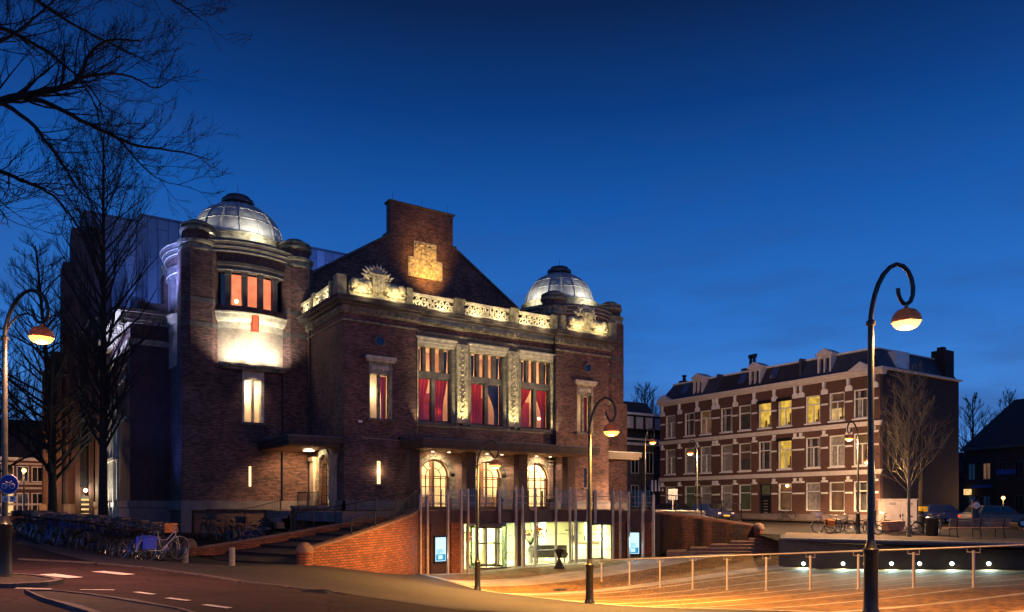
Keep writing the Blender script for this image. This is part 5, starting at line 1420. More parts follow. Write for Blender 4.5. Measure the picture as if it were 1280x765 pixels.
e = furn('reception_desk', 'long cream reception desk with screens inside the right doors', 'desk', (c2.x, c2.y, EZ))
q = MB(); ob(q, c2, -1.3, 1.6, 0, .5, EZ, EZ + 1.0); q.build('counter', 'lobby_wall', e)
q = MB(); ob(q, c2, -1.35, 1.65, -.06, .56, EZ + 1.0, EZ + 1.06); q.build('worktop', 'plank', e)
for u in (-1.0, -.2, .9):
    q = MB(); ob(q, c2, u - .2, u + .2, .1, .14, EZ + 1.12, EZ + 1.42); ob(q, c2, u - .04, u + .04, .12, .2, EZ + 1.06, EZ + 1.14); q.build('monitor', 'black_paint', e)
c2 = PD(663, 41.0).to_2d()
e = furn('flower_vase', 'tall vase with red and yellow blossom inside the glass', 'plant', (c2.x, c2.y, EZ))
MB().lathe([(0, 0), (.18, 0), (.14, .4), (.22, .9), (.16, 1.0), (0, 1.0)], c2.x, c2.y, 16, z=EZ).build('vase', 'white_paint', e)
stx = MB(); f1 = MB(); f2 = MB()
for i in range(30):
    a = random.uniform(0, 6.28); r_ = random.uniform(.3, .85); h_ = random.uniform(.35, .95)
    end = Vector((c2.x + r_ * math.cos(a), c2.y + r_ * math.sin(a), EZ + 1.0 + h_)); stx.tube([(c2.x, c2.y, EZ + .95), ((c2.x * 2 + end.x) / 3, (c2.y * 2 + end.y) / 3, EZ + 1.3), end], [.012, .01, .005], 4)
    for k_ in range(5):
        q = end + Vector((random.uniform(-.12, .12), random.uniform(-.12, .12), random.uniform(-.12, .1))); (f1 if i % 2 else f2).ball(q, .045, 6, 4, jit=.3)
stx.build('branches', 'twig', e); f1.build('blossom', 'petal', e); f2.build('foliage', 'leaf_yellow', e)
c2 = PD(699, 37.2).to_2d(); z_ = Z(c2.x, c2.y)
e = furn('planter', 'black hourglass shaped stand outside the glass front', 'planter', (c2.x, c2.y, z_))
MB().lathe([(0, 0), (.27, 0), (.27, .08), (.08, .44), (.06, .5), (.08, .56), (.26, .92), (.26, .98), (.2, .98), (0, .8)], c2.x, c2.y, 20, z=z_ + .01).build('hourglass_body', 'black_paint', e)

# ================================================================== STREET LAMPS
def lamp(px, D, label, zg=None, side=1, arm=1.0, H=5.5, watts=900, col=(1, .52, .2), em='lamp_sodium', base_wide=1.0, inner=False, name='street_lamp', up=.22, dn=1.0):
    p = PD(px, D); zg = Z(p.x, p.y) if zg is None else zg
    e = empty(name, (p.x, p.y, zg), label, 'street lamp', 'curled street lamps')
    r3 = RT.to_3d() * side * arm
    P3 = Vector((p.x, p.y, zg))
    s = H / 5.5; bw = base_wide
    b_ = MB(); b_.lathe([(0, -.2), (.14 * bw, -.2), (.14 * bw, .06), (.12 * bw, .10), (.108 * bw, .16), (.10 * bw, .98), (.115 * bw, 1.0), (.115 * bw, 1.06), (.085 * bw, 1.09), (.07, 1.16), (.056, 1.2), (0, 1.2)], p.x, p.y, 24, z=zg)
    b_.build('base', 'lamp_green', e, smooth=True)
    hc = 4.56 * s
    b_ = MB(); b_.lathe([(.052, 1.18), (.044, hc - .02), (.07, hc), (.07, hc + .05), (.05, hc + .07), (0, hc + .08)], p.x, p.y, 20, z=zg); b_.build('post', 'lamp_green', e, smooth=True)
    b_ = MB(); rel = [(0, 0), (0, .12), (.02, .27), (.06, .46), (.12, .64), (.20, .79), (.30, .90), (.40, .945), (.50, .92), (.58, .84), (.635, .72), (.66, .58), (.655, .46), (.62, .37), (.565, .325), (.51, .335), (.465, .39), (.435, .47), (.42, .57)]
    pts = [P3 + r3 * u + Vector((0, 0, hc + v * (1 if arm < 1.2 else 1.0))) for u, v in rel]
    b_.tube(pts, [.038] * 6 + [.034] * 8 + [.032] * 5, 10)
    if inner: b_.tube([P3 + r3 * u + Vector((0, 0, hc + v)) for u, v in ((0, .1), (.08, .3), (.2, .46), (.33, .5), (.45, .44))], .018, 6)
    b_.build('arm', 'lamp_green', e, smooth=True)
    hp = P3 + r3 * .555; hz = hc + .30
    h_ = MB(); h_.tube([(hp.x, hp.y, zg + hz + .03), (hp.x, hp.y, zg + hz - .06)], .03, 8)
    h_.lathe([(0, -.04), (.06, -.045), (.14, -.08), (.19, -.14), (.215, -.2), (.22, -.26), (.205, -.26), (.19, -.2), (.12, -.12), (0, -.09)], hp.x, hp.y, 28, z=zg + hz)
    hd = h_.build('lamp_shade', 'lamp_shade_metal', e, smooth=True)
    g_ = MB(); g_.lathe([(.20, -.262), (.19, -.30), (.15, -.345), (.08, -.37), (0, -.378)], hp.x, hp.y, 24, z=zg + hz); g_.build('lamp_bowl', em, hd, smooth=True)
    point((hp.x, hp.y, zg + hz - .2), 5 * (D / 15), col, .03, 'lamp_glow')
    point((hp.x, hp.y, zg + hz - .43), watts * up, col, .14, 'street_lamp_light')
    spot((hp.x, hp.y, zg + hz - .45), (hp.x, hp.y, zg - 5), watts * dn, 160, col, .28, .35, 'street_lamp_light')
    return e, hp
LC = (1, .47, .15)
lamp(1088.5, 11.75, 'nearest street lamp with a tall curled arm in front of the terraced houses', watts=700, col=(1, .46, .12), em='lamp_sodium_near')
lamp(737, 20.1, 'street lamp in front of the right entrance doors, on the plaza edge', arm=1.05, watts=3000, up=.04, col=(1, .46, .09))
lamp(597, 27.7, 'slim street lamp in front of the left glass entrance', arm=1.15, H=5.5, watts=2100, up=.10, col=(1, .46, .10))
eL, hpL = lamp(6, 14.3, 'street lamp at the left edge carrying the round blue cycle sign', arm=1.25, watts=650, col=(1, .42, .25), inner=True, base_wide=1.1)
lamp(1072.5, 40, 'street lamp beside the bikes, its arm turned left over the house wall', zg=.05, side=-1, arm=.85, H=6.0, watts=1900, col=(1, .60, .28))
lamp(1093, 52, 'farther street lamp hidden mostly behind the nearest lamp post', zg=.1, side=-1, arm=.95, H=5.3, watts=2600, up=.3, col=(1, .60, .28))
lamp(872, 52, 'small street lamp in front of the left bays of the terraced houses', zg=.1, side=-1, arm=.9, H=6.0, watts=4600, up=.32, col=(1, .60, .28))
lamp(806, 48, 'street lamp right of the theatre canopy before the grey house', zg=.1, side=1, arm=.9, H=6.5, watts=450, col=LC)
# a lamp to the left outside the view lights the brick ramp wall and the road, like the others in the row


# cycle path sign on the left lamp
s_p = PD(11, 14.05); sz = zpy(605.5, 14.05)
e = empty('cycle_sign', (s_p.x, s_p.y, sz), 'round blue sign with a white bicycle on the left lamp post', 'road sign')
nrm = (-FW).to_3d()
def disc(mb_, c, r, n_, t_=.004, m_=28):
    n_ = n_.normalized(); mb_.tube([c - n_ * t_, c + n_ * t_], r, m_)
c3 = Vector((s_p.x, s_p.y, sz))
q = MB(); disc(q, c3, .185, nrm, .006); plate = q.build('plate', 'sign_white', e)
q = MB(); disc(q, c3 + nrm * .009, .172, nrm, .003); q.build('blue_field', 'sign_blue', plate)
def sp2(u, v, o_=.016): return c3 + RT.to_3d() * u + Vector((0, 0, v)) + nrm * o_
q = MB()
for cx_ in (-.072, .075): q.torus(sp2(cx_, -.03), nrm, .046, .0065, 24, 4)
for a, b_ in (((-.072, -.03), (-.03, .035)), ((-.03, .035), (.045, .03)), ((.045, .03), (0, -.03)), ((0, -.03), (-.072, -.03)), ((0, -.03), (-.035, .05)), ((.075, -.03), (.04, .06)), ((.04, .06), (.07, .065)), ((-.055, .055), (-.015, .052))): q.tube([sp2(*a), sp2(*b_)], .0065, 4)
q.build('bicycle_symbol', 'sign_white', plate)
MB().tube([c3 + Vector((0, 0, .02)) - nrm * .02, c3 - nrm * .2], .02, 6).build('bracket', 'steel', e)
for i, u in enumerate((-.062, .075)):
    cz = c3 + RT.to_3d() * (u) + Vector((0, 0, -.27)); e2 = empty('arrow_plate', tuple(cz), ('small white plate with a down arrow below the cycle sign', 'small white plate with an up arrow below the cycle sign')[i], 'road sign')
    q = MB(); q.bar(cz - RT.to_3d() * .062, cz + RT.to_3d() * .062, .008, .115); q.build('plate', 'sign_white', e2)
    s = -1 if i == 0 else 1
    q = MB(); o_ = nrm * .008; q.tube([cz + o_ - Vector((0, 0, .035 * s)), cz + o_ + Vector((0, 0, .035 * s))], .006, 4)
    for k_ in (-1, 1): q.tube([cz + o_ + Vector((0, 0, .035 * s)), cz + o_ + RT.to_3d() * (.028 * k_) + Vector((0, 0, .006 * s))], .006, 4)
    q.build('arrow', 'black_paint', e2)

# ================================================================== TERRACED HOUSES
H0 = PD(1100, 56).to_2d(); H1 = PD(825, 75.3).to_2d()
ud = (H0 - H1).normalized(); nd = Vector((ud.y, -ud.x))       # ud: from far left to near right; nd: outwards to the street
if nd.dot(-H0) < 0: nd = -nd
HL = (H0 - H1).length; HZ = .3
CZ = 11.75
WU = ((1.44, 3.99, 6.0), (8.47, 10.54, 12.68, 14.7), (17.36, 19.49, 21.57))
HB = (0, 7.25, 16.02, HL)
def hb(mb_, u0, u1, v0, v1, z0, z1):
    """box in house coordinates: u along the row from the far end, v outwards"""
    P = [H1 + ud * u0 + nd * v0, H1 + ud * u1 + nd * v0, H1 + ud * u1 + nd * v1, H1 + ud * u0 + nd * v1]
    a = P[1] - P[0]; b_ = P[2] - P[1]
    if a.x * b_.y - a.y * b_.x < 0: P = P[::-1]
    mb_.prism(P, z0, z1)
def hpoly(mb_, poly, v0, v1):
    """polygon in (u,z) extruded from v0 to v1"""
    n = len(poly); vs = []
    for v in (v0, v1):
        for (u, z) in poly:
            p = H1 + ud * u + nd * v; vs.append((p.x, p.y, z))
    mb_.add(vs, [tuple(range(n)), tuple(reversed(range(n, 2 * n)))] + [(i, n + i, n + (i + 1) % n, (i + 1) % n) for i in range(n)])
FLZ = ((HZ + .75, 3.35), (4.55, 7.0), (8.15, 10.35))
lit = {(2, 5): 'room_yellow', (2, 6): 'room_yellow', (1, 6): 'room_yellow', (2, 7): 'room_yellow', (2, 8): 'room_cream', (1, 8): 'room_cream', (1, 9): 'room_dim', (0, 6): 'room_dim', (2, 2): 'room_dim', (0, 1): 'room_green', (0, 4): 'room_green', (0, 8): 'room_dim'}
house_labels = ('terraced brick house at the far left end of the row, with three windows per floor', 'middle terraced brick house, four windows wide with the dark glazed front door', 'terraced brick corner house nearest the young bare tree with a blank side wall')
HD = -11.4
for h in range(3):
    u0, u1 = HB[h], HB[h + 1]
    ucs = WU[h]; g0_ = (0, 3, 7)[h]
    p = H1 + ud * ((u0 + u1) / 2)
    e = empty('terraced_house', (p.x, p.y, HZ), house_labels[h], 'house', 'terraced brick houses')
    ops_ = []
    for b_, uc in enumerate(ucs):
        for f_, (z0, z1) in enumerate(FLZ):
            ops_.append((uc - .66, uc + .66, z0 - (0.7 if (f_ == 0 and g0_ + b_ == 5) else 0), z1))
    # front wall with openings
    m_ = MB(); xs = sorted({u0, u1} | {o[0] for o in ops_} | {o[1] for o in ops_})
    for a, c_ in zip(xs, xs[1:]):
        mid = (a + c_) / 2; zz = -.5
        for o in sorted([o for o in ops_ if o[0] <= mid <= o[1]], key=lambda o: o[2]):
            hb(m_, a, c_, -.35, 0, zz, o[2]); zz = o[3]
        hb(m_, a, c_, -.35, 0, zz, CZ - .45)
    m_.build('wall', 'house_brick', e)
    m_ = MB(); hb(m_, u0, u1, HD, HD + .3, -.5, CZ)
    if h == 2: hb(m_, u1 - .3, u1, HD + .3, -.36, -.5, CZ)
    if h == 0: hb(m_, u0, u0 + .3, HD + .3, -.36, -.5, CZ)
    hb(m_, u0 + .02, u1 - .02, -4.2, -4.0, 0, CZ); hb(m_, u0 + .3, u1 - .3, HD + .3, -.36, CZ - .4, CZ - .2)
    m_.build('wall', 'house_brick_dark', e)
    # white stone bands
    m_ = MB(); e0 = 0
    for z0, z1, o_ in ((3.86, 3.98, .10), (3.98, 4.14, .16), (4.14, 4.2, .22), (7.5, 7.62, .10), (7.62, 7.78, .16), (7.78, 7.84, .22)): hb(m_, u0, u1 + (o_ if h == 2 else 0), .002, o_, z0, z1)
    m_.build('string_course', 'cream_paint', e)
    m_ = MB(); hb(m_, u0, u1, .0, .08, -.3, HZ + .5); m_.build('plinth', 'plinth_stone', e)
    m_ = MB()
    hb(m_, u0, u1 + (.3 if h == 2 else 0), -.35, .12, CZ - .45, CZ - .3); hb(m_, u0, u1 + (.35 if h == 2 else 0), -.35, .32, CZ - .3, CZ - .12); hb(m_, u0, u1 + (.5 if h == 2 else 0), -.35, .5, CZ - .12, CZ + .02)
    m_.build('cornice', 'cream_paint', e)
    # brackets, blocks and bands between the windows
    mids = [(p_ + q_) / 2 for p_, q_ in zip(ucs, ucs[1:])] + [max(ucs[0] - 1.05, u0 + .12), min(ucs[-1] + 1.05, u1 - .12)]
    for ub in mids:
        for zt_, zz_ in ((CZ - .45, 10.75), (7.45, 7.0), (3.75, 3.4)):
            m_ = MB(); hpoly(m_, [(ub - .11, zt_), (ub + .11, zt_), (ub + .07, zz_), (ub - .07, zz_)], .004, .2); m_.build('bracket', 'white_paint', e)
        for f_, (z0, z1) in enumerate(FLZ):
            zc_ = z0 + (z1 - z0) * .62
            a, c_ = max(ub - .30, u0), min(ub + .30, u1)
            m_ = MB(); hb(m_, a, c_, .004, .05, zc_ - .06, zc_ + .08); m_.build('stone_block', 'white_paint', e)
            m_ = MB(); hb(m_, a, c_, .004, .06, z1 - .02, z1 + .26 if f_ == 2 else z1 + .14)
            if f_ == 2: hpoly(m_, [(a, z1 + .26), (c_, z1 + .26), (c_ - .14, z1 + .42), (a + .14, z1 + .42)], .004, .08)
            m_.build('stone_block', 'white_paint', e)
    # windows
    for b_, uc in enumerate(ucs):
        for f_, (z0, z1) in enumerate(FLZ):
            gi = g0_ + b_
            isdoor = (f_ == 0 and gi == 5)
            if isdoor: z0 -= .7
            fr = MB()
            for a, c_, d0, d1 in ((uc - .66, uc - .58, z0, z1), (uc + .58, uc + .66, z0, z1), (uc - .58, uc + .58, z1 - .09, z1), (uc - .58, uc + .58, z0, z0 + .08)): hb(fr, a, c_, -.2, -.06, d0, d1)
            zt_ = z0 + (z1 - z0) * .66
            hb(fr, uc - .58, uc + .58, -.2, -.05, zt_, zt_ + .08)
            if f_ > 0 and (h >= 2 or gi in (0, 2, 6)): hb(fr, uc - .03, uc + .03, -.19, -.07, z0 + .08, zt_)
            if isdoor:
                w = fr.build('door', 'dark_frame', e); q = MB(); hb(q, uc - .58, uc + .58, -.17, -.12, z0, zt_); q.build('door_leaf', 'black_paint', w)
                q = MB(); hb(q, uc - .42, uc + .42, -.19, -.15, zt_ + .1, z1 - .1); q.build('fanlight', 'room_green', w)
                q = MB()
                for k_ in range(5): hb(q, uc - .2, uc + .2, -.12, -.11, z0 + .5 + k_ * .25, z0 + .58 + k_ * .25)
                q.build('grille', 'steel', w); continue
            w = fr.build('window', 'white_paint', e)
            if (f_, gi) in ((2, 5), (2, 6), (1, 6)): q = MB(); hb(q, uc - .72, uc + .72, .01, .22, z1 - .12, z1 + .12); hb(q, uc - .72, uc - .66, .01, .1, z0 + .6, z1 - .12); q.build('awning_box', 'iron', w)
            if f_ > 0: q = MB(); hb(q, uc - .74, uc + .74, -.05, .12, z0 - .12, z0 - .01); q.build('sill', 'white_paint', w)
            q = MB(); hb(q, uc - .6, uc + .6, -.16, -.15, z0, z1); q.build('pane', 'window_glass', w)
            mt = lit.get((f_, gi))
            q = MB(); hb(q, uc - .98, uc + .98, -.62, -.58, z0 - .1, z1 + .05); q.build('room', mt if mt and mt != 'dark_pane' else 'room_plain', w)
            if mt in ('room_yellow', 'room_cream'):
                q = MB()
                hb(q, uc - .35, uc - .2, -.55, -.5, z0, z0 + .7); hb(q, uc + .1, uc + .22, -.55, -.5, z0, z0 + 1.1); hb(q, uc - .1, uc + .35, -.57, -.52, z0, z0 + .35)
                q.build('furniture', 'plank', w)
            if (f_, gi) in ((2, 8), (1, 8), (0, 6)):
                bp_ = H1 + ud * (uc - .12) + nd * -.45; MB().ball((bp_.x, bp_.y, z0 + 1.75 if f_ else z0 + 2.1), .10, 8, 6).build('pendant_lamp', 'bay_bulb', w)
            if mt == 'room_cream' or mt is None or mt == 'dark_pane':
                rr_ = random.Random(gi * 7 + f_)
                k_ = rr_.choice((0, 0, 1, 1, 2, 3))
                q = MB()
                if k_ == 0:
                    for i in range(9): hb(q, uc - .58 + i * .107, uc - .395 + i * .107, -.30 - .02 * (i % 2), -.27, z0, z1 - .1)
                elif k_ == 1:
                    for s in (-1, 1):
                        for i in range(3): hb(q, uc + s * (.44 - i * .08) - .035, uc + s * (.44 - i * .08) + .035, -.30 - .02 * (i % 2), -.27, z0, z1 - .1)
                elif k_ == 2: hb(q, uc - .58, uc + .58, -.28, -.26, z0 + (z1 - z0) * rr_.uniform(.4, .66), z1 - .08)
                if k_ < 3: q.build('curtain', 'net_curtain' if k_ < 2 else 'blind', w)
    # mansard roof
    m_ = MB(); a3 = []
    zr_ = CZ + 1.7
    for (v, z) in ((.1, CZ + .02), (-1.0, zr_), (-10.4, zr_), (-11.3, CZ + .02)):
        a3.append((v, z))
    vs = []
    for u in (u0, u1):
        for v, z in a3:
            sh_ = 0
            if h == 2 and u == u1 and z > CZ + 1: sh_ = -.9
            if h == 0 and u == u0 and z > CZ + 1: sh_ = .9
            p = H1 + ud * (u + sh_) + nd * v; vs.append((p.x, p.y, z))
    m_.add(vs, [(0, 1, 2, 3), (7, 6, 5, 4), (0, 4, 5, 1), (1, 5, 6, 2), (2, 6, 7, 3), (3, 7, 4, 0)])
    roof = m_.build('roof', 'slate' if h in (0, 2) else 'roof_tile', e)
    m_ = MB(); hb(m_, u0 + (.9 if h == 0 else 0), u1 - (.9 if h == 2 else 0), -1.1, -.85, zr_ - .02, zr_ + .12); m_.build('roof_edge', 'white_paint', roof)
    # party wall line
    if h > 0:
        q = MB(); p = [(u0 - .12, CZ), (u0 + .12, CZ)]; hpoly(q, [(u0 - .1, CZ + .03), (u0 + .1, CZ + .03), (u0 + .1, zr_ + .14), (u0 - .1, zr_ + .14)], -1.05, -.2); q.build('party_wall', 'slate', e)
    # dormer
    if True:
        uc = (4.9, 11.5, 18.3)[h]
        if True:
            q = MB()
            for a, c_ in ((uc - .6, uc - .44), (uc - .06, uc + .06), (uc + .44, uc + .6)): hb(q, a, c_, -.9, -.12, CZ + .1, CZ + 1.75)
            hb(q, uc - .44, uc + .44, -.9, -.12, CZ + .1, CZ + .28); hb(q, uc - .44, uc + .44, -.9, -.12, CZ + 1.5, CZ + 1.75)
            hb(q, uc - .75, uc + .75, -1.4, .0, CZ + 1.75, CZ + 1.87)
            hpoly(q, [(uc - .75, CZ + 1.87), (uc + .75, CZ + 1.87), (uc, CZ + 2.28)], -1.4, .0)
            dmr = q.build('dormer', 'cream_paint', e)
            q = MB(); hb(q, uc - .44, uc + .44, -.4, -.36, CZ + .28, CZ + 1.5); q.build('pane', 'dark_pane', dmr)
        # skylights
        for us in ((3.0,), (9.9, 13.3), ())[h]:
            q = MB(); vs = []
            for u in (us - .35, us + .35):
                for t_ in (.3, .85):
                    v = .1 - 1.1 * t_ + .05; z = CZ + .02 + 1.73 * t_ + .06; p = H1 + ud * u + nd * v; vs.append((p.x, p.y, z))
            q.add(vs, [(0, 2, 3, 1)]); q.build('skylight', 'chrome', roof)
    if h in (0, 2):
        uc = u0 + .9 if h == 0 else u1 - 1.3
        q = MB(); hpoly(q, [(uc - 1.0, CZ + .02), (uc + 1.0, CZ + .02), (uc, CZ + .62)], .02, .5); hpoly(q, [(uc - .75, CZ + .06), (uc + .75, CZ + .06), (uc, CZ + .48)], .5, .53); q.build('pediment', 'cream_paint', e)
    if h == 2:
        # white boarded box dormer on the side roof, edge boards, chimney
        q = MB(); hb(q, u1 - .9, u1 - .15, -4.2, -2.4, CZ + .2, CZ + 1.6); q.build('dormer', 'white_paint', e)
        q = MB(); hb(q, u1 - .3, u1 + .3, HD, -.35, CZ - .05, CZ + .08); hb(q, u1 - 1.0, u1 - .8, -10.3, -1, zr_, zr_ + .1); q.build('cornice', 'cream_paint', e)
        q = MB(); hb(q, u1 - 1.1, u1 + .02, -10.6, -9.2, CZ, CZ + 2.4); hb(q, u1 - .9, u1 - .4, -10.2, -9.7, CZ + 2.4, CZ + 2.75); q.build('chimney', 'house_brick_dark', roof)
    if True:
        uc = (u0 + .3, u0 + 1.6, u0 + .5)[h]
        cb, ct = ((zr_ - .2, zr_ + .7), (zr_ - .2, zr_ + .75), (zr_ - .2, zr_ + .45))[h]
        q = MB(); w_ = (.3, .9, .6)[h]; hb(q, uc - w_, uc + w_, -3.6, -2.6, cb, ct); ch = q.build('chimney', 'dark_brick', roof)
        q = MB(); 
        for k_ in range((1, 2, 1)[h]):
            p = H1 + ud * (uc - .2 * (h == 1) + .4 * k_) + nd * -3.1
            q.lathe([(0, 0), (.22, 0), (.16, .3), (.14, .9 if h == 1 else .4), (.24, .92 if h == 1 else .45), (.24, 1.15 if h == 1 else .6), (0, 1.2 if h == 1 else .62)], p.x, p.y, 10, z=ct)
            if h == 1: hb(q, uc - .4, uc + .45, -3.2, -3.0, ct + 1.1, ct + 1.25)
        q.build('chimney_pot', 'iron', ch)
# dark roller awnings boxes on two upper windows
# ================================================================== OTHER BUILDINGS
def house_box(name, label, px0, D0, px1, D1, zt, dep, mat, roofz, roofmat='roof_tile', wins=(), litmat='room_dim', zb=-.5, gable=False, wincols=3, winrows=((1.2, 2.6), (4.2, 5.6)), frame='white_paint', winw=.9):
    A = PD(px0, D0).to_2d(); B = PD(px1, D1).to_2d(); u = (B - A).normalized(); n = Vector((u.y, -u.x))
    if n.dot(-A) < 0: n = -n
    L_ = (B - A).length
    e = empty(name, (A.x, A.y, 0), label, 'house')
    def P(uu, v): return A + u * uu + n * v
    def bx(mb_, u0, u1, v0, v1, z0, z1):
        Q = [P(u0, v0), P(u1, v0), P(u1, v1), P(u0, v1)]; a = Q[1] - Q[0]; b_ = Q[2] - Q[1]
        if a.x * b_.y - a.y * b_.x < 0: Q = Q[::-1]
        mb_.prism(Q, z0, z1)
    m_ = MB(); bx(m_, 0, L_, -dep, 0, zb, zt); m_.build('wall', mat, e)
    m_ = MB(); vs = []
    for (uu, v, z) in ((-.2, .3, zt), (L_ + .2, .3, zt), (L_ + .2, -dep - .3, zt), (-.2, -dep - .3, zt)): q = P(uu, v); vs.append((q.x, q.y, z))
    if gable:
        for (uu, v) in ((0, -dep / 2), (L_, -dep / 2)): q = P(uu, v); vs.append((q.x, q.y, roofz))
        fs = [(0, 1, 5, 4), (2, 3, 4, 5), (3, 0, 4), (1, 2, 5), (3, 2, 1, 0)]
    else:
        for (uu, v) in ((1.5, -2.2), (L_ - 1.5, -2.2), (L_ - 1.5, -dep + 2.2), (1.5, -dep + 2.2)): q = P(uu, v); vs.append((q.x, q.y, roofz))
        fs = [(0, 1, 5, 4), (1, 2, 6, 5), (2, 3, 7, 6), (3, 0, 4, 7), (4, 5, 6, 7), (3, 2, 1, 0)]
    m_.add(vs, fs); m_.build('roof', roofmat, e)
    q = MB(); bx(q, -.25, L_ + .25, .0, .35, zt - .25, zt + .02); q.build('gutter', 'white_paint' if frame == 'white_paint' else 'dark_frame', e)
    k_ = 0
    for (z0, z1) in winrows:
        for i in range(wincols):
            uc = L_ * (i + .5) / wincols
            f = MB()
            for a, c_, d0, d1 in ((uc - winw / 2, uc - winw / 2 + .08, z0, z1), (uc + winw / 2 - .08, uc + winw / 2, z0, z1), (uc - winw / 2, uc + winw / 2, z1, z1 + .08), (uc - winw / 2, uc + winw / 2, z0 - .08, z0), (uc - .03, uc + .03, z0, z1)): bx(f, a, c_, .0, .07, d0, d1)
            w = f.build('window', frame, e)
            q = MB(); bx(q, uc - winw / 2 + .08, uc + winw / 2 - .08, .005, .03, z0, z1); q.build('pane', litmat if k_ in wins else 'dark_pane', w); k_ += 1
    return e, P, bx, L_
e, P, bx, L_ = house_box('grey_house', 'grey stone house with a white edged roof behind the theatre corner', 745, 78, 838, 84, 8.2, 10, 'stone_dark', 13.0, wincols=5, winrows=((1.4, 3.6), (5.0, 7.2)), wins=(), winw=1.1)
q = MB(); bx(q, 2.0, L_ - .3, -1.5, .2, 9.6, 11.2); dm_ = q.build('dormer', 'house_brick_dark', e)
q = MB(); bx(q, 1.8, L_ - .1, -1.5, .35, 11.2, 11.45); bx(q, 2, L_ - .3, .2, .3, 8.5, 8.7); q.build('edge', 'white_paint', dm_)
q = MB()
for i in range(5): bx(q, 2.6 + i * 1.4, 3.6 + i * 1.4, .2, .26, 9.75, 11.0)
q.build('pane', 'net_curtain', dm_)
q = MB(); bx(q, 3.6, 4.8, -5, -4, 12, 14.6); q.build('chimney', 'dark_brick', e)
# striped awning by the grey house
aA = PD(812, 76).to_2d(); e = empty('striped_awning', (aA.x, aA.y, 2.4), 'blue and white striped awning by the grey house', 'awning')
q = MB(); q2 = MB(); aB = PD(842, 76.5).to_2d(); n_aw = (-aA).normalized()
for i in range(14):
    a = aA.lerp(aB, i / 14); b_ = aA.lerp(aB, (i + 1) / 14)
    (q if i % 2 else q2).prism([a, b_, b_ + n_aw * 1.6, a + n_aw * 1.6], [4.0, 4.0, 2.9, 2.9], [4.05, 4.05, 2.95, 2.95])
q.build('canvas', 'sign_white', e); q2.build('canvas', 'car_dark', e)
# left distance: warm lit low houses across the street
e, P, bx, L_ = house_box('street_house', 'low brick house with pale bands lit orange beyond the bikes', -60, 62, 56, 66, 5.6, 9, 'house_brick', 8.6, wincols=6, winrows=((.9, 2.5), (3.6, 4.8)), wins=(1, 3), litmat='room_cream', winw=.9, gable=True)
q = MB()
for z0 in (.6, 1.5, 2.9, 3.3, 5.0): bx(q, 0, L_, .005, .06, z0, z0 + .18)
q.build('stone_band', 'cream_paint', e)
pp = PD(30, 58); point((pp.x, pp.y, 3.8), 650, (1, .45, .12), .2, 'far_street_light')
e = empty('street_lamp', (pp.x, pp.y, 0), 'distant orange street lamp by the low houses on the left', 'street lamp')
MB().tube([(pp.x, pp.y, 0), (pp.x, pp.y, 4.1)], .06, 8).build('post', 'lamp_green', e); MB().ball((pp.x, pp.y, 4.2), .16, 12, 8).build('lamp_bowl', 'far_light', e)
house_box('street_house', 'tall dark roofed house behind the low houses at the left edge', -120, 84, 50, 88, 8.0, 12, 'house_brick_dark', 12.0, wincols=5, winrows=((4.5, 6.0),), wins=(), frame='dark_frame', gable=True)
# right distance: dark houses beyond the street
e, P, bx, L_ = house_box('street_house', 'dark gabled house with a chimney at the right edge', 1206, 80, 1330, 70, 7.5, 14, 'house_brick_dark', 13.0, wincols=6, winrows=((1.0, 2.4), (4.2, 5.8)), wins=(7,), litmat='room_dim', frame='dark_frame', gable=True)
q = MB(); bx(q, L_ * .62, L_ * .66, -8, -6, 12, 14.6); bx(q, L_ * .72, L_ * .77, -8, -6, 12, 14.0); q.build('chimney', 'dark_brick', e)
q = MB(); bx(q, .3, .9, .1, .5, 2.6, 3.2); q.build('lit_sign', 'room_cream', e)
q = MB(); bx(q, L_ * .15, L_ * .30, .0, .9, 3.3, 3.6); bx(q, L_ * .35, L_ * .55, .0, .1, 4.6, 5.1); q.build('awning', 'blue_paint', e)
p = PD(1254, 62); e = empty('street_lamp', (p.x, p.y, .2), 'small orange lamp glowing behind the benches at far right', 'street lamp')
MB().tube([(p.x, p.y, .2), (p.x, p.y, 2.05)], .05, 8).build('post', 'lamp_green', e); MB().ball((p.x, p.y, 2.12), .14, 12, 8).build('lamp_bowl', 'far_light', e); point((p.x - .3, p.y - .3, 2.1), 160, (1, .5, .15), .15, 'far_street_light')
house_box('street_house', 'low dark block of houses closing the street beyond the bare trees', 1180, 118, 1400, 104, 7, 12, 'house_brick_dark', 10, wincols=8, winrows=((3.5, 5.0),), wins=(2, 5), frame='dark_frame', gable=True)
house_box('street_house', 'far row of dark houses glimpsed between theatre and terrace', 770, 120, 905, 130, 8, 12, 'house_brick_dark', 12, wincols=6, winrows=((3.5, 5.0),), wins=(2,), frame='dark_frame', gable=True)
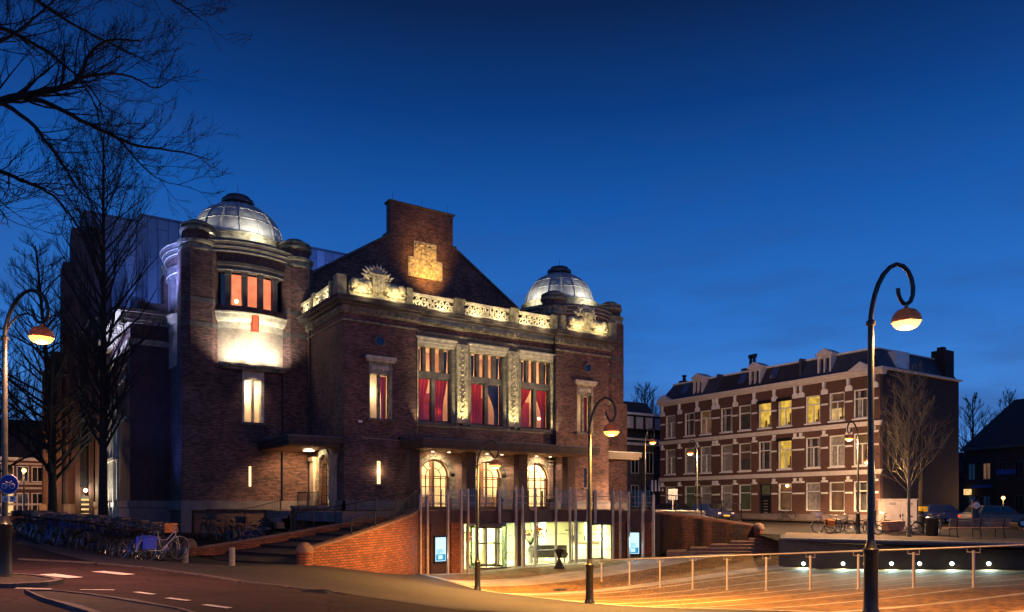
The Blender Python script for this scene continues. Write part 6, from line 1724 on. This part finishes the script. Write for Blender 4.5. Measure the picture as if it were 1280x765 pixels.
# ================================================================== BARE TREES
def grow(mb, p, d, L, r, lvl, rng, spread=45, up=.25, n_child=(5, 7), shrink=.55, wob=.16, minr=.004, seg=None, gstart=.2):
    """one branch as a wandering tapered tube, then its children"""
    n = seg or (5 if lvl > 1 else 4 if lvl == 1 else 3)
    pts = [p.copy()]; rad = [r]; dirs = [d.copy()]; q = p.copy(); dd = d.copy()
    for i in range(n):
        dd = (dd + Vector((rng.uniform(-wob, wob), rng.uniform(-wob, wob), rng.uniform(-wob, wob) + up * .12))).normalized()
        q = q + dd * (L / n); pts.append(q.copy()); dirs.append(dd.copy()); rad.append(max(minr * .6, r * (1 - .78 * (i + 1) / n)))
    mb.tube(pts, rad, 6 if lvl > 2 else 4 if lvl > 0 else 3, False)
    if lvl <= 0: return
    nc = rng.randint(*n_child)
    for k in range(nc):
        s = gstart + (1 - gstart) * (k + rng.random() * .8) / nc; s = min(.99, s)
        i = min(int(s * n), n - 1); f = s * n - i
        cp = pts[i].lerp(pts[i + 1], f); cd = dirs[i + 1]; rr = rad[i] * (1 - f) + rad[i + 1] * f
        ax = cd.orthogonal().normalized(); ax.rotate(Matrix.Rotation(rng.uniform(0, 2 * math.pi), 3, cd))
        nd_ = cd.copy(); nd_.rotate(Matrix.Rotation(R(rng.uniform(spread * .6, spread * 1.25)), 3, ax))
        nd_ = (nd_ + Vector((0, 0, up))).normalized()
        grow(mb, cp, nd_, L * shrink * rng.uniform(.7, 1.15) * (1.15 - .5 * s), max(minr, rr * .55), lvl - 1, rng, spread, up, n_child, shrink, wob, minr, None, gstart)
def tree(name, label, px, D, z0, h, r, seed, nb, first, blen, bark='bark', twig='twig', spread=40, up=.5, lvl=2, lean=(0, 0), ncl=(4, 6), shrink=.55, taper=.85, minr=.006, prof=None, group=None, fork=False):
    rng = random.Random(seed); p = PD(px, D).to_2d()
    e = empty(name, (p.x, p.y, z0), label, 'tree', group)
    t_ = MB(); n = 10; pts = []; rad = []
    for i in range(n + 1):
        s = i / n; pts.append(Vector((p.x + lean[0] * s * s + rng.uniform(-.02, .02) * h * .12 * s, p.y + lean[1] * s * s + rng.uniform(-.02, .02) * h * .12 * s, z0 - .1 + h * s))); rad.append(r * (1.25 if i == 0 else 1) * (1 - taper * s))
    t_.tube(pts, rad, 10); t_.build('trunk', bark, e, smooth=True)
    c = MB()
    for k in range(nb):
        s = first + (1 - first) * (k + rng.random()) / nb
        i = min(int(s * n), n - 1); f = s * n - i; cp = pts[i].lerp(pts[i + 1], f); rr = rad[i] * (1 - f) + rad[i + 1] * f
        a = k * 2.4 + rng.uniform(-.4, .4); bl = blen * (prof(s) if prof else (1.15 - s))
        sp_a = R(rng.uniform(spread * .8, spread * 1.2))
        d = Vector((math.cos(a) * math.sin(sp_a), math.sin(a) * math.sin(sp_a), math.cos(sp_a)))
        grow(c, cp, d, bl, max(.01, rr * .5), lvl, rng, 38, up, ncl, shrink, .14, minr)
    c.build('crown', twig, e)
    return e
# tall upright tree before the stage house
tree('bare_tree', 'tall narrow bare tree rising through the bikes left of the theatre', 129, 40.5, 0.03, 21.5, .24, 3, 80, .2, 3.7, spread=36, up=.5, lvl=2, ncl=(7, 9), shrink=.42, minr=.006, prof=lambda s: .5 + .75 * math.sin(math.pi * min(1, (s - .1))) - .55 * max(0, s - .7) * 2)
tree('bare_tree', 'wide feathery bare tree behind the left street lamp', 66, 52, 0, 19.5, .30, 8, 70, .16, 7.5, spread=52, up=.35, lvl=2, ncl=(8, 10), shrink=.42, minr=.009, lean=(-1.0, .5))
tree('bare_tree', 'dark bare tree rising from the left edge of the picture', -22, 44, 0, 13, .22, 12, 40, .2, 6, spread=50, up=.3, lvl=2, ncl=(8, 10), shrink=.45, minr=.008)
tree('bare_tree', 'bare tree rising over the roof of the grey house', 806, 110, 0, 18.5, .4, 21, 44, .3, 9, spread=42, up=.4, lvl=2, ncl=(7, 9), shrink=.45, minr=.02)
tree('bare_tree', 'young bare tree with bark coloured as lit by the white cabinet', 1136, 36.5, ZU(*PD(1136, 36.5).to_2d()) + .1, 7.6, .085, 33, 34, .26, 3.0, bark='bark_lit', twig='bark_lit', spread=34, up=.28, lvl=2, ncl=(7, 9), shrink=.48, minr=.005, taper=.88, prof=lambda s: 1.25 - s * .9)
tree('bare_tree', 'bare tree just right of the terraced house gable', 1216, 88, 0, 14, .3, 41, 30, .2, 6, spread=40, up=.4, lvl=2, ncl=(5, 7), minr=.02)
tree('bare_tree', 'bare tree over the dark roof at the right edge', 1262, 92, 0, 15, .3, 43, 30, .2, 6.5, spread=44, up=.4, lvl=2, ncl=(5, 7), minr=.02)
# the near tree: trunk outside the view, limbs reaching over the road
rng = random.Random(5)
tp = PD(-190, 9.5).to_2d()
e = empty('bare_tree', (tp.x, tp.y, .1), 'near bare tree whose dark limbs reach in from the upper left', 'tree')
t_ = MB(); t_.tube([(tp.x, tp.y, 0), (tp.x + .05, tp.y, 2.5), (tp.x + .2, tp.y + .1, 5.5), (tp.x + .5, tp.y, 9), (tp.x + .9, tp.y - .1, 13)], [.38, .30, .26, .18, .08], 12); t_.build('trunk', 'bark', e, smooth=True)
c = MB()
def PX3(px, py, D): q = PD(px, D); q.z = zpy(py, D); return q
limbs = [
    ([(-175, 260, 9.5), (-90, 165, 9.6), (0, 127, 9.9), (40, 118, 10.0), (76, 110, 10.2), (98, 98, 10.4), (112, 68, 10.7), (138, 50, 11.0), (176, 52, 11.3)], .085, .012),
    ([(30, 121, 10.0), (62, 130, 10.0), (100, 150, 10.1), (135, 166, 10.3), (165, 180, 10.5), (200, 186, 10.8), (235, 192, 11.1), (262, 200, 11.4)], .045, .008),
    ([(0, 127, 9.9), (35, 150, 9.6), (62, 182, 9.4), (84, 212, 9.3), (100, 238, 9.2), (128, 262, 9.1)], .040, .008),
    ([(-190, 270, 9.5), (-80, 205, 9.2), (0, 214, 9.0), (32, 228, 9.0), (60, 240, 9.0), (82, 262, 9.1), (110, 300, 9.2)], .045, .007),
    ([(98, 98, 10.4), (135, 92, 10.7), (165, 96, 11.0), (195, 110, 11.2), (220, 95, 11.4)], .030, .006),
    ([(-170, 60, 9.5), (-60, 40, 10), (0, 35, 10.4), (50, 60, 10.8), (84, 84, 11.2), (120, 120, 11.6), (130, 150, 11.8)], .05, .008),
    ([(-165, 0, 9.6), (-60, -30, 10), (10, -20, 10.5), (60, 10, 11), (100, 35, 11.4), (150, 60, 11.7), (190, 80, 12)], .05, .008),
    ([(-160, -90, 9.6), (-20, -90, 10), (60, -70, 10.5), (120, -40, 11), (180, -20, 11.5), (225, 5, 12), (252, 25, 12.2)], .055, .009),
    ([(-180, 200, 9.5), (-90, 90, 9.8), (0, 52, 10.1), (40, 25, 10.3), (80, -10, 10.5)], .05, .01),
    ([(100, 100, 10.4), (118, 130, 10.2), (126, 160, 10.1), (140, 185, 10.0)], .015, .004),
    ([(150, 175, 10.4), (175, 205, 10.5), (200, 225, 10.7), (240, 235, 11.0)], .018, .004),
    ([(-60, 290, 9), (-20, 255, 9.2), (0, 262, 9.2), (12, 285, 9.3)], .02, .004),
]
for pts_, r0, r1 in limbs:
    P = [PX3(*q) for q in pts_]; n = len(P)
    rad = [.78 * (r0 + (r1 - r0) * i / (n - 1)) for i in range(n)]
    # smooth the polyline
    Q = []; QR = []
    for i in range(n - 1):
        for k_ in range(4):
            t_ = k_ / 4; a = P[max(i - 1, 0)]; b_ = P[i]; cc = P[i + 1]; d_2 = P[min(i + 2, n - 1)]
            q = .5 * ((2 * b_) + (cc - a) * t_ + (2 * a - 5 * b_ + 4 * cc - d_2) * t_ * t_ + (3 * b_ - a - 3 * cc + d_2) * t_ ** 3)
            Q.append(q + Vector((rng.uniform(-.012, .012),) * 3)); QR.append(rad[i] + (rad[i + 1] - rad[i]) * t_)
    Q.append(P[-1]); QR.append(rad[-1]); c.tube(Q, QR, 8)
    L_ = sum((P[i + 1] - P[i]).length for i in range(n - 1))
    m_ = int(L_ / .115)
    for k_ in range(m_):
        s = (k_ + rng.random()) / m_
        if s < .22 and r0 > .03: continue
        i = min(int(s * (len(Q) - 1)), len(Q) - 2); cp = Q[i]; cd = (Q[i + 1] - Q[i]).normalized()
        ax = cd.orthogonal().normalized(); ax.rotate(Matrix.Rotation(rng.uniform(0, 6.28), 3, cd)); dd = cd.copy(); dd.rotate(Matrix.Rotation(R(rng.uniform(28, 62)), 3, ax))
        dd = (dd + Vector((0, 0, .22)) + RT.to_3d() * .25).normalized()
        ln = rng.uniform(.35, 1.1) * (1.15 - .35 * s)
        grow(c, cp, dd, ln, max(.005, QR[i] * .38), 2, rng, 36, .28, (4, 6), .52, .18, .0030)
c.build('crown', 'twig', e)

# ================================================================== BICYCLES
def bicycle(label, paint='black_paint', crate=None, bag=None, bagmat='blue_bag', group='bicycles parked by the theatre', light=False):
    e = empty('bicycle', (0, 0, 0), label, 'bicycle', group, local=True)
    Rw = .345
    for x in (-.54, .55):
        w = MB(); w.torus((x, 0, Rw), (0, 1, 0), Rw - .018, .019, 28, 6); wheel = w.build('wheel', 'rubber', e)
        s_ = MB(); s_.torus((x, 0, Rw), (0, 1, 0), Rw - .042, .010, 28, 4)
        for i in range(14):
            a = 2 * math.pi * i / 14; s_.tube([(x, .03 * (-1) ** i, Rw), (x + (Rw - .045) * math.cos(a), 0, Rw + (Rw - .045) * math.sin(a))], .0025, 3, False)
        s_.tube([(x, -.05, Rw), (x, .05, Rw)], .022, 8); s_.build('rim', 'chrome', wheel)
    f = MB()
    bb = (-.06, 0, .30); hd = (.36, 0, .86); hb_ = (.40, 0, .74); st_ = (-.22, 0, .78); rx_ = (-.54, 0, Rw)
    f.tube([bb, st_, (-.25, 0, .90)], .016, 6); f.tube([bb, hb_], .019, 6); f.tube([(-.17, 0, .63), (.1, 0, .62), hd], .017, 6); f.tube([hb_, hd, (.34, 0, .98)], .018, 6)
    for s in (-.05, .05): f.tube([bb, (rx_[0], s, rx_[2])], .010, 5); f.tube([(-.2, 0, .70), (rx_[0], s, rx_[2])], .009, 5); f.tube([hb_, (.46, s, .62), (.55, s, Rw)], .011, 5)
    f.build('frame', paint, e)
    g_ = MB()
    for x, a0, a1 in ((-.54, 20, 185), (.55, -10, 140)):
        n = 10; pts = [(x + (Rw + .02) * math.cos(R(a0 + (a1 - a0) * i / n)), 0, Rw + (Rw + .02) * math.sin(R(a0 + (a1 - a0) * i / n))) for i in range(n + 1)]
        for p, q in zip(pts, pts[1:]): g_.bar(p, q, .05, .006)
    g_.build('mudguard', paint, e)
    h_ = MB(); h_.tube([(.18, -.30, 1.06), (.30, -.27, 1.09), (.35, -.12, 1.04), (.34, 0, 1.0), (.35, .12, 1.04), (.30, .27, 1.09), (.18, .30, 1.06)], .012, 6); hb2 = h_.build('handlebar', 'chrome', e)
    q = MB()
    for s in (-.3, .3): q.tube([(.16, s * .99, 1.055), (.27, s * .94, 1.085)], .017, 6)
    q.build('grip', 'rubber', hb2)
    s_ = MB(); s_.ball((-.30, 0, .95), .11, 10, 6, (1.25, .95, .38)).ball((-.17, 0, .955), .06, 8, 6, (1.6, .6, .5)); s_.build('saddle', 'saddle_leather', e, smooth=True)
    r_ = MB()
    for s in (-.06, .06): r_.tube([(-.2, s, .72), (-.80, s, .73)], .007, 4); r_.tube([(-.74, s, .73), (-.56, s, Rw)], .006, 4)
    for x in (-.35, -.5, -.65, -.8): r_.tube([(x, -.06, .73), (x, .06, .73)], .006, 4)
    r_.build('rack', paint, e)
    k_ = MB(); k_.torus(bb, (0, 1, 0), .09, .008, 18, 4).tube([(bb[0], .06, .30), (bb[0] + .12, .07, .20)], .010, 4).box(bb[0] + .07, bb[0] + .17, .07, .16, .19, .21).tube([(bb[0], -.06, .30), (bb[0] - .12, -.07, .40)], .010, 4).box(bb[0] - .17, bb[0] - .07, -.16, -.07, .39, .41)
    k_.tube([(-.06, .05, .39), (-.54, .05, .38)], .006, 4).tube([(-.06, .05, .21), (-.54, .05, .31)], .006, 4); k_.build('crankset', 'iron', e)
    MB().lathe([(0, -.0), (.035, 0), (.045, .05), (0, .05)], .44, 0, 10, z=.86).build('headlight', 'chrome', e)
    MB().tube([(-.1, .06, .28), (-.16, .20, .01)], .010, 4).build('kickstand', 'iron', e)
    if crate:
        q = MB()
        for x0, x1, y0, y1 in ((.42, .44, -.2, .2), (.76, .78, -.2, .2), (.44, .76, -.2, -.18), (.44, .76, .18, .2)):
            for z in (.86, .93, 1.0, 1.07): q.box(x0, x1, y0, y1, z, z + .055)
        q.box(.42, .78, -.2, .2, .84, .86); q.build('crate', crate, e)
    if bag:
        q = MB()
        for s in (-1, 1):
            y0, y1 = sorted((s * .07, s * .20)); q.box(-.78, -.40, y0, y1, .40, .72)
        q.box(-.76, -.42, -.08, .08, .735, .76); q.build('pannier', bagmat, e, bevel=.02)
    return e
def put(o, x, y, z, rz, tilt=0):
    o.location = (x, y, z); o.rotation_euler = (tilt, 0, rz)
mass = 'dark parked bicycle in the packed row before the theatre side wall'
protos = [bicycle(mass, 'black_paint'), bicycle(mass, 'black_paint', crate='black_paint'), bicycle(mass, 'iron'), bicycle(mass, 'blue_paint', bag=True, bagmat='black_paint'), bicycle(mass, 'black_paint', crate='plank')]
rng = random.Random(11)
spots = []
line = [(36, 37), (52, 32), (66, 29), (80, 27), (96, 26), (112, 25.6), (128, 25.4), (144, 25.2), (160, 24.9), (176, 24.3), (190, 23.4)]
tot = len(line) - 1
for row in range(4):
    k_ = 0; s = .0
    while s < tot:
        i = int(s); f = s - i; px = line[i][0] * (1 - f) + line[i + 1][0] * f; D = line[i][1] * (1 - f) + line[i + 1][1] * f
        p = PD(px + rng.uniform(-2, 2), D + row * 2.0 + rng.uniform(-.3, .3)); spots.append((p.x, p.y, rng.uniform(-.3, .3) + R((35, 120, 20, 100)[row])))
        s += .36 if row == 0 else .42
for i in range(9):
    p = PD(262 + i * 15 + rng.uniform(-3, 3), 35.0 + rng.uniform(-.5, 1.2)); spots.append((p.x, p.y, rng.uniform(-.5, .5) + R(30)))
used = [False] * len(protos)
for i, (x, y, rz) in enumerate(spots):
    k_ = rng.choice((0, 0, 1, 2, 3, 4)); 
    if not used[k_]: o = protos[k_]; used[k_] = True
    else: o = copy_tree(protos[k_])
    put(o, x, y, Z(x, y) + .018, rz, rng.uniform(-.12, .12))
    if i >= len(spots) - 9: o['label'] = 'dark bicycle leaning in the row between the tower base and the low ramp wall'; o['group'] = 'bicycles under the tower'
b_ = bicycle('silver framed bicycle with bright blue panniers at the front end of the row', 'steel', bag=True); p = PD(203, 21.8); put(b_, p.x, p.y, Z(p.x, p.y) + .018, math.atan2(RT.y, RT.x) + R(66), .1)
b_ = bicycle('black bicycle with an orange crate next to the white one with blue panniers', 'black_paint', crate='orange_bag'); p = PD(187, 23.0); put(b_, p.x, p.y, Z(p.x, p.y) + .018, math.atan2(RT.y, RT.x) + R(30), -.1)
# right side, on the pavement of the east street
def pe(px, D): p = PD(px, D); return p.x, p.y, ZU(p.x, p.y) + .125
rt_a = math.atan2(RT.y, RT.x)
for lb, px, D, kw, rz in (
    ('bicycle with a white crate, leftmost on the right hand pavement', 1034, 39.5, dict(crate='white_crate'), 180 + 12),
    ('bicycle with orange panniers beside the one with the white crate', 1050, 39.3, dict(bag=True, bagmat='orange_bag'), 8),
    ('black bicycle at the right end of the group before the brick houses', 1062, 40.2, dict(), -10),
    ('dark bicycle right behind the nearest lamp post', 1097, 39.5, dict(), 10),
    ('dark bicycle leaning between the white cabinet and the litter bin', 1155, 38.2, dict(), 20),
    ('black bicycle with its wheel beside the litter bin', 1172, 38.6, dict(), 70)):
    b_ = bicycle(lb, 'black_paint', group='bicycles on the right hand pavement', **kw); x, y, z = pe(px, D); put(b_, x, y, z, rt_a + R(rz), .06)
b_ = bicycle('small dark bicycle leaning on the house front below the ground floor window', 'black_paint', group='bicycles on the right hand pavement'); p = on_line(983, H1 + nd * .5, H0 + nd * .5); put(b_, p.x, p.y, ZU(p.x, p.y) + .125, math.atan2(ud.y, ud.x), 0)
# cargo bicycle
x, y, z = pe(1122, 37.8)
e = empty('cargo_bicycle', (0, 0, 0), 'cargo bicycle with a brown wooden box in front of the white cabinet', 'bicycle', local=True)
for xx, rr_ in ((-.95, .33), (.98, .26)):
    w = MB(); w.torus((xx, 0, rr_), (0, 1, 0), rr_ - .02, .022, 28, 6); wh = w.build('wheel', 'rubber', e)
    s_ = MB(); s_.torus((xx, 0, rr_), (0, 1, 0), rr_ - .045, .011, 28, 4)
    for i in range(12): a = 2 * math.pi * i / 12; s_.tube([(xx, 0, rr_), (xx + (rr_ - .05) * math.cos(a), 0, rr_ + (rr_ - .05) * math.sin(a))], .003, 3, False)
    s_.build('rim', 'chrome', wh)
q = MB(); q.prismY([(-.15, .25), (.55, .25), (.72, .68), (-.25, .72)], -.3, .3); q.build('box', 'plank', e)
q = MB(); q.tube([(-.95, 0, .33), (-.45, 0, .3), (.0, 0, .22), (.6, 0, .22), (.98, 0, .26)], .024, 6); q.tube([(-.45, 0, .3), (-.6, 0, .9)], .018, 6); q.tube([(-.45, 0, .3), (-.25, 0, .85), (-.3, 0, 1.05)], .018, 6); q.tube([(-.6, 0, .75), (-.95, 0, .33)], .012, 6); q.build('frame', 'black_paint', e)
MB().tube([(-.42, -.3, 1.08), (-.28, -.1, 1.06), (-.28, .1, 1.06), (-.42, .3, 1.08)], .013, 6).build('handlebar', 'chrome', e)
MB().ball((-.64, 0, .94), .11, 10, 6, (1.3, .9, .38)).build('saddle', 'saddle_leather', e)
put(e, x, y, z, rt_a + math.pi, 0)

# ================================================================== STREET FURNITURE ON THE RIGHT
def frame_at(px, D, zf=ZU, dz=.122):
    p = PD(px, D); z = zf(p.x, p.y) + dz
    return p.to_2d(), z
def P4(c, u0, u1, v0, v1): return [c + RT * u0 + FW * v0, c + RT * u1 + FW * v0, c + RT * u1 + FW * v1, c + RT * u0 + FW * v1]
c0, z = frame_at(1126, 44)
e = empty('utility_cabinet', (c0.x, c0.y, z), 'large pale double door cabinet behind the young bare tree', 'cabinet')
MB().prism(P4(c0, -.96, .96, 0, .8), z, z + 1.74).build('body', 'cabinet', e, bevel=.02)
q = MB().prism(P4(c0, -1.0, 1.0, -.05, .85), z + 1.74, z + 1.80).build('lid', 'cabinet', e)
for s in (-1, 1):
    u0, u1 = sorted((s * .02, s * .92)); dq = MB().prism(P4(c0, u0, u1, -.025, -.002), z + .1, z + 1.68).build('door', 'cabinet', e)
    u0, u1 = sorted((s * .05, s * .09)); MB().prism(P4(c0, u0, u1, -.06, -.027), z + .72, z + .9).build('handle', 'iron', dq)
    q = MB()
    for k_ in range(5): q.prism(P4(c0, min(s * .3, s * .7), max(s * .3, s * .7), -.03, -.027), z + 1.45 + k_ * .03, z + 1.462 + k_ * .03)
    q.build('vent', 'iron', dq)
MB().prism(P4(c0, -.98, .98, -.02, .82), z - .1, z).build('plinth', 'plinth_stone', e)
c0, z = frame_at(1165, 37.2)
e = empty('litter_bin', (c0.x, c0.y, z), 'round dark litter bin between the bikes and the bench', 'bin')
MB().lathe([(0, 0), (.22, 0), (.25, .04), (.27, .85), (.28, .87), (.26, .93), (.2, .98), (.0, 1.0)], c0.x, c0.y, 24, z=z).build('body', 'lamp_green', e, smooth=True)
q = MB()
for i in range(18): a = i * math.pi / 9; q.tube([(c0.x + .262 * math.cos(a), c0.y + .262 * math.sin(a), z + .08), (c0.x + .282 * math.cos(a), c0.y + .282 * math.sin(a), z + .82)], .010, 4)
q.build('slats', 'iron', e); MB().torus((c0.x, c0.y, z + .9), (0, 0, 1), .27, .02, 24, 6).build('rim', 'steel', e)
def bench(px, D, L_, label):
    c0, z = frame_at(px, D)
    e = empty('park_bench', (c0.x, c0.y, z), label, 'bench')
    q = MB()
    for k_ in range(5): q.prism(P4(c0, -L_ / 2, L_ / 2, .02 + k_ * .11, .11 + k_ * .11), z + .44, z + .475)
    q.build('seat', 'plank', e)
    q = MB()
    for k_ in range(4): q.prism(P4(c0, -L_ / 2, L_ / 2, -.06 - k_ * .03, -.03 - k_ * .03), z + .50 + k_ * .11, z + .59 + k_ * .11)
    q.build('backrest', 'plank', e)
    for u in (-L_ / 2 + .35, 0, L_ / 2 - .35):
        q = MB(); a = c0 + RT * u
        def t3(v, zz): r = a + FW * v; return (r.x, r.y, z + zz)
        q.tube([t3(-.18, .92), t3(-.05, .46), t3(-.18, 0)], .022, 6); q.tube([t3(-.05, .43), t3(.5, .43), t3(.55, 0)], .022, 6); q.build('leg', 'iron', e)
bench(1224, 35.5, 2.9, 'long slatted wooden bench seen from behind at the right edge')
bench(1318, 34.6, 2.6, 'second slatted bench, cut off by the right edge of the picture')
# sign post with round white sign and yellow plates on the tree post
c0, z = frame_at(1220, 44)
e = empty('traffic_sign', (c0.x, c0.y, z), 'round white sign with a red rim on a dark post above the bench', 'road sign')
MB().prism(P4(c0, -.20, .20, .0, .12), z, z + 1.75).build('post', 'lamp_green', e)
q = MB(); disc(q, Vector((c0.x, c0.y, z + 1.42)) - FW.to_3d() * .03, .22, FW.to_3d(), .012); pl = q.build('plate', 'sign_red', e)
q = MB(); disc(q, Vector((c0.x, c0.y, z + 1.42)) - FW.to_3d() * .046, .185, FW.to_3d(), .003); q.build('face', 'sign_white', pl)
q = MB(); b0 = Vector((c0.x, c0.y, z + 1.40)) - FW.to_3d() * .052
for s in (-1, 1): q.torus(b0 + RT.to_3d() * .075 * s - Vector((0, 0, .02)), FW.to_3d(), .04, .007, 16, 4)
q.tube([b0 - RT.to_3d() * .075 - Vector((0, 0, .02)), b0 + Vector((-.0, 0, .05)), b0 + RT.to_3d() * .075 - Vector((0, 0, .02))], .008, 4); q.build('symbol', 'black_paint', pl)
c0, z = frame_at(1151, 42)
e = empty('tree_post', (c0.x, c0.y, z), 'thick dark trunk with two small yellow plates by the cabinet', 'tree')
MB().tube([(c0.x, c0.y, z - .2), (c0.x, c0.y, z + 1.5), (c0.x + .1, c0.y, z + 3.2), (c0.x + .25, c0.y, z + 6)], [.17, .15, .12, .04], 10).build('trunk', 'bark', e)
q = MB(); grow(q, Vector((c0.x + .1, c0.y, z + 3.0)), Vector((.5, .1, 1)).normalized(), 2.6, .06, 2, random.Random(4), 40, .4, (4, 5), .55, .15, .008); grow(q, Vector((c0.x + .05, c0.y, z + 2.6)), Vector((-.5, .1, 1)).normalized(), 2.4, .05, 2, random.Random(6), 40, .4, (4, 5), .55, .15, .008); q.build('crown', 'twig', e)
q = MB(); q.prism(P4(c0, -.22, -.02, -.22, -.19), z + 1.13, z + 1.38); q.prism(P4(c0, .02, .27, -.22, -.19), z + 1.10, z + 1.38); q.build('yellow_plate', 'sign_yellow', e)

# ================================================================== PARKED CARS
def car(px, D, label, paint, rz, zf=ZU):
    e = empty('parked_car', (0, 0, 0), label, 'car', 'parked cars', local=True)
    sec = [(-2.05, .35), (2.05, .35), (2.1, .62), (1.95, .78), (1.15, .90), (-1.7, .95), (-2.08, .85)]
    q = MB(); q.prismY(sec, -.84, .84); q.build('body', paint, e, bevel=.08)
    cab = [(-1.75, .93), (1.05, .90), (.45, 1.42), (-1.35, 1.45)]
    q = MB(); n = 4; vs = []
    for y, k_ in ((-.80, 0), (.80, 0)):
        for i, (x, z_) in enumerate(cab): vs.append((x, y * (.84 if z_ > 1.2 else 1), z_))
    q.add(vs, [(0, 1, 2, 3), (7, 6, 5, 4), (0, 4, 5, 1), (1, 5, 6, 2), (2, 6, 7, 3), (3, 7, 4, 0)]); cb = q.build('cabin', paint, e, bevel=.05)
    q = MB()
    for s in (-1, 1):
        q.add([(-1.5, s * .795, 1.0), (-.2, s * .795, .99), (-.25, s * .70, 1.36), (-1.3, s * .70, 1.38)], [(0, 1, 2, 3) if s < 0 else (3, 2, 1, 0)]); q.add([(-.1, s * .795, .99), (.85, s * .795, .97), (.40, s * .70, 1.35), (-.15, s * .70, 1.36)], [(0, 1, 2, 3) if s < 0 else (3, 2, 1, 0)])
    q.add([(.98, -.7, .96), (.98, .7, .96), (.50, .6, 1.38), (.50, -.6, 1.38)], [(0, 1, 2, 3)]); q.add([(-1.75, -.7, 1.0), (-1.75, .7, 1.0), (-1.42, .6, 1.4), (-1.42, -.6, 1.4)], [(3, 2, 1, 0)])
    q.build('window', 'dark_pane', e)
    for x in (-1.28, 1.3):
        for s in (-1, 1):
            q = MB(); q.torus((x, s * .78, .31), (0, 1, 0), .24, .075, 24, 8); w = q.build('wheel', 'rubber', e)
            q = MB(); q.tube([(x, s * .76, .31), (x, s * .83, .31)], .19, 18); q.build('rim', 'chrome', w)
    for s in (-1, 1):
        q = MB(); q.ball((2.05, s * .62, .66), .12, 10, 6, (.5, 1.3, .7)); q.build('headlight', 'net_curtain', e)
        q = MB(); q.box(-2.11, -2.07, s * .62 - .13, s * .62 + .13, .68, .82); q.build('tail_light', 'sign_red', e)
    q = MB(); q.box(2.09, 2.115, -.3, .3, .42, .54); q.build('number_plate', 'sign_yellow', e)
    p = PD(px, D); put(e, p.x, p.y, zf(p.x, p.y) + .005, rz, 0); return e
ca = math.atan2(-FW.y, -FW.x)
car(889, 62, 'dark blue parked car facing the camera past the right brick wall', 'car_dark', ca + .35)
car(846, 66, 'dark blue parked car half hidden by the railing, left of the other', 'car_dark', ca + .7)
car(1244, 50, 'light grey car parked behind the slatted bench', 'car_grey', rt_a + .1)
car(1175, 56, 'dark car parked in the shade beyond the litter bin', 'car_dark', rt_a + .15)
# sign beside the cars
p = PD(841, 56).to_2d(); z = ZU(*p)
e = empty('traffic_sign', (p.x, p.y, z), 'square sign on a thin post before the left end of the houses', 'road sign')
MB().tube([(p.x, p.y, z), (p.x, p.y, z + 2.6)], .03, 6).build('post', 'steel', e); MB().prism(P4(p, -.35, .35, -.06, -.03), z + 1.8, z + 2.6).build('plate', 'slate', e)
